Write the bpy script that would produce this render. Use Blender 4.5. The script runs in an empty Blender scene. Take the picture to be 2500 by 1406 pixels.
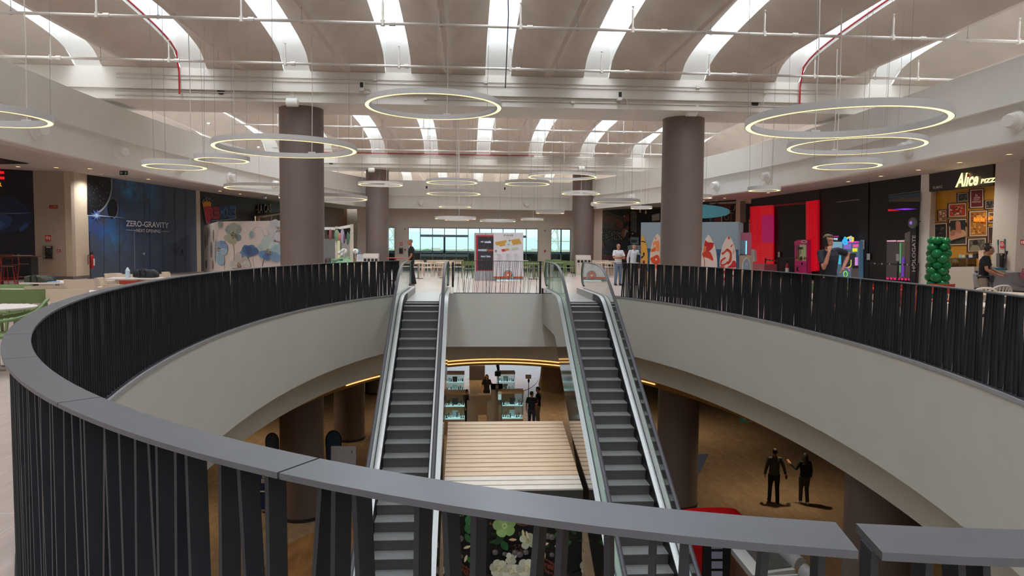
import bpy, bmesh, math, random
from mathutils import Vector, Matrix
random.seed(7)
SC = bpy.context.scene
COL = SC.collection
R_ = math.radians
# ------------------------------------------------------------------ camera, world, exposure
FPX, PITCH, ROLL, YAW, EYE = 1720.0, 3.33, 0.5, 3.66, 1.5
cam = bpy.data.cameras.new('camera')
cam.sensor_width = 36.0
cam.lens = 36.0*FPX/2500.0
cam.clip_start, cam.clip_end = 0.05, 9000
camo = bpy.data.objects.new('camera', cam)
COL.objects.link(camo)
CAMR = Matrix.Rotation(R_(-YAW), 3, 'Z') @ Matrix.Rotation(R_(90-PITCH), 3, 'X') @ Matrix.Rotation(R_(ROLL), 3, 'Z')
camo.matrix_world = Matrix.Translation((0, 0, EYE)) @ CAMR.to_4x4()
SC.camera = camo
SC.view_settings.view_transform = 'Standard'
SC.view_settings.look = 'None'
SC.view_settings.gamma = 1.0
SC.view_settings.exposure = 0.0
SC.view_settings.use_curve_mapping = False
W = bpy.data.worlds.new('sky')
SC.world = W
W.use_nodes = True
bg = W.node_tree.nodes['Background']
bg.inputs[0].default_value = (0.80, 0.90, 1.0, 1)
bg.inputs[1].default_value = 1.7
LOWK = 2.4
GALK = 1.0
SKY_E = 390.0            # watts per skylight strip of daylight
def area_light(name, loc, sx, sy, power, color=(1, 1, 1), rot=(0, 0, 0), spread=180):
    l = bpy.data.lights.new(name, 'AREA')
    l.shape = 'RECTANGLE'; l.size = sx; l.size_y = sy; l.energy = power; l.color = color
    l.spread = R_(spread)
    o = bpy.data.objects.new(name, l); COL.objects.link(o)
    o.location = loc; o.rotation_euler = rot
    return o
# roof grid shared by skylights and their daylight
SKX = [0.85 + 2.8*k for k in range(-5, 6)]
BAYS = [(-15.6, 1.6), (3.6, 20.3), (22.3, 38.5), (41.0, 57.0)]
for bi, (ya, yb) in enumerate(BAYS):
    for x in SKX:
        area_light('skylight_daylight', (x, (ya+yb)/2, 8.05), 0.62, yb-ya-1.6, SKY_E*(1.0 if bi else 1.5), (0.93, 0.97, 1.0))
# daylight through the window wall at the far end
area_light('window_daylight', (0.7, 44.6, 1.6), 12.0, 2.6, 260, (0.88, 0.95, 1.0), (R_(90), 0, R_(180)))

# ------------------------------------------------------------------ pixel rays (photo frame 2500x1406) -> points in the building
def ray(px, py):
    return CAMR @ Vector(((px-1250)/FPX, (703-py)/FPX, -1.0))
EYEV = Vector((0, 0, EYE))
def gz(px, py, z=0.0):
    d = ray(px, py); return EYEV + d*((z-EYE)/d.z)
def aty(px, py, y):
    d = ray(px, py); return EYEV + d*(y/d.y)
def atx(px, py, x):
    d = ray(px, py); return EYEV + d*(x/d.x)
# ------------------------------------------------------------------ materials
def lin(c):
    c = c/255.0
    return c/12.92 if c <= 0.04045 else ((c+0.055)/1.055)**2.4
def rgb(t): return tuple(lin(v) for v in t)+(1.0,)
MATS = {}
def mat(name, col, rough=0.55, metal=0.0, var=0.06, scale=6.0, emit=None, est=1.0, bump=0.0, spec=0.5, stretch=(1, 1, 1)):
    if name in MATS: return MATS[name]
    m = bpy.data.materials.new(name); m.use_nodes = True
    nt = m.node_tree; b = nt.nodes['Principled BSDF']
    b.inputs['Roughness'].default_value = rough
    b.inputs['Metallic'].default_value = metal
    b.inputs['Specular IOR Level'].default_value = spec
    c = rgb(col)
    tc = nt.nodes.new('ShaderNodeTexCoord'); mp = nt.nodes.new('ShaderNodeMapping')
    mp.inputs['Scale'].default_value = stretch
    nz = nt.nodes.new('ShaderNodeTexNoise'); nz.inputs['Scale'].default_value = scale; nz.inputs['Detail'].default_value = 4
    rp = nt.nodes.new('ShaderNodeValToRGB')
    rp.color_ramp.elements[0].position = 0.3; rp.color_ramp.elements[1].position = 0.7
    rp.color_ramp.elements[0].color = tuple(max(0, v*(1-var)) for v in c[:3])+(1,)
    rp.color_ramp.elements[1].color = tuple(min(1, v*(1+var)) for v in c[:3])+(1,)
    nt.links.new(tc.outputs['Object'], mp.inputs['Vector'])
    nt.links.new(mp.outputs['Vector'], nz.inputs['Vector'])
    nt.links.new(nz.outputs['Fac'], rp.inputs['Fac'])
    nt.links.new(rp.outputs['Color'], b.inputs['Base Color'])
    if bump:
        bp = nt.nodes.new('ShaderNodeBump'); bp.inputs['Strength'].default_value = bump; bp.inputs['Distance'].default_value = 0.02
        nt.links.new(nz.outputs['Fac'], bp.inputs['Height']); nt.links.new(bp.outputs['Normal'], b.inputs['Normal'])
    if emit:
        b.inputs['Emission Color'].default_value = rgb(emit); b.inputs['Emission Strength'].default_value = est
    MATS[name] = m
    return m
def brickmat(name, c1, c2, mortar, bw, bh, ms=0.004, rough=0.4, axis='xy', off=0.5, grain=0.0, bump=0.0, gs=(1, 1, 1)):
    m = bpy.data.materials.new(name); m.use_nodes = True
    nt = m.node_tree; b = nt.nodes['Principled BSDF']; b.inputs['Roughness'].default_value = rough
    g = nt.nodes.new('ShaderNodeNewGeometry'); sep = nt.nodes.new('ShaderNodeSeparateXYZ'); cmb = nt.nodes.new('ShaderNodeCombineXYZ')
    nt.links.new(g.outputs['Position'], sep.inputs[0])
    nt.links.new(sep.outputs[axis[0].upper()], cmb.inputs['X']); nt.links.new(sep.outputs[axis[1].upper()], cmb.inputs['Y'])
    br = nt.nodes.new('ShaderNodeTexBrick'); br.offset = off
    br.inputs['Color1'].default_value = rgb(c1); br.inputs['Color2'].default_value = rgb(c2); br.inputs['Mortar'].default_value = rgb(mortar)
    br.inputs['Scale'].default_value = 1.0; br.inputs['Mortar Size'].default_value = ms
    br.inputs['Brick Width'].default_value = bw; br.inputs['Row Height'].default_value = bh
    nt.links.new(cmb.outputs[0], br.inputs['Vector'])
    out = br.outputs['Color']
    if grain:
        mp = nt.nodes.new('ShaderNodeMapping'); mp.inputs['Scale'].default_value = gs
        nz = nt.nodes.new('ShaderNodeTexNoise'); nz.inputs['Scale'].default_value = 3; nz.inputs['Detail'].default_value = 6
        nt.links.new(g.outputs['Position'], mp.inputs[0]); nt.links.new(mp.outputs[0], nz.inputs['Vector'])
        rp = nt.nodes.new('ShaderNodeValToRGB'); rp.color_ramp.elements[0].position = .35; rp.color_ramp.elements[1].position = .65
        rp.color_ramp.elements[0].color = (1-grain,)*3+(1,); rp.color_ramp.elements[1].color = (1, 1, 1, 1)
        mx = nt.nodes.new('ShaderNodeMix'); mx.data_type = 'RGBA'; mx.blend_type = 'MULTIPLY'; mx.inputs[0].default_value = 1
        nt.links.new(nz.outputs['Fac'], rp.inputs[0]); nt.links.new(br.outputs['Color'], mx.inputs[6]); nt.links.new(rp.outputs[0], mx.inputs[7])
        out = mx.outputs[2]
    nt.links.new(out, b.inputs['Base Color'])
    MATS[name] = m
    return m
def glassmat(name, tint, refl=0.12, rough=0.02, fr=0.6):
    m = bpy.data.materials.new(name); m.use_nodes = True
    nt = m.node_tree; nt.nodes.clear()
    o = nt.nodes.new('ShaderNodeOutputMaterial'); mx = nt.nodes.new('ShaderNodeMixShader')
    t = nt.nodes.new('ShaderNodeBsdfTransparent'); t.inputs[0].default_value = rgb(tint)
    gl = nt.nodes.new('ShaderNodeBsdfGlossy'); gl.inputs['Roughness'].default_value = rough
    lw = nt.nodes.new('ShaderNodeLayerWeight'); lw.inputs[0].default_value = 0.25
    ma = nt.nodes.new('ShaderNodeMath'); ma.operation = 'MULTIPLY_ADD'; ma.inputs[1].default_value = fr; ma.inputs[2].default_value = refl*0.4
    nt.links.new(lw.outputs['Fresnel'], ma.inputs[0]); nt.links.new(ma.outputs[0], mx.inputs[0])
    nt.links.new(t.outputs[0], mx.inputs[1]); nt.links.new(gl.outputs[0], mx.inputs[2]); nt.links.new(mx.outputs[0], o.inputs[0])
    MATS[name] = m
    return m
def emis(name, col, st=1.0):
    return mat(name, (20, 20, 20), 0.5, emit=col, est=st)
white = mat('white_paint', (232, 229, 222), 0.6, var=.025, scale=1.5)
cream = mat('cream_wall', (206, 192, 172), 0.65, var=.03, scale=2)
fasc = mat('fascia_plaster', (226, 222, 212), 0.55, var=.02, scale=1.2)
concrete = mat('roof_concrete', (206, 192, 178), 0.75, var=.06, scale=1.4, bump=.05)
beamw = mat('beam_paint', (226, 219, 208), 0.65, var=.03, scale=1.5)
ceilm = mat('gallery_ceiling_paint', (206, 198, 192), 0.7, var=.02)
taupe = mat('column_taupe', (122, 106, 99), 0.5, var=.03, scale=1.5)
dkmetal = mat('graphite_metal', (58, 62, 68), 0.42, metal=0.3, var=.08, scale=20)
capm = mat('handrail_cap', (88, 90, 95), 0.38, metal=0.25, var=.05, scale=14)
blackp = mat('black_paint', (22, 22, 24), 0.5)
steel = mat('brushed_steel', (172, 172, 171), 0.42, metal=0.75, var=.05, scale=3, stretch=(1, 20, 20))
mirror = mat('polished_cladding', (150, 146, 138), 0.07, metal=0.95, var=.03, scale=2)
rubber = mat('black_rubber', (52, 50, 56), 0.45)
pipew = mat('pipe_white', (214, 206, 196), 0.45)
redp = mat('red_pipe', (176, 24, 36), 0.4)
goldm = mat('gold_panel', (178, 138, 78), 0.3, metal=0.5, var=.05)
goldl = mat('gold_light_strip', (230, 190, 110), 0.3, emit=(255, 216, 140), est=1.1)
lampw = mat('lamp_white', (205, 202, 200), 0.5, var=.02)
lampe = mat('lamp_diffuser', (250, 230, 180), 0.5, emit=(255, 228, 150), est=2.3)
downl = mat('downlight_lens', (250, 230, 190), 0.4, emit=(255, 222, 170), est=4)
paper = mat('white_sheet', (232, 232, 230), 0.6, var=.02)
skyglass = glassmat('skylight_sheet', (246, 250, 255), .0, .3, .06)
clear = glassmat('clear_glass', (235, 246, 240), .12)
balglass = glassmat('balustrade_glass', (214, 232, 222), .25)
glassedge = mat('glass_edge', (170, 225, 205), 0.2, var=.1)
# ------------------------------------------------------------------ mesh builder
class MB:
    def __init__(s): s.v = []; s.f = []; s.m = []
    def add(s, vs, fs, mi=0):
        o = len(s.v); s.v += [tuple(p) for p in vs]
        for f in fs: s.f.append([o+i for i in f]); s.m.append(mi)
    def bx(s, x0, x1, y0, y1, z0, z1, mi=0):
        s.add([(x0, y0, z0), (x1, y0, z0), (x1, y1, z0), (x0, y1, z0), (x0, y0, z1), (x1, y0, z1), (x1, y1, z1), (x0, y1, z1)],
              [(0, 3, 2, 1), (4, 5, 6, 7), (0, 1, 5, 4), (1, 2, 6, 5), (2, 3, 7, 6), (3, 0, 4, 7)], mi)
    def cb(s, c, d, rz=0.0, mi=0, tilt=0.0):
        M_ = Matrix.Translation(c) @ Matrix.Rotation(rz, 4, 'Z') @ Matrix.Rotation(tilt, 4, 'X')
        h = [v/2 for v in d]
        P = [M_ @ Vector((sx*h[0], sy*h[1], sz*h[2])) for sz in (-1, 1) for sy in (-1, 1) for sx in (-1, 1)]
        s.add(P, [(0, 2, 3, 1), (4, 5, 7, 6), (0, 1, 5, 4), (1, 3, 7, 5), (3, 2, 6, 7), (2, 0, 4, 6)], mi)
    def bar(s, p0, p1, w, d, side, mi=0):
        p0, p1, side = Vector(p0), Vector(p1), Vector(side).normalized()
        ax = (p1-p0).normalized(); o = ax.cross(side).normalized()
        P = [p+side*(a*w/2)+o*(b*d/2) for p in (p0, p1) for a, b in ((-1, -1), (1, -1), (1, 1), (-1, 1))]
        s.add(P, [(3, 2, 1, 0), (4, 5, 6, 7), (0, 1, 5, 4), (1, 2, 6, 5), (2, 3, 7, 6), (3, 0, 4, 7)], mi)
    def tube(s, pts, r, n=8, mi=0, closed=False, cap=True, sq=1.0):
        pts = [Vector(p) for p in pts]; N = len(pts)
        rs = r if isinstance(r, (list, tuple)) else [r]*N
        rings = []; up = None
        for i, p in enumerate(pts):
            a = pts[(i-1) % N] if (closed or i) else p
            b = pts[(i+1) % N] if (closed or i < N-1) else p
            t = (b-a).normalized()
            if up is None:
                up = Vector((0, 0, 1)) if abs(t.z) < .9 else Vector((1, 0, 0))
            u = (up - t*up.dot(t))
            if u.length < 1e-4: u = t.orthogonal()
            u.normalize(); up = u; w = t.cross(u)
            rings.append([p+u*(rs[i]*sq*math.cos(q))+w*(rs[i]*math.sin(q)) for q in [2*math.pi*j/n for j in range(n)]])
        vs = [v for g in rings for v in g]; fs = []
        for i in range(N if closed else N-1):
            k = (i+1) % N
            for j in range(n): fs.append((i*n+j, i*n+(j+1) % n, k*n+(j+1) % n, k*n+j))
        if cap and not closed:
            fs.append(tuple(range(n))[::-1]); fs.append(tuple((N-1)*n+j for j in range(n)))
        s.add(vs, fs, mi)
    def lathe(s, c, prof, n=20, mi=0, M_=None):
        c = Vector(c); vs = []; fs = []
        for r, z in prof:
            for j in range(n):
                q = Vector((r*math.cos(2*math.pi*j/n), r*math.sin(2*math.pi*j/n), z))
                vs.append(c+(M_ @ q if M_ else q))
        for i in range(len(prof)-1):
            for j in range(n): fs.append((i*n+j, i*n+(j+1) % n, (i+1)*n+(j+1) % n, (i+1)*n+j))
        if prof[0][0] > 1e-4: fs.append(tuple(range(n))[::-1])
        if prof[-1][0] > 1e-4: fs.append(tuple((len(prof)-1)*n+j for j in range(n)))
        s.add(vs, fs, mi)
    def ell(s, c, r, n=12, k=8, mi=0, M_=None):
        c = Vector(c); vs = []; fs = []
        for i in range(k+1):
            a = math.pi*i/k
            for j in range(n):
                q = Vector((r[0]*math.sin(a)*math.cos(2*math.pi*j/n), r[1]*math.sin(a)*math.sin(2*math.pi*j/n), -r[2]*math.cos(a)))
                vs.append(c+(M_ @ q if M_ else q))
        for i in range(k):
            for j in range(n): fs.append((i*n+j, i*n+(j+1) % n, (i+1)*n+(j+1) % n, (i+1)*n+j))
        s.add(vs, fs, mi)
    def prism(s, pts, off, mi=0):
        pts = [Vector(p) for p in pts]; off = Vector(off); n = len(pts)
        s.add(pts+[p+off for p in pts], [tuple(range(n))[::-1], tuple(range(n, 2*n))]+[(i, (i+1) % n, n+(i+1) % n, n+i) for i in range(n)], mi)
    def strip(s, A, B, mi=0, closed=False):
        n = len(A); fs = []
        for i in range(n if closed else n-1):
            k = (i+1) % n; fs.append((i, k, n+k, n+i))
        s.add(list(A)+list(B), fs, mi)
    def obj(s, name, mats, parent=None, smooth=35, world=True, kind=None):
        me = bpy.data.meshes.new(name)
        vs = s.v
        if parent is not None and world and parent.location.length > 0:
            L = parent.location
            p2 = parent.parent
            vs = [(v[0]-L.x, v[1]-L.y, v[2]-L.z) for v in vs] if p2 is None else vs
        if parent is not None and world and parent.parent is not None:
            L = parent.parent.location
            vs = [(v[0]-L.x, v[1]-L.y, v[2]-L.z) for v in s.v]
        me.from_pydata(vs, [], s.f)
        if not isinstance(mats, (list, tuple)): mats = [mats]
        for m in mats: me.materials.append(m)
        me.polygons.foreach_set('material_index', s.m)
        bm = bmesh.new(); bm.from_mesh(me)
        bmesh.ops.remove_doubles(bm, verts=bm.verts, dist=1e-5)
        bmesh.ops.recalc_face_normals(bm, faces=bm.faces)
        bm.to_mesh(me); bm.free()
        if smooth:
            me.shade_smooth(); me.set_sharp_from_angle(angle=R_(smooth))
        me.update()
        o = bpy.data.objects.new(name, me); COL.objects.link(o)
        if parent is not None: o.parent = parent
        if kind: o['kind'] = kind
        return o
def tag(o, label, cat, group=None):
    o['label'] = label; o['category'] = cat
    if group: o['group'] = group
    return o
def thing(name, label, cat, loc=(0, 0, 0), rz=0.0, group=None):
    o = bpy.data.objects.new(name, None); COL.objects.link(o)
    o.empty_display_size = .2; o.location = loc; o.rotation_euler = (0, 0, rz)
    return tag(o, label, cat, group)
def struct(name, mb, mats, smooth=35):
    o = mb.obj(name, mats, None, smooth); o['kind'] = 'structure'
    return o
def dup(root, loc, rz=0.0, label=None, sc=None):
    r = root.copy(); COL.objects.link(r); r.location = loc; r.rotation_euler = (0, 0, rz)
    if sc: r.scale = (sc, sc, sc)
    if label: r['label'] = label
    for ch in list(root.children):
        c = ch.copy(); COL.objects.link(c); c.parent = r
        for g in ch.children:
            d = g.copy(); COL.objects.link(d); d.parent = c
    return r
def spline(pts, n=8, closed=True):
    P = [Vector(p) if len(p) == 3 else Vector((p[0], p[1], 0)) for p in pts]; out = []; N = len(P)
    for i in range(N if closed else N-1):
        if closed: p0, p1, p2, p3 = P[i-1], P[i], P[(i+1) % N], P[(i+2) % N]
        else: p0, p1, p2, p3 = P[max(i-1, 0)], P[i], P[i+1], P[min(i+2, N-1)]
        for k in range(n):
            t = k/n
            out.append(.5*((2*p1)+(p2-p0)*t+(2*p0-5*p1+4*p2-p3)*t*t+(3*p1-p0-3*p2+p3)*t**3))
    if not closed: out.append(P[-1])
    return [(v.x, v.y, v.z) for v in out] if len(pts[0]) == 3 else [(v.x, v.y) for v in out]
# ------------------------------------------------------------------ vertical planes (shop fronts, panels) with photo-frame lookup
class VPl:
    def __init__(s, a, b):
        s.a = Vector((a[0], a[1], 0)); s.b = Vector((b[0], b[1], 0))
        s.t = (s.b-s.a).normalized(); n = Vector((s.t.y, -s.t.x, 0))
        if n.dot(EYEV-s.a) < 0: n = -n
        s.n = n
    def px(s, x, y, off=0.0):
        d = ray(x, y); k = (s.a+s.n*off-EYEV).dot(s.n)/d.dot(s.n)
        return EYEV+d*k
    def poly(s, mb, pts, off=0.004, th=0.003, mi=0):
        P = [s.px(x, y, off) for x, y in pts]
        mb.prism(P, -s.n*th, mi)
    def pt(s, u, z, off=0.0):
        return s.a+s.t*u+s.n*off+Vector((0, 0, z))
def text_geo(body, ext=0.0, shear=0.0, bold=0.0):
    c = bpy.data.curves.new('lettering', 'FONT'); c.body = body; c.extrude = ext; c.shear = shear; c.offset = bold
    c.resolution_u = 3
    o = bpy.data.objects.new('lettering', c); COL.objects.link(o)
    dg = bpy.context.evaluated_depsgraph_get(); dg.update()
    me = bpy.data.meshes.new_from_object(o.evaluated_get(dg))
    V = [tuple(v.co) for v in me.vertices]; F_ = [tuple(p.vertices) for p in me.polygons]
    bpy.data.objects.remove(o); bpy.data.curves.remove(c); bpy.data.meshes.remove(me)
    return V, F_
def text_on(mb, pl, body, quad, off=0.006, mi=0, shear=0.0, bold=0.0, depth=0.0):
    # quad = (x0, ytop0, ybot0, x1, ytop1, ybot1) in photo pixels on plane pl
    V, F_ = text_geo(body, 0.01 if depth else 0.0, shear, bold)
    xs = [v[0] for v in V]; ys = [v[1] for v in V]
    a, b, c, d = min(xs), max(xs), min(ys), max(ys)
    x0, t0, b0, x1, t1, b1 = quad; out = []
    for v in V:
        u = (v[0]-a)/(b-a); w = (v[1]-c)/(d-c)
        top = t0+(t1-t0)*u; bot = b0+(b1-b0)*u
        o_ = off+(depth if v[2] > 0.001 else 0.0)
        out.append(pl.px(x0+(x1-x0)*u, bot+(top-bot)*w, o_))
    mb.add(out, F_, mi)
def ellpts(cx, cy, rx, ry, n=24, a0=0.0, a1=2*math.pi, rot=0.0):
    o = []
    full = abs(a1-a0-2*math.pi) < 1e-6
    for i in range(n if full else n+1):
        a = a0+(a1-a0)*i/n; x, y = rx*math.cos(a), ry*math.sin(a)
        o.append((cx+x*math.cos(rot)-y*math.sin(rot), cy+x*math.sin(rot)+y*math.cos(rot)))
    return o
# ================================================================== SETTING: floors, void, columns, beams, roof
CX, CY, EA, EB, YCUT = 1.1, 12.7, 5.2, 11.65, 22.6
ZL, ZC = -6.6, 4.43          # lower floor, gallery ceiling
def ellp(t, e=0.0, z=0.0):
    return (CX+(EA+e)*math.cos(t), CY+(EB+e)*math.sin(t), z)
def void_loop(angs, e=0.0, z=0.0, cut=None):
    out = []
    for t in angs:
        c, s = math.cos(t), math.sin(t)
        r = 1/math.sqrt((c/(EA+e))**2+(s/(EB+e))**2)
        if cut is not None and s > 0: r = min(r, (cut-CY)/s)
        out.append((CX+r*c, CY+r*s, z))
    return out
ANG = [2*math.pi*i/180 for i in range(180)]
cutx = EA*math.sqrt(1-((YCUT-CY)/EB)**2)
ANG += [math.atan2(YCUT-CY, cutx), math.atan2(YCUT-CY, -cutx)]
XA, XB, YA, YB = -24.0, 26.0, -16.0, 58.0
ANG += [math.atan2(y-CY, x-CX) % (2*math.pi) for x in (XA, XB) for y in (YA, YB)]
ANG = sorted(set(ANG))
def rect_loop(angs, z):
    out = []
    for t in angs:
        c, s = math.cos(t), math.sin(t); k = 1e9
        if c > 1e-9: k = min(k, (XB-CX)/c)
        if c < -1e-9: k = min(k, (XA-CX)/c)
        if s > 1e-9: k = min(k, (YB-CY)/s)
        if s < -1e-9: k = min(k, (YA-CY)/s)
        out.append((CX+k*c, CY+k*s, z))
    return out
floorm = brickmat('pale_wood_tile', (208, 188, 178), (200, 179, 169), (220, 206, 198), 1.6, 0.8, 0.006, 0.28, 'yx', 0.5, 0.16, gs=(6, .7, 1))
lfloorm = brickmat('lower_stone_tile', (176, 152, 126), (168, 144, 118), (188, 164, 138), 1.2, 0.6, 0.008, 0.22, 'yx', 0.5, 0.2, gs=(2, .7, 1))
mb = MB(); mb.strip(void_loop(ANG, .0, 0, YCUT), rect_loop(ANG, 0), closed=True); struct('floor', mb, floorm, 0)
mb = MB(); mb.bx(XA, XB, YA, YB, ZL-.2, ZL); struct('floor_lower', mb, lfloorm, 0)
# orange-brown marble inlay on the lower floor
inlay = mat('marble_inlay', (168, 122, 74), 0.22, var=.3, scale=1.3, stretch=(3, .6, 1))
mb = MB()
P = [gz(x, y, ZL+.012) for x, y in ((640, 1406), (655, 1360), (700, 1330), (760, 1300), (850, 1278), (905, 1262), (890, 1406))]
mb.prism(P, (0, 0, .004)); struct('floor_inlay', mb, inlay, 0)
mb = MB(); mb.prism([(x, y, ZL+.012) for x, y in [(p.x, p.y) for p in [gz(a, b, ZL) for a, b in ellpts(1255, 915, 62, 42, 30)]]], (0, 0, .004))
struct('floor_inlay_far', mb, mat('rose_inlay', (176, 132, 116), 0.22, var=.1), 0)
mb = MB(); mb.prism([gz(x, y, ZL+.012) for x, y in ((1690, 1110), (1730, 1108), (1703, 1165), (1690, 1170))], (0, 0, .004))
struct('floor_inlay_blue', mb, mat('blue_inlay', (92, 112, 156), 0.3), 0)
# void edge: fascia, recessed second band, gold coffer band, lower ceiling
mb = MB(); mb.strip(void_loop(ANG, 0, 0, YCUT), void_loop(ANG, 0, -1.72, YCUT), closed=True)
mb.strip(void_loop(ANG, 0, -1.72, YCUT), void_loop(ANG, .4, -1.72), closed=True)
struct('wall_void_fascia', mb, fasc, 20)
mb = MB(); mb.strip(void_loop(ANG, .4, -1.72), void_loop(ANG, .4, -2.42), closed=True)
mb.strip(void_loop(ANG, .4, -2.42), void_loop(ANG, 1.15, -2.42), closed=True)
struct('wall_void_band', mb, fasc, 20)
mb = MB(); mb.strip(void_loop(ANG, 1.15, -2.42), void_loop(ANG, 1.15, -2.8), closed=True)
struct('trim_gold_band', mb, goldm, 20)
for k, zz in enumerate((-2.47, -2.585, -2.70)):
    mb = MB(); mb.tube([ellp(R_(a), 1.13, zz) for a in range(42, 139, 2)], 0.02, 6)
    tag(mb.obj('gold_light_strip', goldl), ('top', 'middle', 'lowest')[k]+' of the three curved gold light strips under the far balcony edge', 'light strip', 'gold light strips')
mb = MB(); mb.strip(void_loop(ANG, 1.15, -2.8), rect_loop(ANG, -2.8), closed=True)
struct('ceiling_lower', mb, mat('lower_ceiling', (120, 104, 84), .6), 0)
# metal edge trim on top of the fascia
TL, TRr = math.pi-math.asin((21.95-CY)/EB), math.asin((21.6-CY)/EB)   # ends of the balustrade (left, right)
def tpath(n=160):
    a0, a1 = TL, TRr+2*math.pi
    return [a0+(a1-a0)*i/(n-1) for i in range(n)]
TP = tpath(200)
mb = MB()
mb.strip([ellp(t, -.012, -.035) for t in TP], [ellp(t, -.012, .012) for t in TP]); mb.strip([ellp(t, -.012, .012) for t in TP], [ellp(t, .02, .012) for t in TP])
struct('trim_void_edge', mb, mat('edge_trim', (206, 206, 210), .35, metal=.5), 30)
# columns
UPC = [(-4.9, 21.4), (6.68, 21.75), (-5.05, 40.2), (6.7, 40.7)]
LOC = [(-4.9, 21.1), (6.68, 21.6), (-4.9, 29.6), (6.7, 30.4), (-4.95, 39), (6.7, 39), (7.5, 12.0), (-5.45, 12.0)]
for i, (x, y) in enumerate(UPC):
    mb = MB(); top = 5.52 if y < 30 else 5.75
    mb.lathe((x, y, 0), [(.635, 0), (.635, top)], 40); mb.lathe((x, y, 0), [(.648, 0), (.648, .1)], 40, 1)
    mb.bx(x-.12, x+.12, y-.655, y-.60, 2.6, 2.68, 2) if False else None
    struct('column', mb, [taupe, mat('column_skirt', (50, 46, 44), .5)], 40)
for x, y in LOC:
    mb = MB(); mb.lathe((x, y, 0), [(.635, ZL), (.635, -2.43)], 40); mb.lathe((x, y, 0), [(.65, ZL), (.65, ZL+.1)], 40, 1)
    struct('column_lower', mb, [taupe, MATS['column_skirt']], 40)
# transverse beams: a lower step and an upper step
for y0, y1, zb, zt in ((20.25, 22.3, 5.5, 6.32), (38.5, 41.0, 5.72, 6.45), (1.6, 3.6, 5.5, 6.32)):
    mb = MB(); mb.bx(-24, 26, y0+.12, y1-.12, zb, zt); mb.bx(-24, 26, y0, y1, zt-.55, zt+.02)
    struct('beam', mb, beamw, 0)
# roof: ribbed wing panels between skylights; the wing edges droop towards the beams
def fdrop(d): return .40*(1-math.exp(-d/.4))+.13*min(d, 4.5)*(1-.07*min(d, 4.5))
def roof_panel_mesh(L):
    mb = MB(); half = 2.8/2-.36; N = 36
    us = [-1, -.8, -.55, -.3, -.15, -.09, -.055, 0, .055, .09, .15, .3, .55, .8, 1]
    rows = []
    for i in range(N+1):
        q = .5-.5*math.cos(math.pi*i/N); y = q*L; d = min(y, L-y)
        ze = fdrop(d)
        row = []
        for u in us:
            a = abs(u)
            base = (ze-.05)*max(0, (a-.06)/.94)**1.15+.05
            if a < .06: base = -.06
            elif a < .1: base = .0
            if d < .35: base = base*(d/.35) if base > 0 else base*(d/.35)
            row.append((u*half, y, base))
        rows.append(row)
    n = len(us); vs = [p for r in rows for p in r]
    fs = [(i*n+j, i*n+j+1, (i+1)*n+j+1, (i+1)*n+j) for i in range(N) for j in range(n-1)]
    mb.add(vs, fs)
    return mb
def skylight_mesh(L):
    # curbs, end boards (mat 0) and barrel glazing (mat 1)
    c = MB(); g = MB(); w = .36; N = 36; K = 6
    ys = [(.5-.5*math.cos(math.pi*i/N))*L for i in range(N+1)]
    ze = [fdrop(min(y, L-y)) for y in ys]
    for sx in (-1, 1):
        c.strip([(sx*w, y, z) for y, z in zip(ys, ze)], [(sx*w*.92, y, z+.32) for y, z in zip(ys, ze)])
    prof = [(w*.92*math.cos(math.pi*k/K), .32+.13*math.sin(math.pi*k/K)) for k in range(K+1)]
    lo = [i for i, y in enumerate(ys) if .5 <= y <= L-.5]
    vs = []; fs = []
    for i in lo:
        for x, z in prof: vs.append((x, ys[i], ze[i]+z))
    for a in range(len(lo)-1):
        for k in range(K): fs.append((a*(K+1)+k, a*(K+1)+k+1, (a+1)*(K+1)+k+1, (a+1)*(K+1)+k))
    g.add(vs, fs)
    for yy, yi in ((0, lo[0]), (L, lo[-1])):
        top = [(x, ys[yi], ze[yi]+z) for x, z in prof]
        bot = [(x*1.05/.97, yy, -.02) for x, z in prof]
        c.strip(bot, top)
    return c, g
ROOFZ = [6.34, 6.34, 6.47, 6.6]
for bi, (ya, yb) in enumerate(BAYS):
    L = yb-ya
    pm = roof_panel_mesh(L); c, g = skylight_mesh(L)
    p0 = struct('roof_panel', pm, concrete, 40); p0.location = (SKX[0]-1.4, ya, ROOFZ[bi])
    s0 = struct('window_skylight', c, white, 40); s0.location = (SKX[0], ya, ROOFZ[bi])
    g0 = g.obj('skylight_pane', skyglass, s0, 40, world=False)
    for k, x in enumerate(SKX[1:]+[SKX[-1]+2.8]):
        o = p0.copy(); COL.objects.link(o); o.location = (x-1.4, ya, ROOFZ[bi])
        if k < len(SKX)-1:
            o = s0.copy(); COL.objects.link(o); o.location = (x, ya, ROOFZ[bi])
            q = g0.copy(); COL.objects.link(q); q.parent = o
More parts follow.
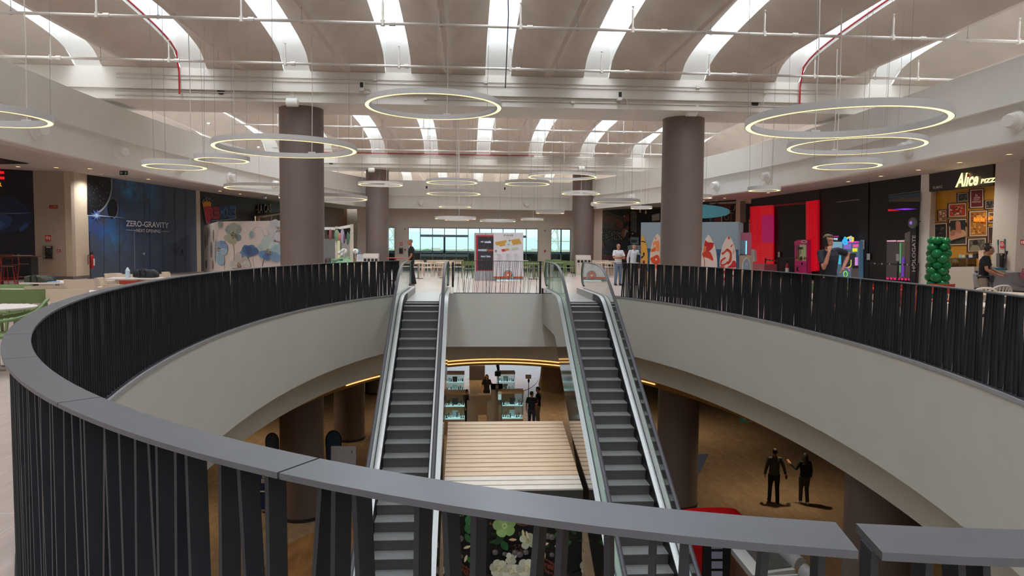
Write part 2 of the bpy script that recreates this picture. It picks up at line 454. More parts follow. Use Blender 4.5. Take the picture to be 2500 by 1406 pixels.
# ------------------------------------------------------------------ oval bulkhead (two tiers) and gallery ceiling
RING = [(-9.6, 4), (-9.85, 12), (-9.95, 16), (-10.0, 19.8), (-9.8, 23.6), (-9.27, 28), (-8.46, 32.4), (-7.35, 36.8), (-6.2, 40.2), (-5.0, 42.15)]
RINGR = [(6.1, 42.2), (7.3, 40.1), (9.3, 33.8), (10.06, 29.9), (10.96, 24.2), (11.12, 19.5), (11.05, 16.2), (11.0, 12), (10.6, 4)]
ringp = spline([p for p in RING], 5, False)+spline(RINGR, 5, False)+[(10, -4), (7, -11), (0.7, -13), (-6, -11), (-9, -4)]
rc = Vector((.7, 16))
def ringo(e): return [(x+(x-rc.x)/math.hypot(x-rc.x, (y-rc.y)*.5)*e, y+(y-rc.y)*.5/math.hypot(x-rc.x, (y-rc.y)*.5)*e) for x, y in ringp]
def rl(e, z): return [(x, y, z) for x, y in ringo(e)]
mb = MB(); mb.strip(rl(0, 3.72), rl(0, 4.47), closed=True); mb.strip(rl(0, 3.72), rl(.16, 3.72), closed=True)
struct('wall_bulkhead_lower', mb, white, 30)
mb = MB(); mb.strip(rl(.1, 4.46), rl(-.13, 4.46), closed=True); mb.strip(rl(-.13, 4.46), rl(-.13, 5.36), closed=True); mb.strip(rl(-.13, 5.36), rl(.34, 5.36), closed=True); mb.strip(rl(.34, 5.36), rl(.34, 4.43), closed=True)
struct('wall_bulkhead_upper', mb, white, 30)
# gallery ceiling: annulus from bulkhead to the outer walls, stepping up from 3.72 at the ring
mb = MB()
out = []
for x, y in ringp:
    dx, dy = x-rc.x, y-rc.y; k = 1e9
    if dx > 1e-6: k = min(k, (24-rc.x)/dx)
    if dx < -1e-6: k = min(k, (-22-rc.x)/dx)
    if dy > 1e-6: k = min(k, (57.5-rc.y)/dy)
    if dy < -1e-6: k = min(k, (-15.5-rc.y)/dy)
    out.append((rc.x+dx*k, rc.y+dy*k, ZC))
mb.strip(rl(.16, 3.72), rl(.9, 3.80), closed=True); mb.strip(rl(.9, 3.80), rl(1.6, ZC-.28), closed=True); mb.strip(rl(1.6, ZC-.28), rl(2.6, ZC), closed=True); mb.strip(rl(2.6, ZC), out, closed=True)
struct('ceiling_gallery', mb, ceilm, 20)
# outer shell behind everything
mb = MB(); mb.bx(-24.2, -24, YA, YB, ZL, 7.5); struct('wall_left_outer', mb, cream, 0)
mb = MB(); mb.bx(26, 26.2, YA, YB, ZL, 7.5); struct('wall_right_outer', mb, cream, 0)
mb = MB(); mb.bx(-24, 26, YA-.2, YA, ZL, 7.5); struct('wall_back', mb, cream, 0)
# far end: only the parts beside the window wall (that wall stands at y = 43.6)
mb = MB(); mb.bx(-24, 26, YB, YB+.2, 4.5, 7.5); mb.bx(-24, -8, YB, YB+.2, ZL, 4.6); mb.bx(9.5, 26, YB, YB+.2, ZL, 4.6); struct('wall_far_outer', mb, cream, 0)
# ================================================================== BALUSTRADE around the void
bal = thing('balustrade', 'curved black slatted balustrade with a wide grey cap, running round the oval void', 'balustrade', (CX, 1.0, 0))
def arcpts():
    # arc length table along the balustrade
    a0, a1 = TL, TRr+2*math.pi; N = 3000; S = [0.0]; prev = Vector(ellp(a0))
    for i in range(1, N+1):
        p = Vector(ellp(a0+(a1-a0)*i/N)); S.append(S[-1]+(p-prev).length); prev = p
    return a0, a1, N, S
A0, A1, NN, SS = arcpts()
import bisect
def t_at(s):
    s = max(0, min(SS[-1], s)); i = min(bisect.bisect_left(SS, s), NN); i = max(i, 1)
    f = (s-SS[i-1])/max(1e-9, SS[i]-SS[i-1]); return A0+(A1-A0)*(i-1+f)/NN
def s_of(t): return SS[int(round((t-A0)/(A1-A0)*NN))]
def onell(s, e, z):
    t = t_at(s); p = Vector(ellp(t)); n = Vector((math.cos(t)/EA, math.sin(t)/EB, 0)).normalized()
    return p+n*e+Vector((0, 0, z))
TOT = SS[-1]
# joints seen in the photo, as pixels on the inner edge, then filled in at about 1.25 m
def s_px(px, py):
    p = gz(px, py, 1.05); best = min(range(NN+1), key=lambda i: (Vector(ellp(A0+(A1-A0)*i/NN)).xy-p.xy).length); return SS[best]
js = sorted(s_px(*p) for p in ((307, 960), (137, 867), (113, 812), (190, 739), (245, 720), (824, 1104), (2048, 1257)))
joints = []
a = js[0]
while a > 1.0: a -= 1.32; joints.append(a)
joints += js; a = js[-1]
while a < TOT-1.0: a += 1.32; joints.append(a)
joints = sorted([0]+[j for j in joints if .6 < j < TOT-.6]+[TOT])
sbig = s_px(2048, 1257)
for k in range(len(joints)-1):
    s0, s1 = joints[k], joints[k+1]
    g0 = .016 if abs(s0-sbig) < .01 else .003; g1 = .016 if abs(s1-sbig) < .01 else .003
    n = max(2, int((s1-s0)/.12)); mb = MB()
    ss = [s0+g0+(s1-s0-g0-g1)*i/n for i in range(n+1)]
    vs = []
    for s in ss: vs += [onell(s, -.004, 1.05), onell(s, .108, 1.05), onell(s, .108, 1.037), onell(s, -.004, 1.037)]
    fs = [(4*i+a, 4*i+(a+1) % 4, 4*i+4+(a+1) % 4, 4*i+4+a) for i in range(n) for a in range(4)]+[(0, 1, 2, 3), (4*n+3, 4*n+2, 4*n+1, 4*n)]
    mb.add(vs, fs); mb.obj('handrail', capm, bal, 30)
mb = MB()
for i in range(200):
    s0, s1 = TOT*i/200, TOT*(i+1)/200
    P = [onell(s0, .03, .012), onell(s0, .085, .012), onell(s1, .085, .012), onell(s1, .03, .012)]
    mb.prism(P, (0, 0, .012))
mb.obj('base_rail', dkmetal, bal, 0)
# flat bars in leaning clusters of five or six
rb = random.Random(3)
bars = []
PER = .42; nper = int(TOT/PER)
for k in range(nper):
    s0 = k*PER
    near = (onell(s0, 0, 0).y < 6)
    tops = [.06, .19, .36, .52, .66]; bots = [-.06, .17, .38, .60, .83]
    for a, b in zip(tops, bots):
        j = .10 if near else .05
        bars.append((s0+(a+rb.uniform(-j, j))*PER, s0+(b+rb.uniform(-j, j))*PER))
    if near and rb.random() < .6: bars.append((s0+rb.uniform(.7, .9)*PER, s0+rb.uniform(.6, 1)*PER))
def barmesh(mb, st, sb):
    st = min(max(st, .02), TOT-.02); sb = min(max(sb, .02), TOT-.02)
    t0 = onell(st, .055, 1.038); b0 = onell(sb, .055, .02); t = t_at((st+sb)/2)
    n = Vector((math.cos(t)/EA, math.sin(t)/EB, 0)).normalized()
    mb.bar(b0, t0, .048, .011, n)
bars.sort(key=lambda b: (onell(b[0], 0, 1.05)-EYEV).length)
barm = mat('bar_graphite', (38, 42, 48), 0.45, metal=.25, var=.1, scale=10)
for b in bars[:100]:
    mb = MB(); barmesh(mb, *b); mb.obj('baluster', barm, bal, 0)
mb = MB()
for b in bars[100:]: barmesh(mb, *b)
o = mb.obj('balusters', barm, bal, 0); o['kind'] = 'stuff'
# straight railing between the escalators
cr = thing('railing', 'straight black railing of thin leaning rods between the two escalators', 'railing', (.99, YCUT+.06, 0))
mb = MB(); mb.bx(-.44, 2.34, YCUT+.03, YCUT+.09, 1.035, 1.05); mb.obj('top_rail', barm, cr, 0)
mb = MB(); mb.bx(-.44, 2.34, YCUT+.03, YCUT+.09, 0, .02); mb.obj('base_rail', barm, cr, 0)
for x in (-.455, 2.36):
    mb = MB(); mb.bx(x-.03, x+.03, YCUT+.02, YCUT+.1, .2, 1.0) if x < 0 else mb.bx(x-.03, x+.03, YCUT+.02, YCUT+.1, 0, 1.05); mb.obj('post', barm, cr, 0)
for k in range(40):
    x = -.36+k*.0675+rb.uniform(-.02, .02); lean = rb.choice((-.12, -.1, -.08, -.08, -.05, 0, .05))
    mb = MB(); mb.tube([(x+lean, YCUT+.06, .015), (x, YCUT+.06, 1.04)], .0062, 5); mb.obj('rod', barm, cr, 0)
# ================================================================== ESCALATORS
def nosez(y): return -.5774*(18.75-y)
def smin(a, b, k=5.0): return -math.log(math.exp(-k*a)+math.exp(-k*b))/k
def smax(a, b, k=5.0): return -smin(-a, -b, k)
YT, YBOT = 22.45, 5.2
def deckz(y): return smax(smin(.2, nosez(y)+.28, 9), ZL+.2, 6)
def handz(y): return smax(smin(1.04, nosez(y)+1.0, 4), ZL+1.0, 5)
def undz(y): return max(min(-.9, nosez(y)-1.07), ZL+.02)
stepm = mat('escalator_tread', (120, 119, 118), 0.55, metal=.2, var=.08, scale=5)
riserm = bpy.data.materials.new('grooved_riser'); riserm.use_nodes = True
_n = riserm.node_tree; _b = _n.nodes['Principled BSDF']; _b.inputs['Roughness'].default_value = .5; _b.inputs['Metallic'].default_value = .3
_g = _n.nodes.new('ShaderNodeTexCoord'); _w = _n.nodes.new('ShaderNodeTexWave'); _w.inputs['Scale'].default_value = 16; _w.bands_direction = 'X'
_r = _n.nodes.new('ShaderNodeValToRGB'); _r.color_ramp.elements[0].color = rgb((84, 81, 79)); _r.color_ramp.elements[1].color = rgb((112, 109, 107))
_n.links.new(_g.outputs['Object'], _w.inputs['Vector']); _n.links.new(_w.outputs['Fac'], _r.inputs[0]); _n.links.new(_r.outputs[0], _b.inputs['Base Color'])
def escalator(cx, label):
    e = thing('escalator', label, 'escalator', (cx, YT, 0))
    ys = [YBOT+(YT-YBOT)*i/120 for i in range(121)]
    run, rise = .3335, .1925
    # comb level steps then descending steps
    k = 0; yn = 19.2; z = -.02
    tops = []
    while z > ZL-.05 and yn > 6.5:
        tops.append((yn, z)); k += 1
        yn -= run; z -= (.05 if k == 1 else .12 if k == 2 else rise)
    for i, (yn, z) in enumerate(tops):
        zn = tops[i+1][1] if i+1 < len(tops) else ZL
        mb = MB(); y0 = yn-run; h = z-zn
        # tread (upper face, front lip) and curved grooved riser under its front edge
        mb.bx(cx-.455, cx+.455, y0, yn+.02, z-.014, z, 0)
        prof = [(y0+.004+.03*math.sin(math.pi*.5*q), z-.012-(h-.002)*q) for q in (0, .33, .66, 1)]
        mb.strip([(cx-.455, a, b) for a, b in prof], [(cx+.455, a, b) for a, b in prof], 1)
        mb.obj('step', [stepm, riserm], e, 30)
    for s in (-1, 1):
        X = lambda d: cx+s*d
        mb = MB()   # skirt beside the steps
        sy_ = [y for y in ys if y < 19.75]; mb.strip([(X(.462), y, deckz(y)) for y in sy_], [(X(.462), y, deckz(y)-.5) for y in sy_]); mb.obj('skirt', blackp, e, 40)
        mb = MB()   # inner deck, glass channel, outer deck
        mb.strip([(X(.462), y, deckz(y)-.03) for y in ys], [(X(.475), y, deckz(y)) for y in ys])
        mb.strip([(X(.475), y, deckz(y)) for y in ys], [(X(.575), y, deckz(y)+.015) for y in ys])
        mb.obj('inner_deck', steel, e, 40)
        mb = MB(); mb.strip([(X(.575), y, deckz(y)+.008) for y in ys], [(X(.605), y, deckz(y)+.008) for y in ys]); mb.obj('glass_channel', rubber, e, 40)
        mb = MB(); mb.strip([(X(.605), y, deckz(y)+.015) for y in ys], [(X(.70), y, deckz(y)) for y in ys]); mb.obj('outer_deck', steel, e, 40)
        # landing box of the inner deck at the top
        mb = MB(); mb.bx(min(X(.462), X(.58)), max(X(.462), X(.58)), 19.75, YT+.25, .0, .2); mb.bx(min(X(.605), X(.692)), max(X(.605), X(.692)), 19.75, YT+.25, 0, .2)
        mb.obj('newel_base', steel, e, 30)
        mb = MB()
        mb.strip([(X(.70), y, deckz(y)-.004) for y in ys], [(X(.70), y, undz(y)) for y in ys]); mb.obj('side_cladding', mirror, e, 40)
        # glass panel
        gy = [y for y in ys if 6.0 < y < 22.05]
        mb = MB()
        top = [(X(.59), y, handz(y)-.03) for y in gy]; bot = [(X(.59), y, deckz(y)) for y in gy]
        arc = [(X(.59), 22.05+.33*math.sin(a), .665+.345*math.cos(a)) for a in [math.pi*i/10 for i in range(0, 10)]]
        top2 = top+arc[1:7]; bot2 = bot+[(X(.59), 22.05+.02*i, .2) for i in range(1, 7)]
        for d in (-.006, .006): mb.strip([(x+d, y, z) for x, y, z in top2], [(x+d, y, z) for x, y, z in bot2])
        mb.obj('glass_panel', balglass, e, 40)
        mb = MB(); mb.tube([(X(.59), y, z) for x, y, z in [(0, 22.05, 1.0)]+[(0, p[1], p[2]) for p in arc]], .012, 6); mb.obj('glass_edge', glassedge, e, 40)
        # moving handrail with its newel return
        path = [(X(.59), y, handz(y)) for y in ys if 6.0 < y <= 22.0]
        path += [(X(.59), 22.05+.37*math.sin(a), .665+.375*math.cos(a)) for a in [math.pi*i/12 for i in range(1, 13)]]
        mb = MB(); mb.tube(path, [.04]*len(path), 10, sq=.5); mb.obj('handrail', rubber, e, 50)
    mb = MB(); mb.bx(cx-.70, cx+.70, 6, YT+.0, -.05, -.04) if False else None
    mb = MB(); mb.strip([(cx-.70, y, undz(y)) for y in ys], [(cx+.70, y, undz(y)) for y in ys]); mb.obj('underside', mirror, e, 40)
    mb = MB(); mb.bx(cx-.62, cx+.62, 19.2, YT+.4, -.04, .006); mb.obj('landing_plate', mat('landing_plate', (196, 194, 192), .3, metal=.6, var=.06, scale=9), e, 0)
    mb = MB(); mb.bx(cx-.46, cx+.46, 19.14, 19.24, -.03, .012); mb.obj('comb_plate', mat('comb_plate', (120, 120, 120), .4, metal=.6), e, 0)
    return e
escalator(-1.19, 'left-hand escalator with glass sides, next to the bald man in black')
escalator(3.10, 'right-hand escalator with glass sides, nearer the round column and surfboards')
# ================================================================== RING LAMPS
def ring_lamp(xl, xr, yc, r, label, wire=True):
    cx, hw = (xl+xr)/2, (xr-xl)/2
    d0 = ray(cx, yc); ax = CAMR @ Vector((0, 0, -1)); depth = r*FPX/hw
    p = EYEV+d0*depth          # d0 has unit depth along the camera axis
    o = thing('ring_lamp', label, 'lamp', p, 0, 'round ring lamps hanging over the atrium')
    mb = MB(); h = .055; n = 64; w = .105
    prof = [(r, -h), (r, h), (r-w, h), (r-w, -h), (r-w+.012, -h), (r-w+.012, -h+.012), (r-.012, -h+.012), (r-.012, -h)]
    vs = [(p.x+a*math.cos(2*math.pi*j/n), p.y+a*math.sin(2*math.pi*j/n), p.z+b) for j in range(n) for a, b in prof]
    K = len(prof); fs = [(j*K+i, j*K+(i+1) % K, ((j+1) % n)*K+(i+1) % K, ((j+1) % n)*K+i) for j in range(n) for i in range(K)]
    mb.add(vs, fs); mb.obj('ring_body', lampw, o, 30)
    mb = MB()
    A = [(p.x+(r-.013)*math.cos(2*math.pi*j/n), p.y+(r-.013)*math.sin(2*math.pi*j/n), p.z-h+.006) for j in range(n)]
    B = [(p.x+(r-w+.013)*math.cos(2*math.pi*j/n), p.y+(r-w+.013)*math.sin(2*math.pi*j/n), p.z-h+.006) for j in range(n)]
    mb.strip(A, B, closed=True); mb.obj('diffuser', lampe, o, 0)
    zt = 5.74 if 38.2 < p.y < 41.3 else 5.52 if 20 < p.y < 22.5 else 6.55
    for a in (.6, 2.7, 4.8):
        q = Vector((p.x+(r-.05)*math.cos(a), p.y+(r-.05)*math.sin(a), p.z+h))
        mb = MB(); mb.tube([q, (q.x+.04*math.cos(a), q.y+.04*math.sin(a), zt)], .004, 4); mb.obj('suspension_wire', steel, o, 0)
    mb = MB(); q = Vector((p.x+(r-.05)*math.cos(1.4), p.y+(r-.05)*math.sin(1.4), p.z+h)); mb.tube([q, (q.x+.02, q.y, (q.z+zt)/2), (q.x, q.y, zt)], .009, 5); mb.obj('power_cable', pipew, o, 0)
    mb = MB(); mb.cb((q.x, q.y, p.z+h+.02), (.16, .06, .03)); mb.obj('driver_box', lampw, o, 0)
    return o
RL = [(893, 1225, 257, 1.5, 'large ring lamp in front of the first beam, left of centre'),
 (527, 868, 359, 1.5, 'large ring lamp whose rim crosses the big left round column'),
 (1830, 2292, 295, 1.5, 'largest ring lamp, uppermost of the stack of three on the right'),
 (1931, 2244, 353, 1.5, 'large ring lamp just under the largest one on the right'),
 (1988, 2147, 400, .65, 'small ring lamp lowest in the stack of three on the right'),
 (353, 501, 402, .65, 'small ring lamp over the pale wall with nozzles, left of the dark space mural top'),
 (478, 606, 387, .65, 'small ring lamp partly above its neighbour, left of the big left column'),
 (-196, 104, 280, 1.0, 'ring lamp cut off by the left edge of the photo'),
 (553, 753, 458, 1.5, 'ring lamp passing behind the big left column, above the crown logo'),
 (685, 895, 482, 1.5, 'ring lamp emerging from behind the right side of the big left column'),
 (875, 983, 449, 1.0, 'ring lamp in front of the top of the farther left column'),
 (1040, 1166, 443, 1.0, 'upper of two overlapping ring lamps before the far white band'),
 (1041, 1174, 470, 1.0, 'lower of two overlapping ring lamps before the far white band'),
 (1070, 1151, 502, .65, 'small ring lamp level with the lower edge of the far white band'),
 (1062, 1162, 532, 1.0, 'flat-looking low ring lamp above the far windows, wider of a close pair'),
 (1086, 1145, 535.5, .65, 'tiny ring lamp tucked under a wider one above the far windows'),
 (1171, 1259, 538.5, 1.0, 'low ring lamp seen edge-on above the map panel'),
 (1289, 1457, 430, 1.5, 'large ring lamp across the top of the farther right column'),
 (1232, 1342, 446, .8, 'ring lamp just left below the large one at the farther right column'),
 (1371, 1465, 471, 1.0, 'ring lamp crossing the farther right column at mid height'),
 (1448, 1562, 491, .8, 'ring lamp in front of the white band right of the farther right column'),
 (1540, 1592, 506.5, .45, 'tiny ring lamp above the cafe photo mural'),
 (1308, 1378, 517, .5, 'small ring lamp by the left side of the farther right column'),
 (1271, 1327, 535, .65, 'tiny low ring lamp between the map panel and the farther right column'),
 (1827, 1904, 461, .45, 'small ring lamp in front of the dark sign band over the red shop front'),
 (1668, 1738, 480, .5, 'ring lamp mostly hidden behind the big right column')]
for a in RL: ring_lamp(*a)
# ================================================================== PIPES under the roof and on the beams
def pipe_run(y, z, label, xs=(-13.5, 15.2), r=.032, drops=True, hang=6.34):
    o = thing('sprinkler_pipe', label, 'pipe', (0, y, z), 0, 'white sprinkler pipes under the roof')
    mb = MB(); mb.tube([(xs[0], y, z), (xs[1], y, z)], r, 8); mb.obj('pipe', pipew, o)
    if drops:
        for x in SKX:
            if xs[0] < x+.3 < xs[1]:
                mb = MB(); X = x-.25 if x > 1.5 else x+.22
                mb.tube([(X, y, z), (X, y, z+.42)], .022, 6); mb.tube([(X, y, z-.05), (X, y, z+.06)], .045, 6); mb.tube([(X, y, z+.42), (X, y, z+.5)], .012, 5); mb.lathe((X, y, z+.48), [(.03, 0), (.03, .006)], 8)
                mb.obj('sprinkler_head', pipew, o)
            X = x+1.4
            if xs[0] < X < xs[1]:
                mb = MB(); mb.tube([(X, y, z), (X, y, hang)], .007, 4); mb.tube([(X+.04*math.cos(q), y, z+.045*math.sin(q)) for q in [6.28*i/8 for i in range(8)]], .006, 4, closed=True); mb.obj('hanger', steel, o)
                mb = MB(); mb.tube([(X-1.05, y, z), (X-.93, y, z)], .05, 8); mb.obj('coupling', pipew, o)
pipe_run(14.7, 6.0, 'white sprinkler pipe crossing the top of the photo, nearest the camera', (-14, 16))
pipe_run(18.1, 6.0, 'white sprinkler pipe just in front of the first beam', (-14, 13.2))
for y, n in ((25.1, 'first'), (28.1, 'second'), (31.2, 'third'), (34.6, 'fourth')):
    pipe_run(y, 6.12, n+' white sprinkler pipe behind the first beam', (-9.3, 10.2), hang=6.45)
pipe_run(43.5, 6.1, 'white sprinkler pipe beyond the second beam, above the far white band', (-7, 8), hang=6.6)
def conduit(y, z, x0, x1, label, m=None, r=.016, ends=()):
    o = thing('conduit', label, 'conduit', (x0, y, z), 0, 'thin cable conduits on the beams')
    mb = MB(); mb.tube([(x0, y, z), (x1, y, z)], r, 6); mb.obj('tube', m or pipew, o)
    for x in ends:
        mb = MB(); mb.bx(x-.05, x+.05, y-.05, y+.02, z-.035, z+.035); mb.obj('junction_box', pipew, o, 0)
for z, x0, x1, nm, en in ((6.14, -9.6, 10.8, 'uppermost conduit along the first beam', (-2.6, .5, 6.6)), (6.04, -9.6, 10.8, 'second conduit from the top of the first beam', (8.6,)),
        (5.72, -9.7, -5.0, 'conduit along the lower left of the first beam', ()), (5.60, -9.7, -4.9, 'lowest conduit on the left of the first beam', ()), (5.66, -1.2, 6.6, 'conduit low on the middle of the first beam', (-1.2, 3.0)),
        (5.66, 6.7, 10.9, 'conduit low on the right of the first beam', ())):
    conduit(20.22 if z > 5.8 else 20.34, z, x0, x1, nm, None, .016, en)
for k, z in enumerate((6.36, 6.28, 6.2, 6.12, 6.04)):
    conduit(38.47, z, -5.2 if k < 2 else 1.6, 9.0, ('uppermost', 'second', 'third', 'fourth', 'lowest')[k]+' conduit along the face of the second beam', None, .016, (2.5+k,))
for z in (5.92, 5.82): conduit(38.57, z, -8, -5.1, 'conduit on the left of the second beam, '+('upper' if z > 5.9 else 'lower')+' of two')
conduit(38.44, 6.44, -9, 3.6, 'red fire pipe along the top of the second beam', redp, .02)
def redrun(x, side, label):
    o = thing('fire_pipe', label, 'pipe', (x, 12, 6.5)); mb = MB()
    L = BAYS[1][1]-BAYS[1][0]
    pts = [(x+side*.34, BAYS[1][0]+y, 6.34+fdrop(min(y, L-y))+.1) for y in [L*(.5+.5*i/24) for i in range(25)]]
    pts = [v for v in pts if v[1] < 20.1]+[(x+side*.34, 20.12, 6.2), (x+side*.34, 20.12, 5.6)]
    mb.tube(pts, .022, 6); mb.obj('tube', redp, o)
redrun(SKX[2], -1, 'thin red fire pipe running down a skylight on the left')
redrun(SKX[8], 1, 'thin red fire pipe running down a skylight on the right')
def cable_drop(x, y, z0, z1, label):
    o = thing('cable', label, 'cable', (x, y, z0)); mb = MB(); mb.tube([(x, y, z1), (x+.05, y-.02, (z0+z1)/2), (x, y, z0)], .012, 5); mb.obj('strand', rubber, o)
cable_drop(.75, 14.4, 4.7, 7.6, 'dark cable hanging from the central skylight to the large ring lamp')
# lamps, sensors and cameras on beams and bulkhead
def wall_cam(px, py, y, label):
    p = aty(px, py, y); o = thing('camera', label, 'camera', (p.x, y, p.z))
    mb = MB(); mb.bx(p.x-.06, p.x+.06, y-.16, y, p.z-.12, p.z+.12); mb.obj('housing', white, o, 0)
    mb = MB(); mb.bx(p.x-.045, p.x+.045, y-.17, y-.155, p.z-.04, p.z+.1); mb.obj('dark_window', blackp, o, 0)
    mb = MB(); mb.tube([(p.x+.06, y-.03, p.z-.06), (p.x+.2, y-.02, p.z-.06), (p.x+.24, y-.02, p.z-.12), (p.x+.24, y-.02, p.z-.4), (p.x+.1, y+.1, p.z-.55)], .014, 6); mb.obj('conduit_arm', pipew, o)
wall_cam(885, 213, 20.25, 'white wall sensor with black window on the first beam, left of the large ring lamp')
wall_cam(1511, 236, 20.25, 'white wall sensor with black window on the first beam, right of centre')
wall_cam(1042, 459, 42.1, 'small black-fronted sensor on the far white band, left one')
wall_cam(1232, 462, 42.1, 'small black-fronted sensor on the far white band, right one')
def dark_eye(px, py, y, r, label):
    p = aty(px, py, y); o = tag(MB().obj('x', white), label, 'hole') if False else None
    mb = MB(); M_ = Matrix.Rotation(R_(90), 3, 'X'); mb.lathe((p.x, y, p.z), [(r, 0), (r*1.05, .02), (0, .03)], 20, 0, M_)
    tag(mb.obj('beam_opening', blackp), label, 'opening')
dark_eye(540, 222, 20.36, .1, 'round black opening in the first beam, left of the big left column')
dark_eye(1843, 252, 20.36, .1, 'round black opening in the first beam, right of the big right column')
dark_eye(808, 398, 38.6, .1, 'round black opening in the second beam, beside the big left column')
def speaker(px, py, y, label):
    p = aty(px, py, y); o = thing('projector', label, 'lamp', (p.x, y, p.z))
    mb = MB(); mb.tube([(p.x-.2, y, p.z), (p.x-.18, y, p.z), (p.x+.12, y, p.z), (p.x+.16, y, p.z)], [.08, .12, .12, .06], 14); mb.obj('drum', white, o)
    mb = MB(); mb.tube([(p.x, y, p.z+.1), (p.x+.02, y+.04, p.z+.5)], .012, 5); mb.obj('bracket', pipew, o)
speaker(716, 250, 20.3, 'white drum spotlight at the top of the big left column')
speaker(1690, 274, 20.6, 'white drum spotlight at the top of the big right column')
speaker(908, 415, 38.4, 'white drum spotlight at the top of the farther left column')
speaker(1421, 411, 38.4, 'white drum spotlight at the top of the farther right column')
# air nozzles on the lower bulkhead tier
def nozzle(px, py, side, label):
    best = None
    for i in range(len(ringp)):
        a, b = Vector(ringp[i]), Vector(ringp[(i+1) % len(ringp)])
        pl = VPl(a, b); d = ray(px, py); den = d.dot(pl.n)
        if abs(den) < 1e-6: continue
        q = EYEV+d*((pl.a-EYEV).dot(pl.n)/den); u = (q-pl.a).dot(pl.t)
        if -.01 <= u <= (pl.b-pl.a).length+.01 and (q-EYEV).dot(d) > 0: best = (q, pl.n); break
    if not best: return
    q, n = best
    o = thing('air_nozzle', label, 'nozzle', q, 0, 'round air nozzles on the white bulkhead')
    f = (n+Vector((0, -.55, -.1))).normalized(); M_ = n.to_track_quat('Z', 'Y').to_matrix(); M2 = f.to_track_quat('Z', 'Y').to_matrix()
    mb = MB(); mb.lathe(q, [(.225, 0), (.225, .03), (.18, .05), (.17, .06), (.15, .12), (0, .12)], 24, 0, M_); mb.obj('flange', white, o)
    c = q+n*.1
    mb = MB(); mb.lathe(c, [(.15, -.05), (.155, .06), (.13, .17), (.115, .22), (.098, .22)], 24, 0, M2); mb.obj('barrel', white, o)
    mb = MB(); mb.lathe(c, [(.1, .215), (.09, .14), (0, .12)], 20, 0, M2); mb.obj('throat', mat('nozzle_throat', (34, 33, 33), .7), o)
for px, py, l in ((84, 316, 'nearest round air nozzle on the left white bulkhead'), (286, 370, 'second air nozzle on the left white bulkhead, between two ring lamps'), (437, 409, 'air nozzle behind the small left ring lamp'),
        (560, 434, 'air nozzle on the left bulkhead above the dark shop fronts'), (668, 450, 'air nozzle just left of the big left column'), (863, 484, 'air nozzle left of the farther left column'),
        (1028, 496, 'left air nozzle on the far white band'), (1285, 498, 'right air nozzle on the far white band'), (1455, 498, 'air nozzle right beside the farther right column'), (1547, 481, 'air nozzle left of the big right column'),
        (1751, 453, 'air nozzle right beside the big right column'), (1874, 432, 'second air nozzle right of the big right column'), (2022, 408, 'air nozzle behind the smallest right ring lamp'),
        (2220, 362, 'air nozzle under the stacked ring lamps on the right'), (2484, 295, 'air nozzle at the right edge of the photo')):
    nozzle(px, py, 1, l)
# gallery downlights
def downlight(px, py, z, label, power=8):
    p = gz(px, py, z)
    o = thing('downlight', label, 'lamp', (p.x, p.y, z), 0, 'recessed downlights in the gallery ceiling')
    mb = MB(); mb.lathe((p.x, p.y, z-.012), [(.09, 0), (.09, .012), (.07, .012), (.07, 0)], 16); mb.obj('trim_ring', white, o)
    mb = MB(); mb.lathe((p.x, p.y, z-.006), [(.068, 0), (0, .001)], 14); mb.obj('lens', downl, o)
    l = bpy.data.lights.new('downlight_beam', 'SPOT'); l.energy = power; l.color = (1, .93, .84); l.spot_size = R_(80); l.spot_blend = .6; l.shadow_soft_size = .06
    lo = bpy.data.objects.new('downlight_beam', l); COL.objects.link(lo); lo.location = (p.x, p.y, z-.03)
for px, py, z, l in ((44, 408, 4.42, 'downlight nearest the red shop letter'), (137, 410, 4.42, 'downlight above the beige pillar with the fire hose'), (219, 413, 4.42, 'downlight before the left edge of the space mural'),
        (362, 438, 4.42, 'downlight above the middle of the space mural'), (537, 467, 4.42, 'downlight above the crown logo'), (586, 474, 4.42, 'downlight right of the crown logo'),
        (1718, 491, 4.42, 'downlight right beside the big right column'), (1769, 484, 4.42, 'downlight above the teal board'), (1876, 471, 4.42, 'downlight over the red shop front'),
        (2071, 444, 4.42, 'downlight over the dark arcade entrance'), (2151, 431, 4.42, 'downlight over the arcade, right part'), (2242, 416, 4.42, 'downlight above the white pier by the pizza counter'),
        (2343, 398, 4.42, 'downlight above the pizza sign'), (2464, 378, 4.42, 'downlight at the right edge above the white wall')):
    downlight(px, py, z, l, 22)

# added fill lamps that brighten the galleries, modelled like the downlights
for x, y in ((-13.5, 24), (-13.2, 29), (-12.3, 34), (-11, 39), (-15.5, 31), (13.5, 20), (13.8, 25), (13, 30), (12, 35), (16, 23), (9.8, 42), (10.5, 48), (-9.5, 46), (14.5, 16), (-13.5, 18), (-13, 12)):
    o = thing('gallery_fill_lamp', 'added round fill lamp in the gallery ceiling', 'lamp', (x, y, ZC), 0, 'added fill lamps over the galleries'); mb = MB(); mb.lathe((x, y, ZC-.03), [(.12, 0), (.12, .03), (.1, .03)], 16); mb.obj('trim_ring', white, o); mb = MB(); mb.lathe((x, y, ZC-.026), [(.1, 0), (0, .001)], 14); mb.obj('lens', downl, o)
    l = bpy.data.lights.new('gallery_fill_beam', 'SPOT'); l.energy = 260*GALK; l.color = (1, .96, .91); l.spot_size = R_(150); l.spot_blend = .8; l.shadow_soft_size = .1; lo = bpy.data.objects.new('gallery_fill_beam', l); COL.objects.link(lo); lo.location = (x, y, ZC-.06)
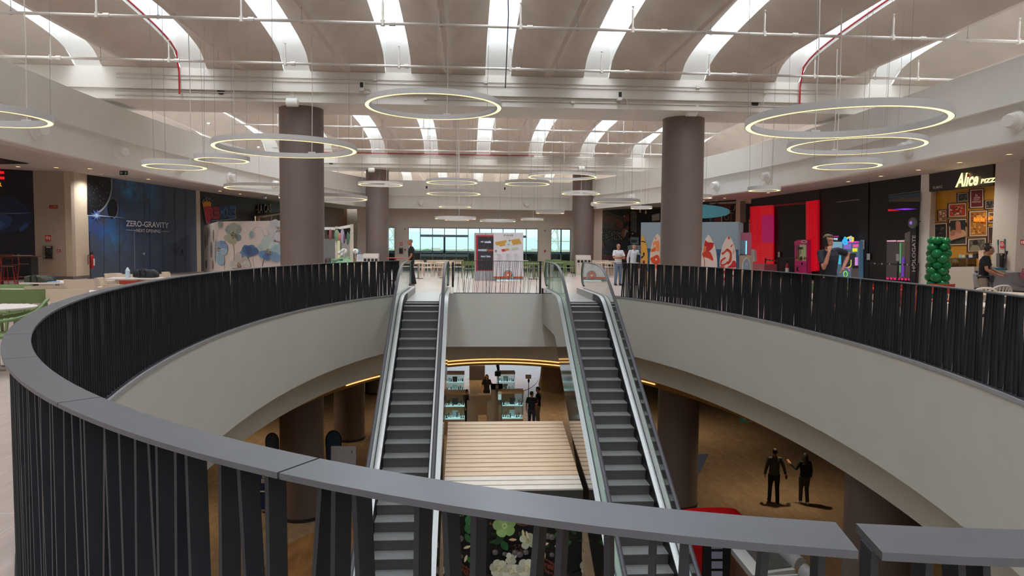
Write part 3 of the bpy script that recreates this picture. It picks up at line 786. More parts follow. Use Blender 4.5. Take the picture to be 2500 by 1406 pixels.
# ================================================================== SHOP FRONTS, FAR WINDOWS, OUTSIDE
def pm(c, rough=.55): return mat('print_%d_%d_%d' % tuple(c), c, rough, var=.05, scale=3)
class Print:
    def __init__(s, pl, off=.006, step=.0015): s.pl, s.off, s.step = pl, off, step; s.mb = MB(); s.mats = []
    def mi(s, c):
        m = pm(c) if isinstance(c, tuple) else c
        if m not in s.mats: s.mats.append(m)
        return s.mats.index(m)
    def p(s, c, pts, sm=0, closed=True):
        if sm: pts = spline(pts, sm, True)
        s.off += s.step
        s.mb.add([s.pl.px(x, y, s.off) for x, y in pts], [tuple(range(len(pts)))], s.mi(c)); return s
    def line(s, c, pts, w=1.0):
        for (x0, y0), (x1, y1) in zip(pts[:-1], pts[1:]):
            L = math.hypot(x1-x0, y1-y0) or 1; nx, ny = -(y1-y0)/L*w/2, (x1-x0)/L*w/2
            s.mb.add([s.pl.px(*q, s.off+.0015) for q in ((x0+nx, y0+ny), (x1+nx, y1+ny), (x1-nx, y1-ny), (x0-nx, y0-ny))], [(0, 1, 2, 3)], s.mi(c))
        s.off += s.step; return s
    def rect(s, c, x0, y0, x1, y1): return s.p(c, [(x0, y0), (x1, y0), (x1, y1), (x0, y1)])
    def ell(s, c, cx, cy, rx, ry, n=24, rot=0): return s.p(c, ellpts(cx, cy, rx, ry, n, rot=rot))
    def text(s, c, body, quad, shear=0, bold=0, depth=0):
        s.off += s.step; text_on(s.mb, s.pl, body, quad, s.off, s.mi(c), shear, bold, depth); return s
    def obj(s, name, parent=None): return s.mb.obj(name, s.mats, parent, 0)
def cv(ox, oy, k): return lambda pts: [(ox+x/k, oy+y/k) for x, y in pts]
def slab(a, b, z0, z1, th=.25, away=True):
    a, b = Vector((a[0], a[1], 0)), Vector((b[0], b[1], 0)); t = (b-a).normalized(); n = Vector((t.y, -t.x, 0))
    if n.dot(EYEV-a) < 0: n = -n
    o = -n*th if away else n*th
    mb = MB(); mb.prism([a+Vector((0, 0, z0)), b+Vector((0, 0, z0)), b+Vector((0, 0, z1)), a+Vector((0, 0, z1))], o); return mb
def pt2(px, py, z): p = gz(px, py, z); return (p.x, p.y)
ZW = 4.6
Z4 = 4.43
# ---- left side plan points (on the ceiling line)
L0, L80, L171, L213 = pt2(-60, 409, Z4), pt2(80, 416.6, Z4), pt2(171.5, 418, Z4), pt2(212.5, 426, Z4)
L478, L488, L680, L790, L874 = pt2(478, 465, Z4), pt2(488, 466.5, Z4), pt2(690, 494.5, Z4), pt2(790, 504, Z4), pt2(874, 514, Z4)
nightm = mat('night_blue_print', (14, 20, 36), .45, var=.5, scale=.5)
struct('wall_left_shop', slab(L0, L80, 0, ZW), nightm, 0)
pillm = mat('beige_pillar', (172, 158, 143), .6, var=.03)
mb = slab(L80, L171, 0, ZW, .25); struct('pillar_left', mb, pillm, 0)
struct('pillar_left_side', slab(L171, L213, 0, ZW, .25), cream, 0)
skirt = mat('grey_skirting', (112, 106, 104), .5)
for k, (a, b) in enumerate(((L80, L171), (L171, L213))):
    struct('baseboard_left_pillar', slab(a, b, 0, .13, .012, False), skirt, 0)
def blobmat(name, base, blobs, rough=.45):
    m = bpy.data.materials.new(name); m.use_nodes = True; nt = m.node_tree; b = nt.nodes['Principled BSDF']; b.inputs['Roughness'].default_value = rough
    g = nt.nodes.new('ShaderNodeNewGeometry'); nz = nt.nodes.new('ShaderNodeTexNoise'); nz.inputs['Scale'].default_value = 1.6; nz.inputs['Detail'].default_value = 7; nz.inputs['Distortion'].default_value = .6
    nt.links.new(g.outputs['Position'], nz.inputs['Vector'])
    cur = None
    for (p, r, c) in blobs:
        d = nt.nodes.new('ShaderNodeVectorMath'); d.operation = 'DISTANCE'; d.inputs[1].default_value = p; nt.links.new(g.outputs['Position'], d.inputs[0])
        mr = nt.nodes.new('ShaderNodeMapRange'); mr.interpolation_type = 'SMOOTHSTEP'; mr.inputs['From Min'].default_value = r; mr.inputs['From Max'].default_value = 0; nt.links.new(d.outputs['Value'], mr.inputs['Value'])
        n2 = nt.nodes.new('ShaderNodeMapRange'); n2.inputs['From Min'].default_value = .38; n2.inputs['From Max'].default_value = .68; nt.links.new(nz.outputs['Fac'], n2.inputs['Value'])
        mu = nt.nodes.new('ShaderNodeMath'); mu.operation = 'MULTIPLY'; nt.links.new(mr.outputs[0], mu.inputs[0]); nt.links.new(n2.outputs[0], mu.inputs[1])
        mx = nt.nodes.new('ShaderNodeMix'); mx.data_type = 'RGBA'; nt.links.new(mu.outputs[0], mx.inputs[0])
        if cur is None: mx.inputs[6].default_value = rgb(base)
        else: nt.links.new(cur, mx.inputs[6])
        mx.inputs[7].default_value = rgb(c); cur = mx.outputs[2]
    nt.links.new(cur, b.inputs['Base Color']); return m
PLB = VPl(L213, L478)
q = lambda x, y: tuple(PLB.px(x, y))
spacem = blobmat('space_print', (74, 86, 106), [(q(215, 470), 3.4, (22, 27, 38)), (q(340, 470), 3.0, (34, 48, 74)), (q(360, 470), 1.8, (64, 134, 188)), (q(312, 448), 1.2, (70, 150, 210)), (q(282, 570), 1.5, (66, 150, 214)), (q(300, 545), 1.5, (40, 78, 130)), (q(240, 528), 1.8, (52, 96, 190)), (q(350, 640), 3.4, (72, 90, 120)), (q(440, 600), 2.4, (66, 76, 96))])
struct('wall_left_mural', slab(L213, L478, 0, ZW), spacem, 0)
pr = Print(PLB)
for x in (253, 291, 352, 365, 397, 427, 453): pr.line((40, 46, 58), [(x, 436+(x-213)*.11), (x+1.5, 672-(x-213)*.06)], .8)
pr.p((15, 18, 26), [(213, 428)]+[(262*0+222+51*math.cos(a), 452+72*math.sin(a)) for a in [R_(d) for d in range(-18, 96, 6)]]+[(213, 524)])
pr.p((150, 160, 172), [(222+52*math.cos(R_(d)), 452+73*math.sin(R_(d))) for d in range(-14, 80, 6)]+[(221+50.5*math.cos(R_(d)), 451+70*math.sin(R_(d))) for d in range(80, -16, -6)])
pr.ell((18, 21, 28), 275, 510, 13, 24)
pr.p((140, 150, 162), [(275+13.5*math.cos(R_(d)), 510+24.5*math.sin(R_(d))) for d in range(-30, 85, 8)]+[(274.5+12.6*math.cos(R_(d)), 509.5+23*math.sin(R_(d))) for d in range(84, -32, -8)])
for r, c in ((17, (58, 92, 160)), (10, (120, 160, 215)), (5, (235, 242, 250))):
    pr.p(c, [(236+(r if k % 2 == 0 else r*.45)*math.cos(k*math.pi/9), 526+(r if k % 2 == 0 else r*.45)*math.sin(k*math.pi/9)) for k in range(18)])
pr.p((170, 200, 235), [(213, 525.5), (236, 524.5), (306, 532), (236, 527.5), (213, 527)])
rs = random.Random(5)
for k in range(70):
    x, y = rs.uniform(214, 262), rs.uniform(440, 505)
    if (x-222)**2/51**2+(y-452)**2/70**2 < .9: pr.rect((130, 120, 110), x, y, x+rs.uniform(.5, 1.6), y+rs.uniform(.5, 1.4))
pr.ell((110, 122, 140), 443, 614, 4.5, 8); pr.ell((44, 50, 62), 444.5, 614.5, 3.8, 7.2)
pr.ell((96, 108, 126), 427, 596, 2.6, 3.6); pr.ell((46, 52, 66), 427.6, 596.3, 2.1, 3)
pr.line((150, 160, 172), [(331, 562), (328, 565), (329.5, 661)], .9); pr.line((92, 102, 120), [(353, 562), (354, 660)], .7)
pr.rect((170, 172, 176), 350.5, 616.5, 353.5, 622); pr.line((150, 152, 156), [(344, 619), (352, 619.3)], 1.0)
pr.line((190, 194, 204), [(308, 561), (332, 562)], .9); pr.line((190, 194, 204), [(394, 564.5), (413, 565.5)], .9)
pr.text((196, 200, 208), 'ZERO-GRAVITY', (308, 538, 552, 412, 543.5, 557), 0, .012)
pr.text((186, 192, 202), 'NEXT OPENING', (333, 558.5, 566.5, 392, 560.5, 568.5), 0, .004)
tag(pr.obj('mural_print'), 'dark blue space mural print with planets and grey lettering along the left wall', 'mural')
# pale nebula streak on the far-left dark shop wall
PL0 = VPl(L0, L80); pr = Print(PL0)
pr.p((24, 40, 74), [(-40, 500), (20, 480), (60, 500), (80, 535), (50, 560), (0, 570), (-40, 550)], 5); pr.p((42, 70, 118), [(-40, 530), (0, 522), (30, 535), (10, 560), (-40, 565)], 5); pr.p((54, 96, 150), [(-30, 545), (-5, 538), (12, 546), (-2, 560), (-30, 560)], 5)
pr.p((110, 140, 180), [(-20, 521), (40, 520), (81, 519), (40, 522)]); pr.p((40, 72, 120), [(48, 556), (66, 544), (70, 550), (52, 566)], 4)
tag(pr.obj('mural_print'), 'black wall print with faint blue nebula at the left edge of the photo', 'mural')
mb = MB(); mb.prism([gz(x, y, 4.40) for x, y in ((-60, 380), (0, 388), (69, 400), (0, 401), (-60, 401))], (0, 0, .02)); struct('ceiling_dark_bay', mb, blackp, 0)
red_e = emis('red_sign_light', (226, 20, 34), 1.0); yel_e = emis('yellow_sign_light', (232, 176, 40), .9)
so = thing('shop_sign', 'glowing red sign letter over a yellow one, cut off at the left edge', 'sign', PL0.px(0, 440, .1))
pr = Print(PL0, .06); pr.text(red_e, 'E', (-13, 404, 437, 11, 405, 438), 0, .03, .1); pr.obj('red_letter', so)
pr = Print(PL0, .06); pr.text(yel_e, 'R', (-6, 445, 455, 5, 445, 455), 0, .02, .05); pr.obj('yellow_letter', so)
# fittings on the beige pillar
def hose_sign(pl, x0, y0, x1, y1, label, cap=None):
    p = pl.px((x0+x1)/2, (y0+y1)/2); o = thing('fire_hose_sign', label, 'sign', p)
    pr = Print(pl, .01); pr.rect((200, 24, 40), x0, y0, x1, y1); w = x1-x0; h = y1-y0
    pr.ell((235, 225, 222), x0+w*.35, y0+h*.45, w*.26, h*.3); pr.ell((200, 24, 40), x0+w*.35, y0+h*.45, w*.19, h*.22); pr.ell((235, 225, 222), x0+w*.35, y0+h*.45, w*.09, h*.1)
    pr.line((235, 225, 222), [(x0+w*.72, y0+h*.25), (x0+w*.85, y0+h*.45), (x0+w*.72, y0+h*.6), (x0+w*.88, y0+h*.82)], w*.13); pr.obj('sign_plate', o)
    if cap:
        pr = Print(pl, .01); pr.text((90, 70, 70), cap, (x0, y1+1.2, y1+3.6, x1, y1+1.2, y1+3.6)); pr.obj('caption', o)
def hose_cab(pl, x0, y0, x1, y1, label):
    p = pl.px((x0+x1)/2, y1); o = thing('hose_cabinet', label, 'cabinet', p)
    mb = MB(); P = [pl.px(*q, 0) for q in ((x0, y0), (x1, y0), (x1, y1), (x0, y1))]; mb.prism(P, pl.n*.1); mb.obj('frame', mat('cabinet_grey', (112, 104, 98), .45), o, 0)
    w = x1-x0; h = y1-y0; pr = Print(pl, .104); pr.rect((16, 16, 20), x0+w*.1, y0+h*.05, x1-w*.1, y1-h*.04); pr.rect((190, 188, 184), x0+w*.25, y0+h*.07, x0+w*.72, y0+h*.15)
    pr.line((110, 110, 112), [(x0+w*.7, y0+h*.25), (x0+w*.78, y0+h*.45), (x0+w*.68, y0+h*.6)], w*.05); pr.line((70, 70, 76), [(x0+w*.3, y0+h*.35), (x0+w*.45, y0+h*.4)], w*.1); pr.line((150, 60, 56), [(x0+w*.4, y0+h*.8), (x0+w*.65, y0+h*.8)], w*.04); pr.obj('glass_front', o)
PLP = VPl(L80, L171); PLS = VPl(L171, L213)
hose_sign(PLP, 110, 574, 124.2, 588, 'red fire hose sign on the beige left pillar', 'IDRANTE')
hose_cab(PLP, 107.5, 600, 130, 632.5, 'black-fronted fire hose cabinet on the beige left pillar')
pr = Print(PLP, .03); pr.rect((150, 40, 36), 120, 501, 141, 509); pr.text((226, 150, 120), 'ALLARME', (122, 503, 507, 138, 503, 507)); tag(pr.obj('alarm_sign'), 'small red alarm sign high on the beige left pillar', 'sign')
pr = Print(PLP, .03); pr.rect((176, 24, 34), 139, 609, 147.5, 614.5); pr.rect((230, 210, 205), 141, 610.5, 145, 613); tag(pr.obj('alarm_button'), 'small red call point right of the hose cabinet on the left pillar', 'alarm')
pr = Print(PLP, .004); pr.rect((160, 143, 124), 110.5, 647, 140.5, 667); pr.rect((172, 154, 134), 111.5, 648, 139.5, 666); tag(pr.obj('wall_hatch'), 'flush beige service hatch low on the left pillar', 'hatch')
p = PLS.px(208, 672); p.z = 0; n = PLS.n; b = p+n*.22
fe = thing('fire_extinguisher', 'red fire extinguisher on a black pole stand beside the beige left pillar', 'extinguisher', b)
mb = MB(); mb.tube([b, b+Vector((0, 0, 2.0))], .014, 6); mb.lathe(b, [(.13, 0), (.13, .02)], 16); mb.obj('pole', blackp, fe)
c = b+PLS.t*.12; mb = MB(); mb.lathe(c+Vector((0, 0, .42)), [(0, 0), (.085, .02), (.09, .06), (.09, .5), (.06, .57), (.03, .6), (.03, .64)], 18); mb.obj('cylinder', redp, fe)
mb = MB(); mb.cb(c+Vector((0, 0, 1.06)), (.06, .05, .1)); mb.tube([c+Vector((0, 0, 1.08)), c+Vector((.1, -.05, 1.16))], .012, 6); mb.tube([c+Vector((.03, 0, 1.05)), c+Vector((-.1, -.08, 1.0)), c+Vector((-.12, -.06, .6))], .015, 6); mb.obj('valve_and_hose', blackp, fe)
mb = MB(); lp = VPl((c+n*.092).xy, (c+n*.092+PLS.t).xy); mb.prism([lp.pt(u, z) for u, z in ((-.05, .55), (.06, .55), (.06, .85), (-.05, .85))], n*.002); mb.obj('paper_tag', paper, fe, 0)
# ---- narrow pier, dark kebab shop front with its logo
struct('pillar_pier', slab(L478, L488, 0, ZW, .25), cream, 0)
struct('wall_left_dark', slab(L488, L680, 0, ZW), mat('charcoal_front', (56, 57, 60), .5, var=.05), 0)
struct('wall_left_link', slab(L680, L790, 0, ZW), mat('charcoal_front', (56, 57, 60)), 0)
PLK = VPl(L488, L680); k5 = cv(480, 470, 7.029)
lg = thing('shop_logo', 'cut-out shop logo with yellow crown and red and blue letters on the dark wall', 'sign', PLK.px(535, 520, .05))
pr = Print(PLK, .05)
outl = k5([(95, 160), (120, 105), (150, 110), (172, 70), (195, 110), (230, 95), (265, 150), (258, 245), (360, 240), (480, 230), (640, 222), (675, 235), (672, 360), (680, 445), (560, 462), (400, 480), (250, 490), (232, 520), (195, 538), (158, 515), (140, 400), (118, 290)])
pr.p((176, 178, 186), outl); pr.off += .01; cx_, cy_ = 530, 515
pr.p((38, 40, 66), [(x+(cx_-x)*.035, y+(cy_-y)*.05) for x, y in outl])
pr.p((214, 152, 44), k5([(112, 250), (104, 150), (128, 180), (136, 130), (158, 175), (172, 105), (196, 172), (222, 130), (228, 180), (254, 155), (246, 240), (180, 232)]))
pr.p((186, 44, 62), k5([(132, 250), (180, 236), (246, 244), (240, 330), (236, 450), (222, 510), (196, 522), (168, 508), (150, 420)]), 3)
pr.text((182, 48, 64), 'KEB', tuple(v for v in (515, 506.5, 536, 537, 504.5, 534)), 0, .05)
pr.text((70, 108, 168), 'HOUZE', (539, 504, 534, 575, 502.5, 531.5), 0, .05)
pr.obj('logo_plate', lg)
so = thing('shop_sign', 'beige raised capital letters on the dark wall, left of the big left column', 'sign', PLK.px(650, 508, .05))
pr = Print(PLK, .03); pr.text((200, 180, 158), 'LA CAS', (630, 499, 521, 662.5, 497.5, 518), 0, .02, .08); pr.line((200, 180, 158), [(623, 513.5), (630, 511)], 1.6); pr.obj('letters', so)
# lit canopy of the shop behind the hoarding
kc = thing('shop_canopy', 'cream canopy with a lit edge and products under it, above the flower hoarding', 'canopy', PLK.px(655, 530, .8))
mb = MB(); P = [PLK.px(x, y, .6) for x, y in ((624, 527), (690, 516), (690, 520), (624, 531))]; mb.prism(P, PLK.n*.5); mb.obj('fascia', mat('canopy_cream', (188, 162, 130), .5), kc, 0)
pr = Print(PLK, .45); pr.p(emis('canopy_light', (240, 210, 150), .8), [(622, 528), (625, 527), (627, 545), (623, 545)])
pr.p((104, 74, 50), [(624, 530), (690, 519), (690, 545), (624, 545)])
for k in range(16):
    x = 627+k*3.9+rs.uniform(-.6, .6); c = rs.choice([(150, 30, 30), (200, 190, 170), (60, 40, 34), (190, 150, 70), (120, 100, 90)]); pr.rect(c, x, 531-k*.3, x+2.4, 541)
pr.obj('display', kc)
# brown wall and pale shop back wall between the left columns
struct('wall_left_brown', slab(L790, L874, 0, ZW), mat('brown_shop_wall', (112, 74, 44), .6, var=.05), 0)
PLN = VPl(L790, L874)
pr = Print(PLN, .02); pr.p((196, 188, 184), [(786, 583), (876, 583), (876, 664), (786, 664)])
pr.text((60, 58, 66), 'CUCINA', (861.5, 598, 601.5, 870, 598, 601.5)); pr.text((60, 58, 66), 'DELIZIE', (861.5, 603.5, 607, 868, 603.5, 607))
pr.line((150, 130, 128), ellpts(841, 602, 8.5, 12, 26)+[(849.5, 602)], .7); pr.text((140, 110, 108), 'Dolci', (837, 602, 606, 848, 602, 606), .3)
tag(pr.obj('wall_panel'), 'pale wall panel with faint round emblem, behind the dessert counter', 'panel')
# ---- far window wall
YF = 43.6
def fx(px, y=585): return aty(px, y, YF).x
zh = aty(1150, 556.5, YF).z
X872, X1448 = fx(872), fx(1470)
wins = [(fx(930), fx(964)), (fx(996.5), fx(1314)), (fx(1345), fx(1393))]
farm = mat('far_wall', (196, 184, 170), .65, var=.03, scale=1)
mb = MB(); mb.bx(X872, X1448, YF, YF+.3, zh, ZW)
xs = [X872]+[v for w in wins for v in w]+[X1448]
for i in range(0, len(xs), 2): mb.bx(xs[i], xs[i+1], YF, YF+.3, 0, zh)
struct('wall_far', mb, farm, 0)
mb = MB(); mb.bx(X872-.02, X872+.3, YF+.3, YF+9, 0, ZW); struct('wall_far_left_return', mb, cream, 0)
mb = MB(); mb.bx(X1448-.3, X1448, YF+.3, 55, 0, ZW); struct('wall_far_right_return', mb, cream, 0)
framem = mat('window_frame_teal', (92, 118, 128), .4, metal=.3)
zsill = aty(1150, 613, YF).z
ztr = aty(1084, 575, YF).z
for k, (a, b) in enumerate(wins):
    mb = MB(); d0, d1 = YF+.05, YF+.13
    mb.bx(a, a+.035, d0, d1, 0, zh); mb.bx(b-.035, b, d0, d1, 0, zh); mb.bx(a, b, d0, d1, zh-.05, zh); mb.bx(a, b, d0, d1, 0, .1)
    if k == 1:
        for x in (1026, 1056, 1085, 1114, 1143, 1171, 1200, 1228, 1258, 1285): w = .06 if x == 1085 else .022; mb.bx(fx(x)-w, fx(x)+w, d0, d1, 0, zh if x != 1085 else ztr) ; mb.bx(fx(x)-.022, fx(x)+.022, d0, d1, 0, zh)
        for u, v in ((1026, 1143), (1258, 1285)): mb.bx(fx(u), fx(v), d0-.02, d1, ztr-.09, ztr+.05)
        mb.bx(fx(1026), fx(1143), d0-.01, d1, zsill-.35, zsill-.2)
    else:
        if k == 2: mb.bx(fx(1370)-.04, fx(1370)+.04, d0, d1, 0, zh)
    mb.bx(a, b, d0, d1, zsill-.12, zsill)
    o = struct('window_%d' % (k+1), mb, framem, 0)
    mb = MB(); mb.bx(a+.04, b-.04, YF+.085, YF+.095, .1, zh-.06); mb.obj('window_pane', clear, o, 0)
# dark slatted parapet just outside the windows
pp = thing('parapet', 'dark slatted parapet outside the far windows', 'balustrade', (1, YF+.8, 0))
mb = MB(); mb.bx(X872, X1448, YF+.55, YF+.95, zsill-.14, zsill-.08); mb.obj('coping', mat('parapet_cap', (92, 104, 112), .4), pp, 0)
rs = random.Random(11); mb = MB()
for k in range(230):
    x = X872+(X1448-X872)*(k+rs.uniform(0, .5))/230; mb.bar((x+rs.uniform(-.04, .04), YF+.7, 0), (x, YF+.7, zsill-.14), .05, .02, (1, 0, 0))
mb.bx(X872, X1448, YF+.78, YF+.8, 0, zsill-.15)
mb.obj('slats', mat('parapet_slat', (36, 46, 52), .45), pp, 0)
# fittings on the far piers
PLF = VPl((X872, YF), (X1448, YF))
hose_sign(PLF, 976, 592, 983.2, 599, 'red fire hose sign on the far white pier, left of the bald man')
hose_cab(PLF, 974.5, 604.5, 984, 619, 'black fire hose cabinet on the far white pier, left of the bald man')
for px, py, l in ((989, 559, 'small round sensor high on the far pier left of the bald man'), (1330.5, 563, 'small round sensor high on the far pier right of the map panel'), (989, 609.5, 'small red call point on the far pier left of the bald man'), (1330.5, 612.5, 'small red call point on the far pier right of the map panel')):
    p = PLF.px(px, py, .04); o = MB(); o.cb(p, (.1, .07, .1)); tag(o.obj('wall_device', redp if 'red' in l else mat('sensor_grey', (140, 130, 122))), l, 'sensor')
for px in (978, 1068, 1160, 1244, 1338):
    l = bpy.data.lights.new('wall_washer_beam', 'SPOT'); l.energy = 60; l.color = (1, .72, .4); l.spot_size = R_(62); l.spot_blend = .8
    lo = bpy.data.objects.new('wall_washer_beam', l); COL.objects.link(lo); p = aty(px, 515, YF-.28); lo.location = (p.x, YF-.3, 4.3)
# outside: plain, tree belt, town, mountains, pylons
mb = MB(); mb.bx(-900, 900, YF+1.5, 2600, -9.2, -9.0); o = mb.obj('ground_outside', mat('outside_plain', (150, 166, 120), .9, var=.3, scale=.02), None, 0); o['kind'] = 'structure'
mb = MB(); N = 90; rs = random.Random(4)
def ridge(x): return 150+120*math.exp(-((x+200)/230)**2)+95*math.exp(-((x-160)/150)**2)+60*math.exp(-((x+560)/180)**2)+50*math.exp(-((x-480)/140)**2)+16*math.sin(x*.021)+9*math.sin(x*.053)+5*math.sin(x*.13)
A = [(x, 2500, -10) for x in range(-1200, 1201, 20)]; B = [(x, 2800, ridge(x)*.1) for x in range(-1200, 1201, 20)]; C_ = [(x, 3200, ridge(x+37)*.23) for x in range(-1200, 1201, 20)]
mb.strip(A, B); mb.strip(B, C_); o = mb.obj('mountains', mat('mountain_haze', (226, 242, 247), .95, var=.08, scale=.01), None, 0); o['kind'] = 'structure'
mb = MB()
for k in range(60): x = rs.uniform(-420, 420); y = rs.uniform(900, 1500); mb.bx(x, x+rs.uniform(8, 26), y, y+12, -9, -9+rs.uniform(3, 8))
o = mb.obj('town', mat('town_white', (226, 220, 210), .8), None, 0); o['kind'] = 'stuff'; tag(o, 'pale distant town on the plain beyond the far windows', 'town')
mb = MB()
for k in range(220):
    x = rs.uniform(-80, 110); y = rs.uniform(150, 420); s = rs.uniform(2, 4.5); mb.ell((x, y, -9+s*.9), (s*1.3, s, s*rs.uniform(.8, 1.25)), 7, 5)
o = mb.obj('tree_belt', mat('far_tree_green', (96, 128, 72), .9, var=.35, scale=.3), None, 30); o['kind'] = 'stuff'; tag(o, 'belt of green trees outside the far windows', 'trees')
def pylon(px, label):
    p = aty(px, 600, 170); mb = MB(); z0, z1 = -9, 9.5
    for s in (-1, 1):
        for t in (-1, 1): mb.tube([(p.x+s*2.2, 170+t*2, z0), (p.x+s*.4, 170+t*.4, z1)], .12, 4)
    for k in range(7):
        f = k/7; w = 2.2-1.8*f; w2 = 2.2-1.8*(f+1/7); za, zb = z0+(z1-z0)*f, z0+(z1-z0)*(f+1/7)
        mb.tube([(p.x-w, 168+1.6*f, za), (p.x+w2, 168+1.6*f, zb)], .09, 4); mb.tube([(p.x+w, 168+1.6*f, za), (p.x-w2, 168+1.6*f, zb)], .09, 4)
    for z, w in ((3, 4.2), (6, 3.4)): mb.tube([(p.x-w, 170, z), (p.x+w, 170, z)], .14, 4)
    tag(mb.obj('pylon', white), label, 'pylon')
pylon(1352, 'white lattice pylon outside the narrow right-hand far window'); pylon(952, 'white lattice pylon outside the narrow left-hand far window')
# ---- right side
R1448, R1612, R1700 = pt2(1440, 514.5, Z4), pt2(1612, 505, Z4), pt2(1716, 494, Z4)
R1795, R1833, R2001, R2249 = pt2(1797, 487.5, Z4), pt2(1834, 486, Z4), pt2(2001, 463.5, Z4), pt2(2249, 427, Z4)
R2275, R2431, R2491, R2600 = pt2(2275, 424.5, Z4), pt2(2431, 400, Z4), pt2(2491, 392, Z4), pt2(2640, 371, Z4)
brk = brickmat('print_brick', (150, 78, 52), (128, 62, 44), (88, 52, 40), .30, .12, .02, .5, 'xz')
cafebg = mat('cafe_print_brown', (92, 62, 50), .5, var=.4, scale=1.2)
struct('wall_right_cafe', slab(R1448, R1612, 0, ZW), cafebg, 0)
PLC = VPl(R1448, R1612); k4 = cv(1440, 490, 7.811); pr = Print(PLC)
K = lambda c, pts, sm=0: pr.p(c, k4(pts), sm)
K((40, 28, 26), [(70, 205), (1400, 150), (1400, 1200), (70, 1200)]); K((84, 54, 42), [(70, 215), (300, 205), (640, 330), (640, 560), (70, 500)])
pr.p(brk, k4([(215, 250), (560, 350), (640, 430), (640, 540), (215, 400)]))
for a, b in (((80, 300), (260, 350)), ((300, 205), (650, 335)), ((80, 490), (640, 560))): pr.line((92, 74, 62), k4([a, b]), 2.6)
pr.rect((128, 112, 102), 1451, 541, 1457.5, 553); pr.rect((140, 124, 112), 1458, 541.5, 1464, 554); pr.rect((118, 78, 56), 1489, 544, 1498, 557); pr.rect((70, 40, 34), 1499, 547, 1504, 558)
for k in range(6): pr.line((150, 138, 126), k4([(245+k*22, 400), (245+k*22, 520)]), .8)
for k in range(190):
    u, v = rs.uniform(75, 600), rs.uniform(560, 740); c = rs.choice([(120, 110, 104), (90, 82, 78), (160, 150, 144), (70, 62, 60), (190, 182, 176)]); s = rs.uniform(6, 16); pr.off -= .0015
    K(c, [(u, v), (u+s, v+2), (u+s*.9, v+s*1.5), (u-1, v+s*1.4)])
K((134, 80, 58), [(185, 770), (245, 760), (290, 870), (230, 890)]); K((96, 60, 48), [(70, 890), (290, 870), (300, 910), (70, 935)])
K((120, 62, 44), [(650, 270), (755, 270), (755, 400), (650, 400)]); 
pr.p(brickmat('print_grey_brick', (120, 112, 102), (96, 90, 84), (60, 54, 52), .28, .11, .02, .5, 'xz'), k4([(780, 190), (890, 205), (890, 610), (780, 600)]))
K((22, 20, 22), [(890, 190), (1400, 150), (1400, 420), (980, 420), (970, 700), (890, 640)]); K((176, 172, 168), [(1185, 270), (1330, 240), (1330, 370), (1185, 385)])
for x, y in ((958, 195), (1068, 220)): pr.ell((226, 206, 170), 1440+x/7.811, 490+y/7.811, 2.2, 4.6)
pr.ell((236, 190, 140), 1440+655/7.811, 490+298/7.811, 1.2, 2.6)
K((24, 18, 18), [(665, 430), (700, 395), (745, 405), (752, 470), (735, 540), (690, 540)], 4); K((112, 70, 54), [(690, 500), (740, 470), (735, 560), (700, 580)], 4)
K((146, 92, 66), [(640, 540), (680, 530), (670, 660), (760, 730), (740, 770), (620, 690), (595, 620)], 3); K((176, 164, 156), [(680, 550), (740, 600), (720, 700), (660, 690)], 3)
K((30, 30, 36), [(700, 600), (745, 620), (735, 720), (750, 960), (590, 960), (600, 760), (660, 700)], 3)
K((130, 150, 164), [(770, 690), (930, 700), (930, 830), (770, 820)]); K((60, 72, 84), [(790, 740), (910, 745), (900, 800), (790, 800)]); K((20, 18, 20), [(780, 600), (815, 585), (850, 610), (845, 680), (790, 680)], 4); pr.ell((220, 190, 170), 1440+815/7.811, 490+628/7.811, 1.8, 2.2)
K((150, 166, 178), [(720, 860), (830, 830), (960, 850), (960, 960), (720, 940)]); K((34, 38, 46), [(300, 800), (560, 780), (600, 1000), (300, 1010)]); K((64, 78, 96), [(360, 810), (430, 800), (440, 840), (370, 850)])
K((104, 46, 40), [(70, 1060), (230, 1020), (420, 1040), (640, 960), (760, 940), (960, 1000), (960, 1130), (70, 1120)], 4)
for k in range(26): u, v = rs.uniform(80, 940), rs.uniform(1010, 1110); pr.off -= .0012; pr.line(rs.choice([(160, 80, 66), (72, 32, 30), (186, 110, 92)]), k4([(u, v), (u+rs.uniform(20, 70), v+rs.uniform(-30, 40))]), 1.1)
tag(pr.obj('mural_print'), 'large cafe photo mural with brick, bottle shelves and an aproned barista figure', 'mural')
# dark restaurant behind the surfboard kiosk, piers
struct('wall_right_link', slab(R1612, R1700, 0, ZW), mat('link_dark', (60, 52, 50), .6), 0)
struct('wall_right_dark', slab(R1700, R1795, 0, ZW), mat('dark_interior', (26, 20, 22), .6, var=.4), 0)
PLD = VPl(R1700, R1795); pr = Print(PLD, .02); k5 = cv(1690, 470, 7.03)
pr.p((176, 164, 150), k5([(155, 185), (760, 150), (760, 190), (155, 205)])); pr.p((96, 44, 34), k5([(460, 205), (690, 190), (640, 300), (470, 240)])); pr.p((34, 44, 74), k5([(160, 180), (300, 180), (300, 200), (160, 205)]))
pr.p((110, 42, 34), k5([(380, 440), (500, 420), (500, 495), (380, 495)])); pr.p((24, 40, 66), k5([(160, 450), (380, 440), (380, 495), (160, 495)])); pr.rect((206, 202, 200), 1761, 527, 1763, 541)
pr.line((150, 140, 120), k5(ellpts(590, 430, 38, 38, 22)+[(628, 430)]), 1.2); pr.line((190, 186, 180), k5([(735, 215), (735, 260), (715, 300), (695, 310)]), 1.2); pr.line((120, 70, 44), k5([(665, 300), (665, 500)]), 3); pr.line((170, 150, 120), k5([(610, 355), (715, 350)]), 1.0)
tag(pr.obj('restaurant_front'), 'dark restaurant front with red and black details behind the teal board', 'shop front')
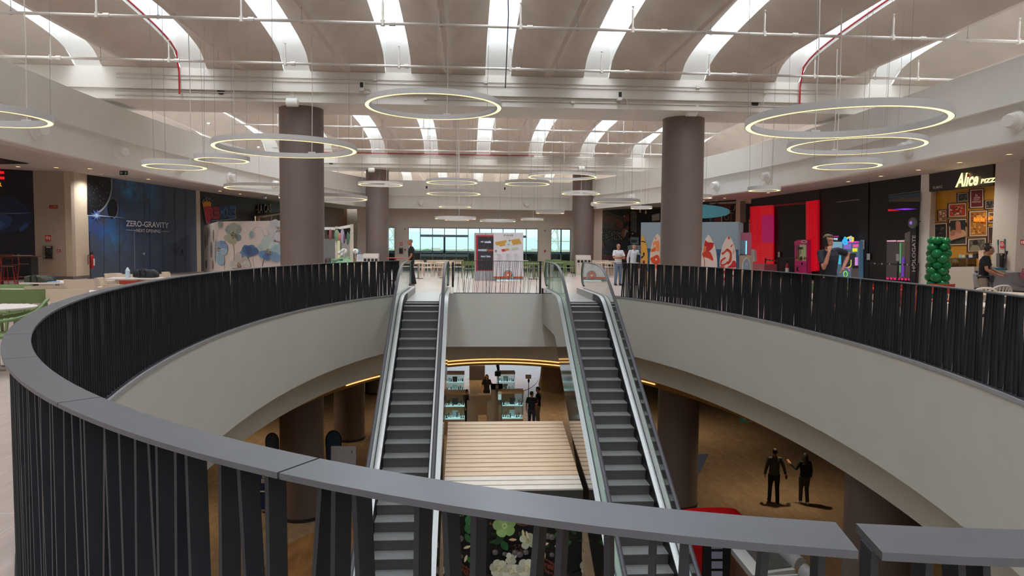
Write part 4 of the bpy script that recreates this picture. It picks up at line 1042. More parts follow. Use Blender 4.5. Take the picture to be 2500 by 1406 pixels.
struct('pillar_right_pier', slab(R1795, R1833, 0, ZW, .3), cream, 0)
PLI = VPl(R1795, R1833); pr = Print(PLI, .02); pr.p((120, 108, 98), [(1807, 491), (1820, 491), (1820, 545), (1807, 545)]); pr.p((16, 14, 16), [(1820.5, 497), (1834, 497), (1834, 545), (1820.5, 545)]); pr.rect((210, 150, 50), 1828, 535, 1832, 543.5); pr.rect((220, 160, 60), 1827, 550, 1832, 557); pr.rect((40, 36, 42), 1805, 543, 1828, 568)
tag(pr.obj('pier_recess'), 'grey pier face and dark recess with small amber lights beside the red shop', 'shop front')
# arcade
PLA = VPl(R1833, R2249)
blackw = mat('arcade_black', (15, 14, 17), .5, var=.2)
struct('wall_right_arcade', slab(R1833, R2249, 0, ZW, .3), blackw, 0)
k5 = cv(1780, 440, 5.0)
pr = Print(PLA, .02); pr.p((44, 42, 44), k5([(270, 215), (1105, 115), (1105, 240), (270, 322)])); tag(pr.obj('sign_band'), 'plain charcoal sign band above the red ribbed shop front', 'sign band')
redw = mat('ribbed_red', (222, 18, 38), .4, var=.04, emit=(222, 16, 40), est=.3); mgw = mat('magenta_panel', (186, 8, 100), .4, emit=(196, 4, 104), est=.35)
af = thing('ribbed_front', 'red and magenta ribbed shop front panelling round a black doorway', 'shop front', PLA.px(1880, 560, .1))
mb = MB(); rib = MB()
def arect(m, x0, y0a, y0b, x1, y1a, y1b, o0, th): # x0: top/bottom, x1: top/bottom
    P = [PLA.px(x, y, o0) for x, y in ((x0, y0a), (x1, y1a), (x1, y1b), (x0, y0b))]; m.prism(P, PLA.n*th)
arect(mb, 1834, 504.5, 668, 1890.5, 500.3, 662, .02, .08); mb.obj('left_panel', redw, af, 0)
mb = MB(); arect(mb, 1972, 492, 664, 2001, 488, 660, .02, .1); mb.obj('right_pilaster', redw, af, 0)
mb = MB(); arect(mb, 1890.5, 500.3, 504, 1972, 492.3, 498.5, .02, .08); mb.obj('lintel', mat('dark_red_lintel', (150, 14, 40), .4), af, 0)
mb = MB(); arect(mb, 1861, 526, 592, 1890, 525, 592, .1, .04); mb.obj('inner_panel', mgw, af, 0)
mb = MB()
for k in range(8): x = 1837+k*2.9; arect(mb, x, 506, 640, x+1.5, 505.8, 640, .1, .03)
for k in range(9): y = 596+k*6; arect(mb, 1846+k*.6, y, y+3.2, 1890, y-.3, y+2.9, .1, .05)
for k in range(5): y = 504.5+k*4; arect(mb, 1858, y, y+2, 1890, y-1.5, y+.5, .1, .03)
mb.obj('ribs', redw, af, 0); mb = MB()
for k in range(5): x = 1975+k*5; arect(mb, x, 491-k*.7, 662, x+2.2, 490.7-k*.7, 662, .12, .03)
mb.obj('ribs', redw, af, 0)
pr = Print(PLA, .03)
pr.p((30, 29, 32), k5([(1595, 80), (1705, 45), (1690, 1200), (1575, 1190)])); pr.line((150, 146, 140), k5([(1310, 268), (1590, 235)]), 1.6); pr.line((150, 146, 140), k5([(1945, 182), (2340, 132)]), 1.0)
tag(pr.obj('frontage_trim'), 'dark panel strip and thin light rails on the black arcade frontage', 'shop front'); pr = Print(PLA, .04)
pr.p((12, 12, 15), k5([(1945, 190), (2335, 140), (2300, 1230), (1910, 1210)])); pr.p((48, 74, 96), k5([(1948, 195), (2338, 148), (2338, 200), (1948, 238)])); pr.p((92, 84, 62), k5([(1948, 238), (2338, 200), (2338, 262), (1948, 262)])); pr.line((130, 120, 104), k5([(2105, 235), (2125, 205)]), 1.0)
pr.p((94, 92, 96), k5([(1925, 750), (2080, 745), (2060, 1200), (1915, 1190)])); pr.p((120, 130, 108), k5([(2080, 745), (2145, 745), (2135, 1200), (2070, 1200)])); pr.p((110, 96, 86), k5([(2145, 745), (2240, 700), (2240, 1200), (2135, 1200)])); pr.p((120, 114, 110), k5([(2145, 650), (2240, 605), (2240, 745), (2145, 745)]))
tag(pr.obj('arcade_front'), 'dim arcade doorway on the right with grey booth panels inside', 'shop front')
for a, l in (((595, 875, 620, 940), 'white notice on the black doorway left of the claw machine'), ((1605, 730, 1652, 840), 'white notice with rounded ends on the black frontage right of the man on the phone'), ((1680, 895, 1720, 972), 'white notice at belt height on the black frontage'), ((2038, 900, 2075, 985), 'pale blue notice hanging inside the arcade doorway')):
    pr = Print(PLA, .06); pr.rect((186, 190, 194), *[v for q in k5([(a[0], a[1]), (a[2], a[3])]) for v in q]); tag(pr.obj('paper_notice'), l, 'notice')
NT = []
class _N:
    def p(s, c, pts):
        pr = Print(PLA, .1); pr.p(c, pts); NT.append(pr.obj('neon_tube'))
pr = _N(); pr.p(emis('violet_neon', (150, 60, 235), 1.0), k5([(2000, 353), (2160, 343), (2293, 350), (2150, 362)])); pr.p(emis('red_neon', (220, 20, 50), .6), k5([(1940, 352), (2010, 356), (2095, 374), (1940, 378)])); pr.p(emis('green_neon', (120, 200, 140), .5), k5([(2082, 770), (2100, 765), (2096, 1130), (2078, 1120)])); pr.p(emis('purple_neon', (120, 60, 190), .7), k5([(2108, 945), (2140, 935), (2132, 1180), (2100, 1180)]))
for k in range(7):
    x = 1920+k*44; pr.p(emis('pink_neon', (230, 30, 110), .9), k5([(x, 1185+k*2), (x+30, 1187+k*2), (x+30, 1212+k*2), (x, 1210+k*2)]))
for x0, x1 in ((1925, 2040), (2050, 2140)): pr.p(emis('pale_pink_light', (236, 180, 200), .9), k5([(x0, 735), (x1, 732), (x1, 748), (x0, 748)]))
_nl = ['violet neon bar high in the arcade doorway', 'red neon bar left of the violet one in the arcade doorway', 'tall green neon strip in the arcade doorway', 'tall purple neon strip right of the green one']+['pink light dash along the foot of the arcade doorway, number '+w+' from the left' for w in ('one', 'two', 'three', 'four', 'five', 'six', 'seven')]+['pale pink light bar on top of the left booth', 'pale pink light bar on top of the right booth']
for o, l in zip(NT, _nl): tag(o, l, 'neon light', 'neon tubes in the arcade doorway')
# vertical sign column at the doorway
hs = thing('sign_column', 'black column with white letters running upwards, right of the arcade doorway', 'sign', PLA.px(2234, 600, .2))
mb = MB(); P = [PLA.px(x, y, .12) for x, y in k5([(2240, 590), (2310, 580), (2300, 1260), (2232, 1250)])]; mb.prism(P, PLA.n*.1); mb.obj('column_body', mat('sign_navy', (16, 18, 26), .45), hs, 0)
V, F_ = text_geo('HOLOGATE', 0, 0, .01); xs_ = [v[0] for v in V]; ys_ = [v[1] for v in V]; mb = MB()
mb.add([PLA.px(2233.5-1.5*0+(v[1]-min(ys_))/(max(ys_)-min(ys_))*-8.5+1.8, 663-(v[0]-min(xs_))/(max(xs_)-min(xs_))*89, .24) for v in V], F_)
mb.obj('letters', mat('sign_letter', (196, 196, 200), .5), hs, 0)
fn = thing('wall_fan', 'round grey fan with violet glow beside the vertical white lettering', 'fan', PLA.px(2230, 544, .3))
mb = MB(); c = PLA.px(2231, 544, .35); M_ = PLA.n.to_track_quat('Z', 'Y').to_matrix(); mb.lathe(c, [(.2, 0), (.22, .04), (.2, .1), (.15, .1), (.08, .12), (0, .12)], 24, 0, M_); mb.obj('cage', mat('fan_grey', (96, 94, 104), .5), fn)
mb = MB(); mb.lathe(c+PLA.n*.12, [(.07, 0), (.05, .03), (0, .04)], 14, 0, M_); mb.obj('hub', emis('violet_glow', (150, 110, 220), .8), fn)
mb = MB(); mb.bar(c, PLA.px(2248, 540, .1), .03, .03, (0, 0, 1)); mb.obj('bracket', blackp, fn, 0)
# ---- pizza shop
struct('pillar_pizza_left', slab(R2249, R2275, 0, ZW, .3), white, 0)
_w0 = VPl(R2431, R2491); _f = lambda x, y: tuple(_w0.px(x, y, .22).xy)
R2431, R2491, R2600 = _f(2431, 402), _f(2491, 394), _f(2640, 373)
struct('wall_right_white', slab(R2431, R2491, 0, ZW, .3), mat('right_wall_white', (206, 198, 188), .6, var=.02), 0)
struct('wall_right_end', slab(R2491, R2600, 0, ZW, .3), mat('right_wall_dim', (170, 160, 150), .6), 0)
PLZ = VPl(R2275, pt2(2431, 400, Z4))
inn = [tuple((Vector((p[0], p[1], 0))-PLZ.n*.3).xy) for p in (R2275, pt2(2431, 400, Z4))]
ty = (PLZ.b-PLZ.a).normalized().xy
yelm = mat('mustard_wall', (206, 148, 44), .55, var=.04, scale=2)
struct('wall_pizza_back', slab(tuple(Vector(inn[0])-ty*1.2), tuple(Vector(inn[1])+ty*1.2), 0, ZW, .2), yelm, 0)
sb = thing('sign_band', 'dark sign band with glowing script lettering over the yellow pizza counter', 'sign', PLZ.px(2350, 440, .05))
mb = MB(); mb.prism([PLZ.px(x, y, -.02) for x, y in ((2274.5, 420), (2431.5, 396), (2430.5, 452.8), (2274.5, 468.5))], PLZ.n*.1); mb.obj('band', mat('sign_brown', (50, 42, 42), .5), sb, 0)
glow = emis('sign_glow', (255, 236, 170), 1.5)
pr = Print(PLZ, .09); pr.text(glow, 'Alice', (2332, 423, 458, 2389, 420, 452), .35, .035, .05); pr.obj('script_letters', sb)
pr = Print(PLZ, .16); pr.ell(mat('sign_red_dot', (200, 20, 36), .4), 2364, 428, 3.4, 4.2); pr.ell(mat('sign_pink_dot', (236, 190, 184), .4), 2368.5, 427, 2.6, 4); pr.obj('red_dot', sb)
pr = Print(PLZ, .09); pr.text(glow, 'PIZZA', (2394, 437, 448, 2440, 432, 443), .15, .04, .05); pr.obj('small_letters', sb)
pr = Print(PLZ, .09); pr.text((206, 200, 196), 'ELMAS', (2278, 455, 461.5, 2300.5, 452, 459), 0, .01); pr.obj('side_letters', sb)
PLY = VPl(inn[0], inn[1]); k6 = cv(2250, 390, 5.624)
def picture(x0, y0, x1, y1, label, paint, mount=(222, 206, 180)):
    # x,y in the zoomed crop; sheared slightly with the wall
    a, b = k6([(x0, y0), (x1, y1)]); o = thing('framed_picture', label, 'picture', PLY.px((a[0]+b[0])/2, b[1], 0), 0, 'framed pictures on the yellow wall')
    sh = lambda x: -(x-a[0])*.05
    def quad(i, off): return [(a[0]+i, a[1]+i), (b[0]-i, a[1]+i+sh(b[0])), (b[0]-i, b[1]-i+sh(b[0])*.6), (a[0]+i, b[1]-i)]
    mb = MB(); mb.prism([PLY.px(*q, 0) for q in quad(0, 0)], PLY.n*.04); mb.obj('frame', mat('frame_dark_red', (74, 26, 26), .4), o, 0)
    pr = Print(PLY, .042); pr.p(mount, quad(1.4, 0)); pr.obj('mount', o)
    i = 3.6 if min(b[0]-a[0], b[1]-a[1]) > 25 else 2.6
    pr = Print(PLY, .046); pr.p(paint[0], quad(i, 0)); r = random.Random(int(x0))
    Q = quad(i, 0)
    for c, n, s in paint[1]:
        for k in range(n):
            u, v = r.uniform(.08, .92), r.uniform(.08, .92); X = Q[0][0]+(Q[1][0]-Q[0][0])*u; Y = Q[0][1]+(Q[3][1]-Q[0][1])*v+(Q[1][1]-Q[0][1])*u
            sx = min(s*r.uniform(.6, 1.3), (Q[1][0]-Q[0][0])*min(u, 1-u)+.2); sy = min(s*r.uniform(.5, 1.1), (Q[3][1]-Q[0][1])*min(v, 1-v)+.2)
            pr.step = .0004; pr.p(c, ellpts(X, Y, sx, sy, 9, rot=r.uniform(-.4, .4)))
    for sh_ in paint[2:]:
        pr.step = .001
        if sh_[0] == 't': pr.text(sh_[1], sh_[2], sh_[3])
        else: pr.p(sh_[0], k6(sh_[1]), 3)
    pr.obj('image', o)
picture(490, 455, 645, 580, 'small dark framed photo at the top of the yellow wall, left of the red poster', ((58, 58, 44), [((92, 92, 70), 10, 2.4), ((38, 38, 30), 8, 2)]))
picture(660, 405, 855, 668, 'framed dark red poster with white handwriting on the yellow wall', ((120, 30, 24), [], ('t', (232, 214, 200), 'Se', (2381, 474, 480, 2387, 473.5, 479)), ('t', (232, 214, 200), 'rosolio', (2377, 480, 485, 2393, 479, 484)), ('t', (232, 214, 200), 'cocco la', (2377, 485, 490, 2391, 484, 489)), ('t', (232, 214, 200), 'mamma!!', (2373.5, 490, 495, 2395, 489, 494))))
picture(868, 555, 1040, 682, 'framed group photo at the upper right end of the yellow wall', ((70, 62, 52), [((120, 108, 92), 12, 2), ((40, 34, 30), 8, 2), ((170, 150, 130), 6, 1.4)]))
picture(365, 600, 620, 793, 'framed close-up of pizza with tomato and basil on the yellow wall', ((196, 62, 38), [((232, 208, 176), 12, 3), ((176, 36, 24), 12, 3), ((52, 72, 34), 8, 2.2), ((226, 120, 70), 8, 2)]))
picture(225, 690, 350, 848, 'small framed photo of rolled sandwiches, leftmost on the yellow wall', ((150, 96, 60), [((232, 200, 160), 8, 2.6)]))
picture(165, 868, 355, 1140, 'framed black-and-white photo behind the top of the green balloon column', ((44, 40, 36), [((96, 90, 82), 12, 2.6), ((24, 22, 22), 8, 3)]))
picture(372, 815, 625, 1180, 'large framed photo of hands pressing dough on the yellow wall', ((52, 56, 46), [], ((36, 40, 36), [(400, 850), (600, 850), (600, 930), (400, 930)]), ((212, 154, 124), [(392, 990), (450, 965), (500, 985), (560, 960), (598, 985), (596, 1050), (540, 1090), (450, 1120), (392, 1110)]), ((190, 124, 96), [(470, 852), (528, 852), (540, 960), (550, 1000), (530, 1015), (520, 985), (512, 1012), (500, 985), (492, 1010), (478, 990), (468, 1000), (470, 950)]), ((184, 118, 92), [(395, 985), (440, 960), (465, 1000), (440, 1040), (400, 1040)]), ((22, 20, 20), [(395, 1112), (590, 1055), (590, 1075), (430, 1140)])))
picture(650, 700, 908, 1060, 'large framed yellow food photo with glowing orange neon script', ((190, 120, 40), [((222, 160, 70), 16, 3.4), ((150, 84, 30), 14, 3), ((232, 182, 100), 8, 2.4)]))
picture(908, 712, 1050, 870, 'framed photo with orange neon script at the right end of the yellow wall', ((120, 84, 40), [((200, 140, 60), 10, 2.4)]))
picture(632, 1080, 888, 1270, 'framed sepia portrait above the pizza counter', ((92, 84, 70), [((130, 118, 98), 14, 2.6)], ((30, 26, 24), [(700, 1130), (740, 1100), (775, 1130), (760, 1170), (715, 1170)]), ((150, 136, 112), [(680, 1190), (740, 1170), (790, 1190), (800, 1245), (670, 1245)])))
picture(905, 915, 1040, 1165, 'tall framed photo at the lower right end of the yellow wall', ((70, 44, 26), [((160, 100, 50), 6, 2.4)]))
no = thing('neon_sign', 'orange neon handwriting in front of the yellow food photo', 'neon sign', PLY.px(2393, 535, .1))
pr = Print(PLY, .12); pr.text(emis('orange_neon', (255, 150, 40), 1.4), 'felicita\u0300!', (2377, 529, 541, 2407, 527, 541), .2, .02); pr.obj('script', no)
no = thing('neon_sign', 'short orange neon word at the right end of the yellow wall', 'neon sign', PLY.px(2420, 535, .1))
pr = Print(PLY, .12); pr.text(emis('orange_neon', (255, 150, 40), 1.4), 'amo', (2412, 529, 537, 2432, 527, 535), .2, .02); pr.obj('script', no)
# right wall fittings
PLW = VPl(R2431, R2491)
hose_sign(PLW, 2441.7, 588.5, 2455, 605.5, 'red fire hose sign on the white wall at right', 'IDRANTE')
hose_cab(PLW, 2438.5, 618, 2456.5, 652, 'black-fronted fire hose cabinet behind the cleaner')
pr = Print(PLW, .03); pr.rect((200, 30, 44), 2491, 585, 2503, 597); pr.rect((230, 220, 220), 2493, 588, 2495.5, 595); pr.rect((230, 220, 220), 2497, 588, 2500, 595); tag(pr.obj('fire_sign'), 'red and white fire sign at the right edge of the photo', 'sign')
# hanging exit signs
def exit_sign(px, py, z, w, h, label, arrow=True):
    p = gz(px, py, z); f = (EYEV-p); f.z = 0; f.normalize(); t = Vector((-f.y, f.x, 0))
    pl = VPl((p+f*.02).xy, (p+f*.02+t).xy); o = thing('exit_sign', label, 'exit sign', p, 0, 'hanging exit signs')
    a = [pl.px(px+sx*w/2, py+sy*h/2, 0) for sx, sy in ((-1, -1), (1, -1), (1, 1), (-1, 1))]; mb = MB(); mb.prism(a, -f*.04); mb.obj('panel', mat('exit_black', (18, 26, 24), .4), o, 0)
    pr = Print(pl, .002); L = lambda u, v: (px+u*w, py+v*h)
    wl = (196, 214, 206)
    if arrow: pr.line(wl, [L(-.08, 0), L(-.4, 0)], h*.12); pr.line(wl, [L(-.28, -.28), L(-.4, 0), L(-.28, .28)], h*.12)
    pr.rect((70, 96, 88), *L(.12, -.36), *L(.4, .36)); pr.ell(wl, px+.24*w, py-.26*h, h*.07, h*.07, 8); pr.line(wl, [L(.26, -.15), L(.22, .1), L(.3, .34)], h*.1); pr.line(wl, [L(.22, .1), L(.16, .32)], h*.09); pr.line(wl, [L(.16, -.06), L(.3, -.02), L(.35, -.12)], h*.08)
    pr.obj('pictogram', o)
    mb = MB(); q_ = pl.px(px, py-h/2, -.02); mb.tube([q_, (q_.x, q_.y, 4.4)], .01, 5); mb.obj('drop_rod', pipew, o)
exit_sign(302, 422, 4.1, 20, 10, 'black exit sign with arrow hanging before the space mural')
exit_sign(647.5, 481.7, 4.1, 7.5, 6.5, 'small exit sign hanging left of the big left column', False)
exit_sign(1750, 495.5, 4.15, 9, 5.5, 'small exit sign hanging over the teal board', True)
# ---- flower hoarding (L-shaped) in front of the kebab shop
ZHh = 2.5
A_, B_, C2 = pt2(496.4, 551, ZHh), pt2(532, 540.7, ZHh), pt2(742, 538, ZHh)
ho = thing('hoarding', 'white hoarding printed with large watercolour poppies, left of the big left column', 'hoarding', (B_[0], B_[1], 0))
hm = mat('hoarding_white', (224, 214, 208), .5, var=.02)
slab(A_, B_, 0, ZHh, .08).obj('side_panel', hm, ho, 0); slab(B_, C2, 0, ZHh, .08).obj('front_panel', hm, ho, 0)
PH, PS = VPl(B_, C2), VPl(A_, B_); k7 = cv(480, 470, 7.029); pr = Print(PH, .004, .0012)
def petal(c, cx, cy, ang, L, Wd, wav=.08):
    a = R_(ang); ux, uy = math.cos(a), math.sin(a); px, py = -uy, ux; rr = random.Random(int(cx+cy+ang))
    prof = [(0, .08), (.25, .32), (.55, .5), (.82, .48), (.97, .28+rr.uniform(-wav, wav)), (1.0, 0), (.95+rr.uniform(-wav, wav), -.28), (.8, -.48), (.5, -.5), (.22, -.3), (0, -.08)]
    pr.p(c, k7([(cx+ux*u*L+px*v*Wd, cy+uy*u*L+py*v*Wd) for u, v in prof]), 4)
    dk = tuple(int(v*.86) for v in c)
    for t in (-.3, -.15, 0, .15, .3): pr.off -= pr.step; pr.line(dk, k7([(cx+ux*L*.15, cy+uy*L*.15), (cx+ux*L*.8+px*t*Wd*1.1, cy+uy*L*.8+py*t*Wd*1.1)]), .35)
def stem(c, pts, w=1.3): pr.line(c, k7(spline(pts, 5, False)), w)
def dots(cx, cy, r, cols, n=26):
    rr = random.Random(int(cx))
    for k in range(n): a, d = rr.uniform(0, 6.28), r*rr.random()**.5; pr.off -= pr.step*.8; pr.p(rr.choice(cols), k7(ellpts(cx+d*math.cos(a), cy+d*math.sin(a)*1.1, 7, 8, 7)))
bn = [(150, 110, 60), (110, 80, 46), (176, 138, 84), (92, 84, 52)]
stem((130, 118, 92), [(625, 870), (645, 1010), (640, 1160), (615, 1310)]); stem((150, 140, 116), [(455, 1180), (480, 1250), (475, 1320)]); stem((120, 112, 96), [(890, 1100), (890, 1200)]); stem((132, 116, 96), [(1165, 1120), (1140, 1200), (1128, 1270)], 2); stem((186, 178, 172), [(965, 640), (1040, 590), (1120, 630), (1165, 750)], .9); stem((150, 130, 112), [(1355, 820), (1350, 880)])
for ang, L, W_, c in ((-120, 190, 150, (146, 168, 158)), (-60, 200, 160, (150, 170, 160)), (-90, 215, 150, (164, 180, 166)), (155, 165, 120, (176, 184, 164)), (25, 150, 110, (120, 144, 146)), (100, 150, 150, (170, 178, 150))): petal(c, 625, 735, ang, L, W_)
dots(625, 740, 55, bn, 36)
for ang, L, W_, c in ((-60, 170, 130, (120, 152, 192)), (-20, 160, 120, (132, 164, 202)), (20, 150, 110, (170, 194, 212)), (80, 270, 130, (150, 184, 206)), (-100, 150, 70, (150, 172, 190))): petal(c, 380, 980, ang, L, W_)
dots(380, 980, 34, bn, 24)
for ang, L, W_, c in ((-150, 165, 120, (112, 146, 180)), (-115, 200, 130, (84, 116, 162)), (-75, 200, 130, (92, 126, 170)), (-40, 185, 120, (80, 110, 158)), (-95, 170, 110, (70, 98, 146))): petal(c, 900, 1090, ang, L, W_)
for ang, L, W_, c in ((-160, 170, 120, (204, 198, 192)), (-95, 250, 130, (196, 190, 182)), (-45, 210, 130, (186, 182, 176)), (-15, 200, 120, (206, 200, 194))): petal(c, 725, 1270, ang, L, W_)
dots(725, 1255, 42, [(120, 84, 40), (90, 64, 34), (150, 110, 60)], 30)
for ang, L, W_, c in ((-165, 190, 150, (206, 204, 206)), (-120, 190, 150, (190, 190, 196)), (130, 200, 150, (198, 198, 202)), (80, 190, 160, (204, 204, 208))): petal(c, 1400, 640, ang, L, W_)
dots(1400, 640, 46, bn, 24)
for ang, L, W_, c in ((-140, 220, 150, (176, 196, 196)), (-95, 290, 210, (186, 204, 200)), (-50, 240, 170, (200, 212, 210)), (170, 170, 120, (110, 150, 196)), (-20, 240, 180, (160, 190, 200)), (30, 220, 150, (120, 156, 190)), (120, 130, 120, (84, 120, 170))): petal(c, 1235, 1040, ang, L, W_)
dots(1230, 1030, 62, bn, 44)
pr.p((150, 172, 176), k7([(905, 700), (945, 655), (970, 690), (960, 760), (930, 790), (905, 750)]), 4); pr.p((140, 166, 166), k7([(368, 505), (415, 505), (420, 570), (385, 610), (366, 570)]), 4); stem((150, 160, 156), [(385, 600), (370, 680), (365, 760)], .8)
for k in range(9): pr.p((140, 112, 72), k7([(955+k*3, 1120+k*19), (975+k*2, 1130+k*19), (960+k*3, 1140+k*19)]))
pr.obj('poppy_print', ho)
pr = Print(PS, .004, .0012)
for u, v, h, w, c in ((150, 830, 260, 26, (150, 142, 130)), (185, 760, 330, 20, (140, 120, 96)), (210, 690, 160, 22, (158, 148, 134)), (165, 1230, 150, 34, (120, 116, 116)), (250, 980, 280, 30, (128, 132, 142)), (285, 730, 200, 20, (150, 130, 104)), (320, 1000, 420, 20, (150, 160, 172)), (275, 1240, 160, 22, (150, 126, 100))):
    pr.p(c, k7(ellpts(u, v, w*.6, h/2, 14)))
pr.obj('poppy_print_side', ho)
# ---- surfboard kiosk
D_, E_ = pt2(1565, 543, ZHh), pt2(1803.5, 541.5, ZHh)
ko = thing('kiosk_hoarding', 'pale blue kiosk panel printed with sea and surfboards beside the big right column', 'hoarding', (D_[0], D_[1], 0))
slab(D_, E_, 0, ZHh, 1.6).obj('panel', mat('kiosk_blue', (150, 170, 184), .5, var=.04, scale=.6), ko, 0)
PK = VPl(D_, E_); k5 = cv(1690, 470, 7.03); k4 = cv(1440, 490, 7.811); pr = Print(PK, .004)
seac = mat('sea_print', (52, 96, 134), .45, var=.3, scale=2, stretch=(.4, .4, 4))
pr.p(seac, [(1565, 606), (1803, 609), (1803, 668), (1565, 662)]); pr.p((200, 150, 110), [(1565, 662), (1803, 668), (1803, 702), (1565, 700)])
def board(c, pts, edge=(226, 220, 214), off=.03):
    pr.off = off; pr.p(edge, pts); cx = sum(p[0] for p in pts)/len(pts); cy = sum(p[1] for p in pts)/len(pts); pr.p(c, [(x+(cx-x)*.06, y+(cy-y)*.012) for x, y in pts])
sm = lambda pts: spline(pts, 4)
board((222, 166, 62), k4([(978, 640), (1010, 660), (1050, 740), (1085, 860), (1105, 1000), (1105, 1180), (1080, 1400), (1020, 1560), (978, 1600)]), (200, 140, 50))
pr.line((30, 26, 24), k4([(978, 775), (1030, 775), (1060, 800)]), 2.4); pr.p((34, 28, 26), k4([(1010, 1000), (1035, 985), (1048, 1030), (1030, 1060), (980, 1110), (985, 1060), (1015, 1050)]), 3); pr.p((120, 40, 30), k4([(1010, 1150), (1045, 1140), (1050, 1200), (1010, 1200)]), 3)
board((226, 206, 190), k4([(1285, 625), (1310, 640), (1400, 800), (1420, 1400), (1280, 1560), (1180, 1480), (1140, 1200), (1150, 1000), (1180, 830), (1230, 700)]))
for c, P in (((228, 120, 66), [(1240, 700), (1262, 690), (1262, 740), (1245, 740)]), ((234, 142, 84), [(1205, 800), (1260, 770), (1320, 780), (1320, 960), (1230, 920)]), ((224, 98, 52), [(1175, 930), (1240, 900), (1250, 960), (1170, 975)]), ((214, 76, 40), [(1200, 1070), (1290, 1030), (1330, 1100), (1320, 1200), (1210, 1200), (1150, 1110)]), ((220, 70, 50), [(1250, 1240), (1320, 1220), (1320, 1300), (1260, 1300)])): pr.p(c, k4(P), 4)
for x, y in ((1265, 1120), (1240, 860)): pr.ell((232, 216, 204), 1440+x/7.811, 490+y/7.811, 2.2, 2.6)
board((228, 212, 204), k5([(280, 715), (330, 790), (385, 900), (415, 1030), (430, 1200), (425, 1500), (380, 1640), (200, 1640), (140, 1500), (140, 1250), (155, 1050), (190, 890), (230, 790)]))
for c, P in (((196, 34, 40), [(225, 820), (260, 850), (350, 860), (370, 880), (350, 950), (290, 1005), (230, 1010), (195, 940)]), ((206, 62, 40), [(200, 1010), (290, 1010), (330, 1060), (360, 1140), (350, 1170), (280, 1130), (190, 1100), (170, 1050)]), ((216, 130, 60), [(200, 920), (240, 930), (230, 1000), (185, 1020)])): pr.p(c, k5(P), 3)
pr.line((206, 100, 70), k5([(185, 1090), (210, 1150), (212, 1280)]), 2.0)
board((232, 214, 204), k5([(625, 735), (680, 810), (725, 920), (750, 1040), (755, 1200), (750, 1420), (700, 1640), (560, 1640), (480, 1430), (468, 1200), (485, 1050), (520, 900), (570, 800)]))
for c, P in (((206, 62, 34), [(625, 745), (650, 790), (640, 800), (610, 795)]), ((200, 48, 40), [(660, 920), (700, 880), (690, 910), (665, 940)]), ((204, 64, 36), [(500, 1040), (560, 1000), (600, 960), (660, 1000), (680, 1060), (670, 1180), (600, 1240), (640, 1120), (640, 1040), (590, 1010), (530, 1070)]), ((206, 52, 40), [(490, 1160), (560, 1110), (575, 1130), (520, 1170), (500, 1230), (560, 1220), (600, 1180), (620, 1200), (560, 1250), (500, 1260), (480, 1230)]), ((204, 44, 44), [(700, 1170), (745, 1190), (750, 1280), (600, 1285), (660, 1240)]), ((200, 46, 44), [(480, 1265), (560, 1270), (540, 1290), (480, 1285)]), ((200, 60, 60), [(700, 960), (720, 1010), (700, 1060), (710, 1000)]), ((202, 46, 44), [(540, 1340), (700, 1300), (720, 1340), (560, 1400)]), ((202, 46, 44), [(540, 1460), (700, 1410), (700, 1450), (560, 1520)])): pr.p(c, k5(P), 3)
pr.obj('surf_print', ko)
tb = thing('surfboard_sign', 'blank teal surfboard-shaped board above the blue kiosk panel', 'sign', PK.px(1715, 533, 0))
mb = MB(); P = ellpts(1700, 516, 84, 17.2, 40); P = [(min(x, 1782), y+(x-1700)*.01) for x, y in P]; mb.prism([PK.px(x, y, -.3) for x, y in P], PK.n*.06); mb.obj('board', mat('teal_board', (84, 150, 164), .4, var=.03), tb, 30)
mb = MB(); [mb.bar(PK.px(x, 530, -.33), PK.px(x, 545, -.33), .05, .05, (1, 0, 0)) for x in (1665, 1735)]; mb.obj('support', blackp, tb, 0)
# counter of the kiosk to the right, pink cabinet, mini board, pale counter
def pbox(pl, pts, o0, th, name, m, parent=None):
    mb = MB(); mb.prism([pl.px(x, y, o0) for x, y in pts], pl.n*th); return mb.obj(name, m, parent, 0)
ck = thing('kiosk_counter', 'beige kiosk counter with a small surfboard emblem, right of the blue panel', 'counter', PK.px(1818, 640, 0))
mb = MB(); t = PK.t; b0 = PK.px(1804.5, 624, -.05); b0.z = 0; b1 = PK.px(1833, 624, -.05); b1.z = 0
zc = PK.px(1818, 623.5, -.05).z
mb.prism([b0, b1, b1+Vector((0, 0, zc)), b0+Vector((0, 0, zc))], -PK.n*.9); mb.obj('counter_body', mat('kiosk_beige', (176, 158, 140), .5), ck, 0)
pr = Print(PK, -.04); pr.p((226, 220, 210), k5([(930, 1115), (975, 1160), (998, 1240), (990, 1400), (880, 1400), (860, 1240), (885, 1160)]), 3); pr.p((130, 150, 166), k5([(935, 1128), (970, 1170), (992, 1240), (985, 1400), (890, 1400), (872, 1240), (895, 1170)]), 3); pr.text((196, 170, 210), 'YO', (1818.5, 641, 650, 1827, 641, 650), 0, .02); pr.obj('board_emblem', ck)
pk = thing('display_cabinet', 'pink cabinet with a pale lit freezer window beside the red shop front', 'cabinet', PK.px(1818, 600, -.5))
pbox(PK, k5([(805, 690), (1015, 690), (1015, 1078), (805, 1078)]), -1.0, .15, 'body', mat('pink_cabinet', (204, 112, 142), .45), pk)
pbox(PK, k5([(802, 815), (940, 822), (938, 1062), (802, 1062)]), -.86, .12, 'freezer', mat('freezer_grey', (150, 160, 178), .3), pk)
pbox(PK, k5([(918, 830), (940, 830), (936, 1060), (914, 1060)]), -.74, .02, 'light_strip', emis('cyan_light', (120, 226, 245), 1.1), pk)
pc = thing('counter', 'pale pink counter with an angled white front below the red ribs', 'counter', PLA.px(1850, 650, 1.5))
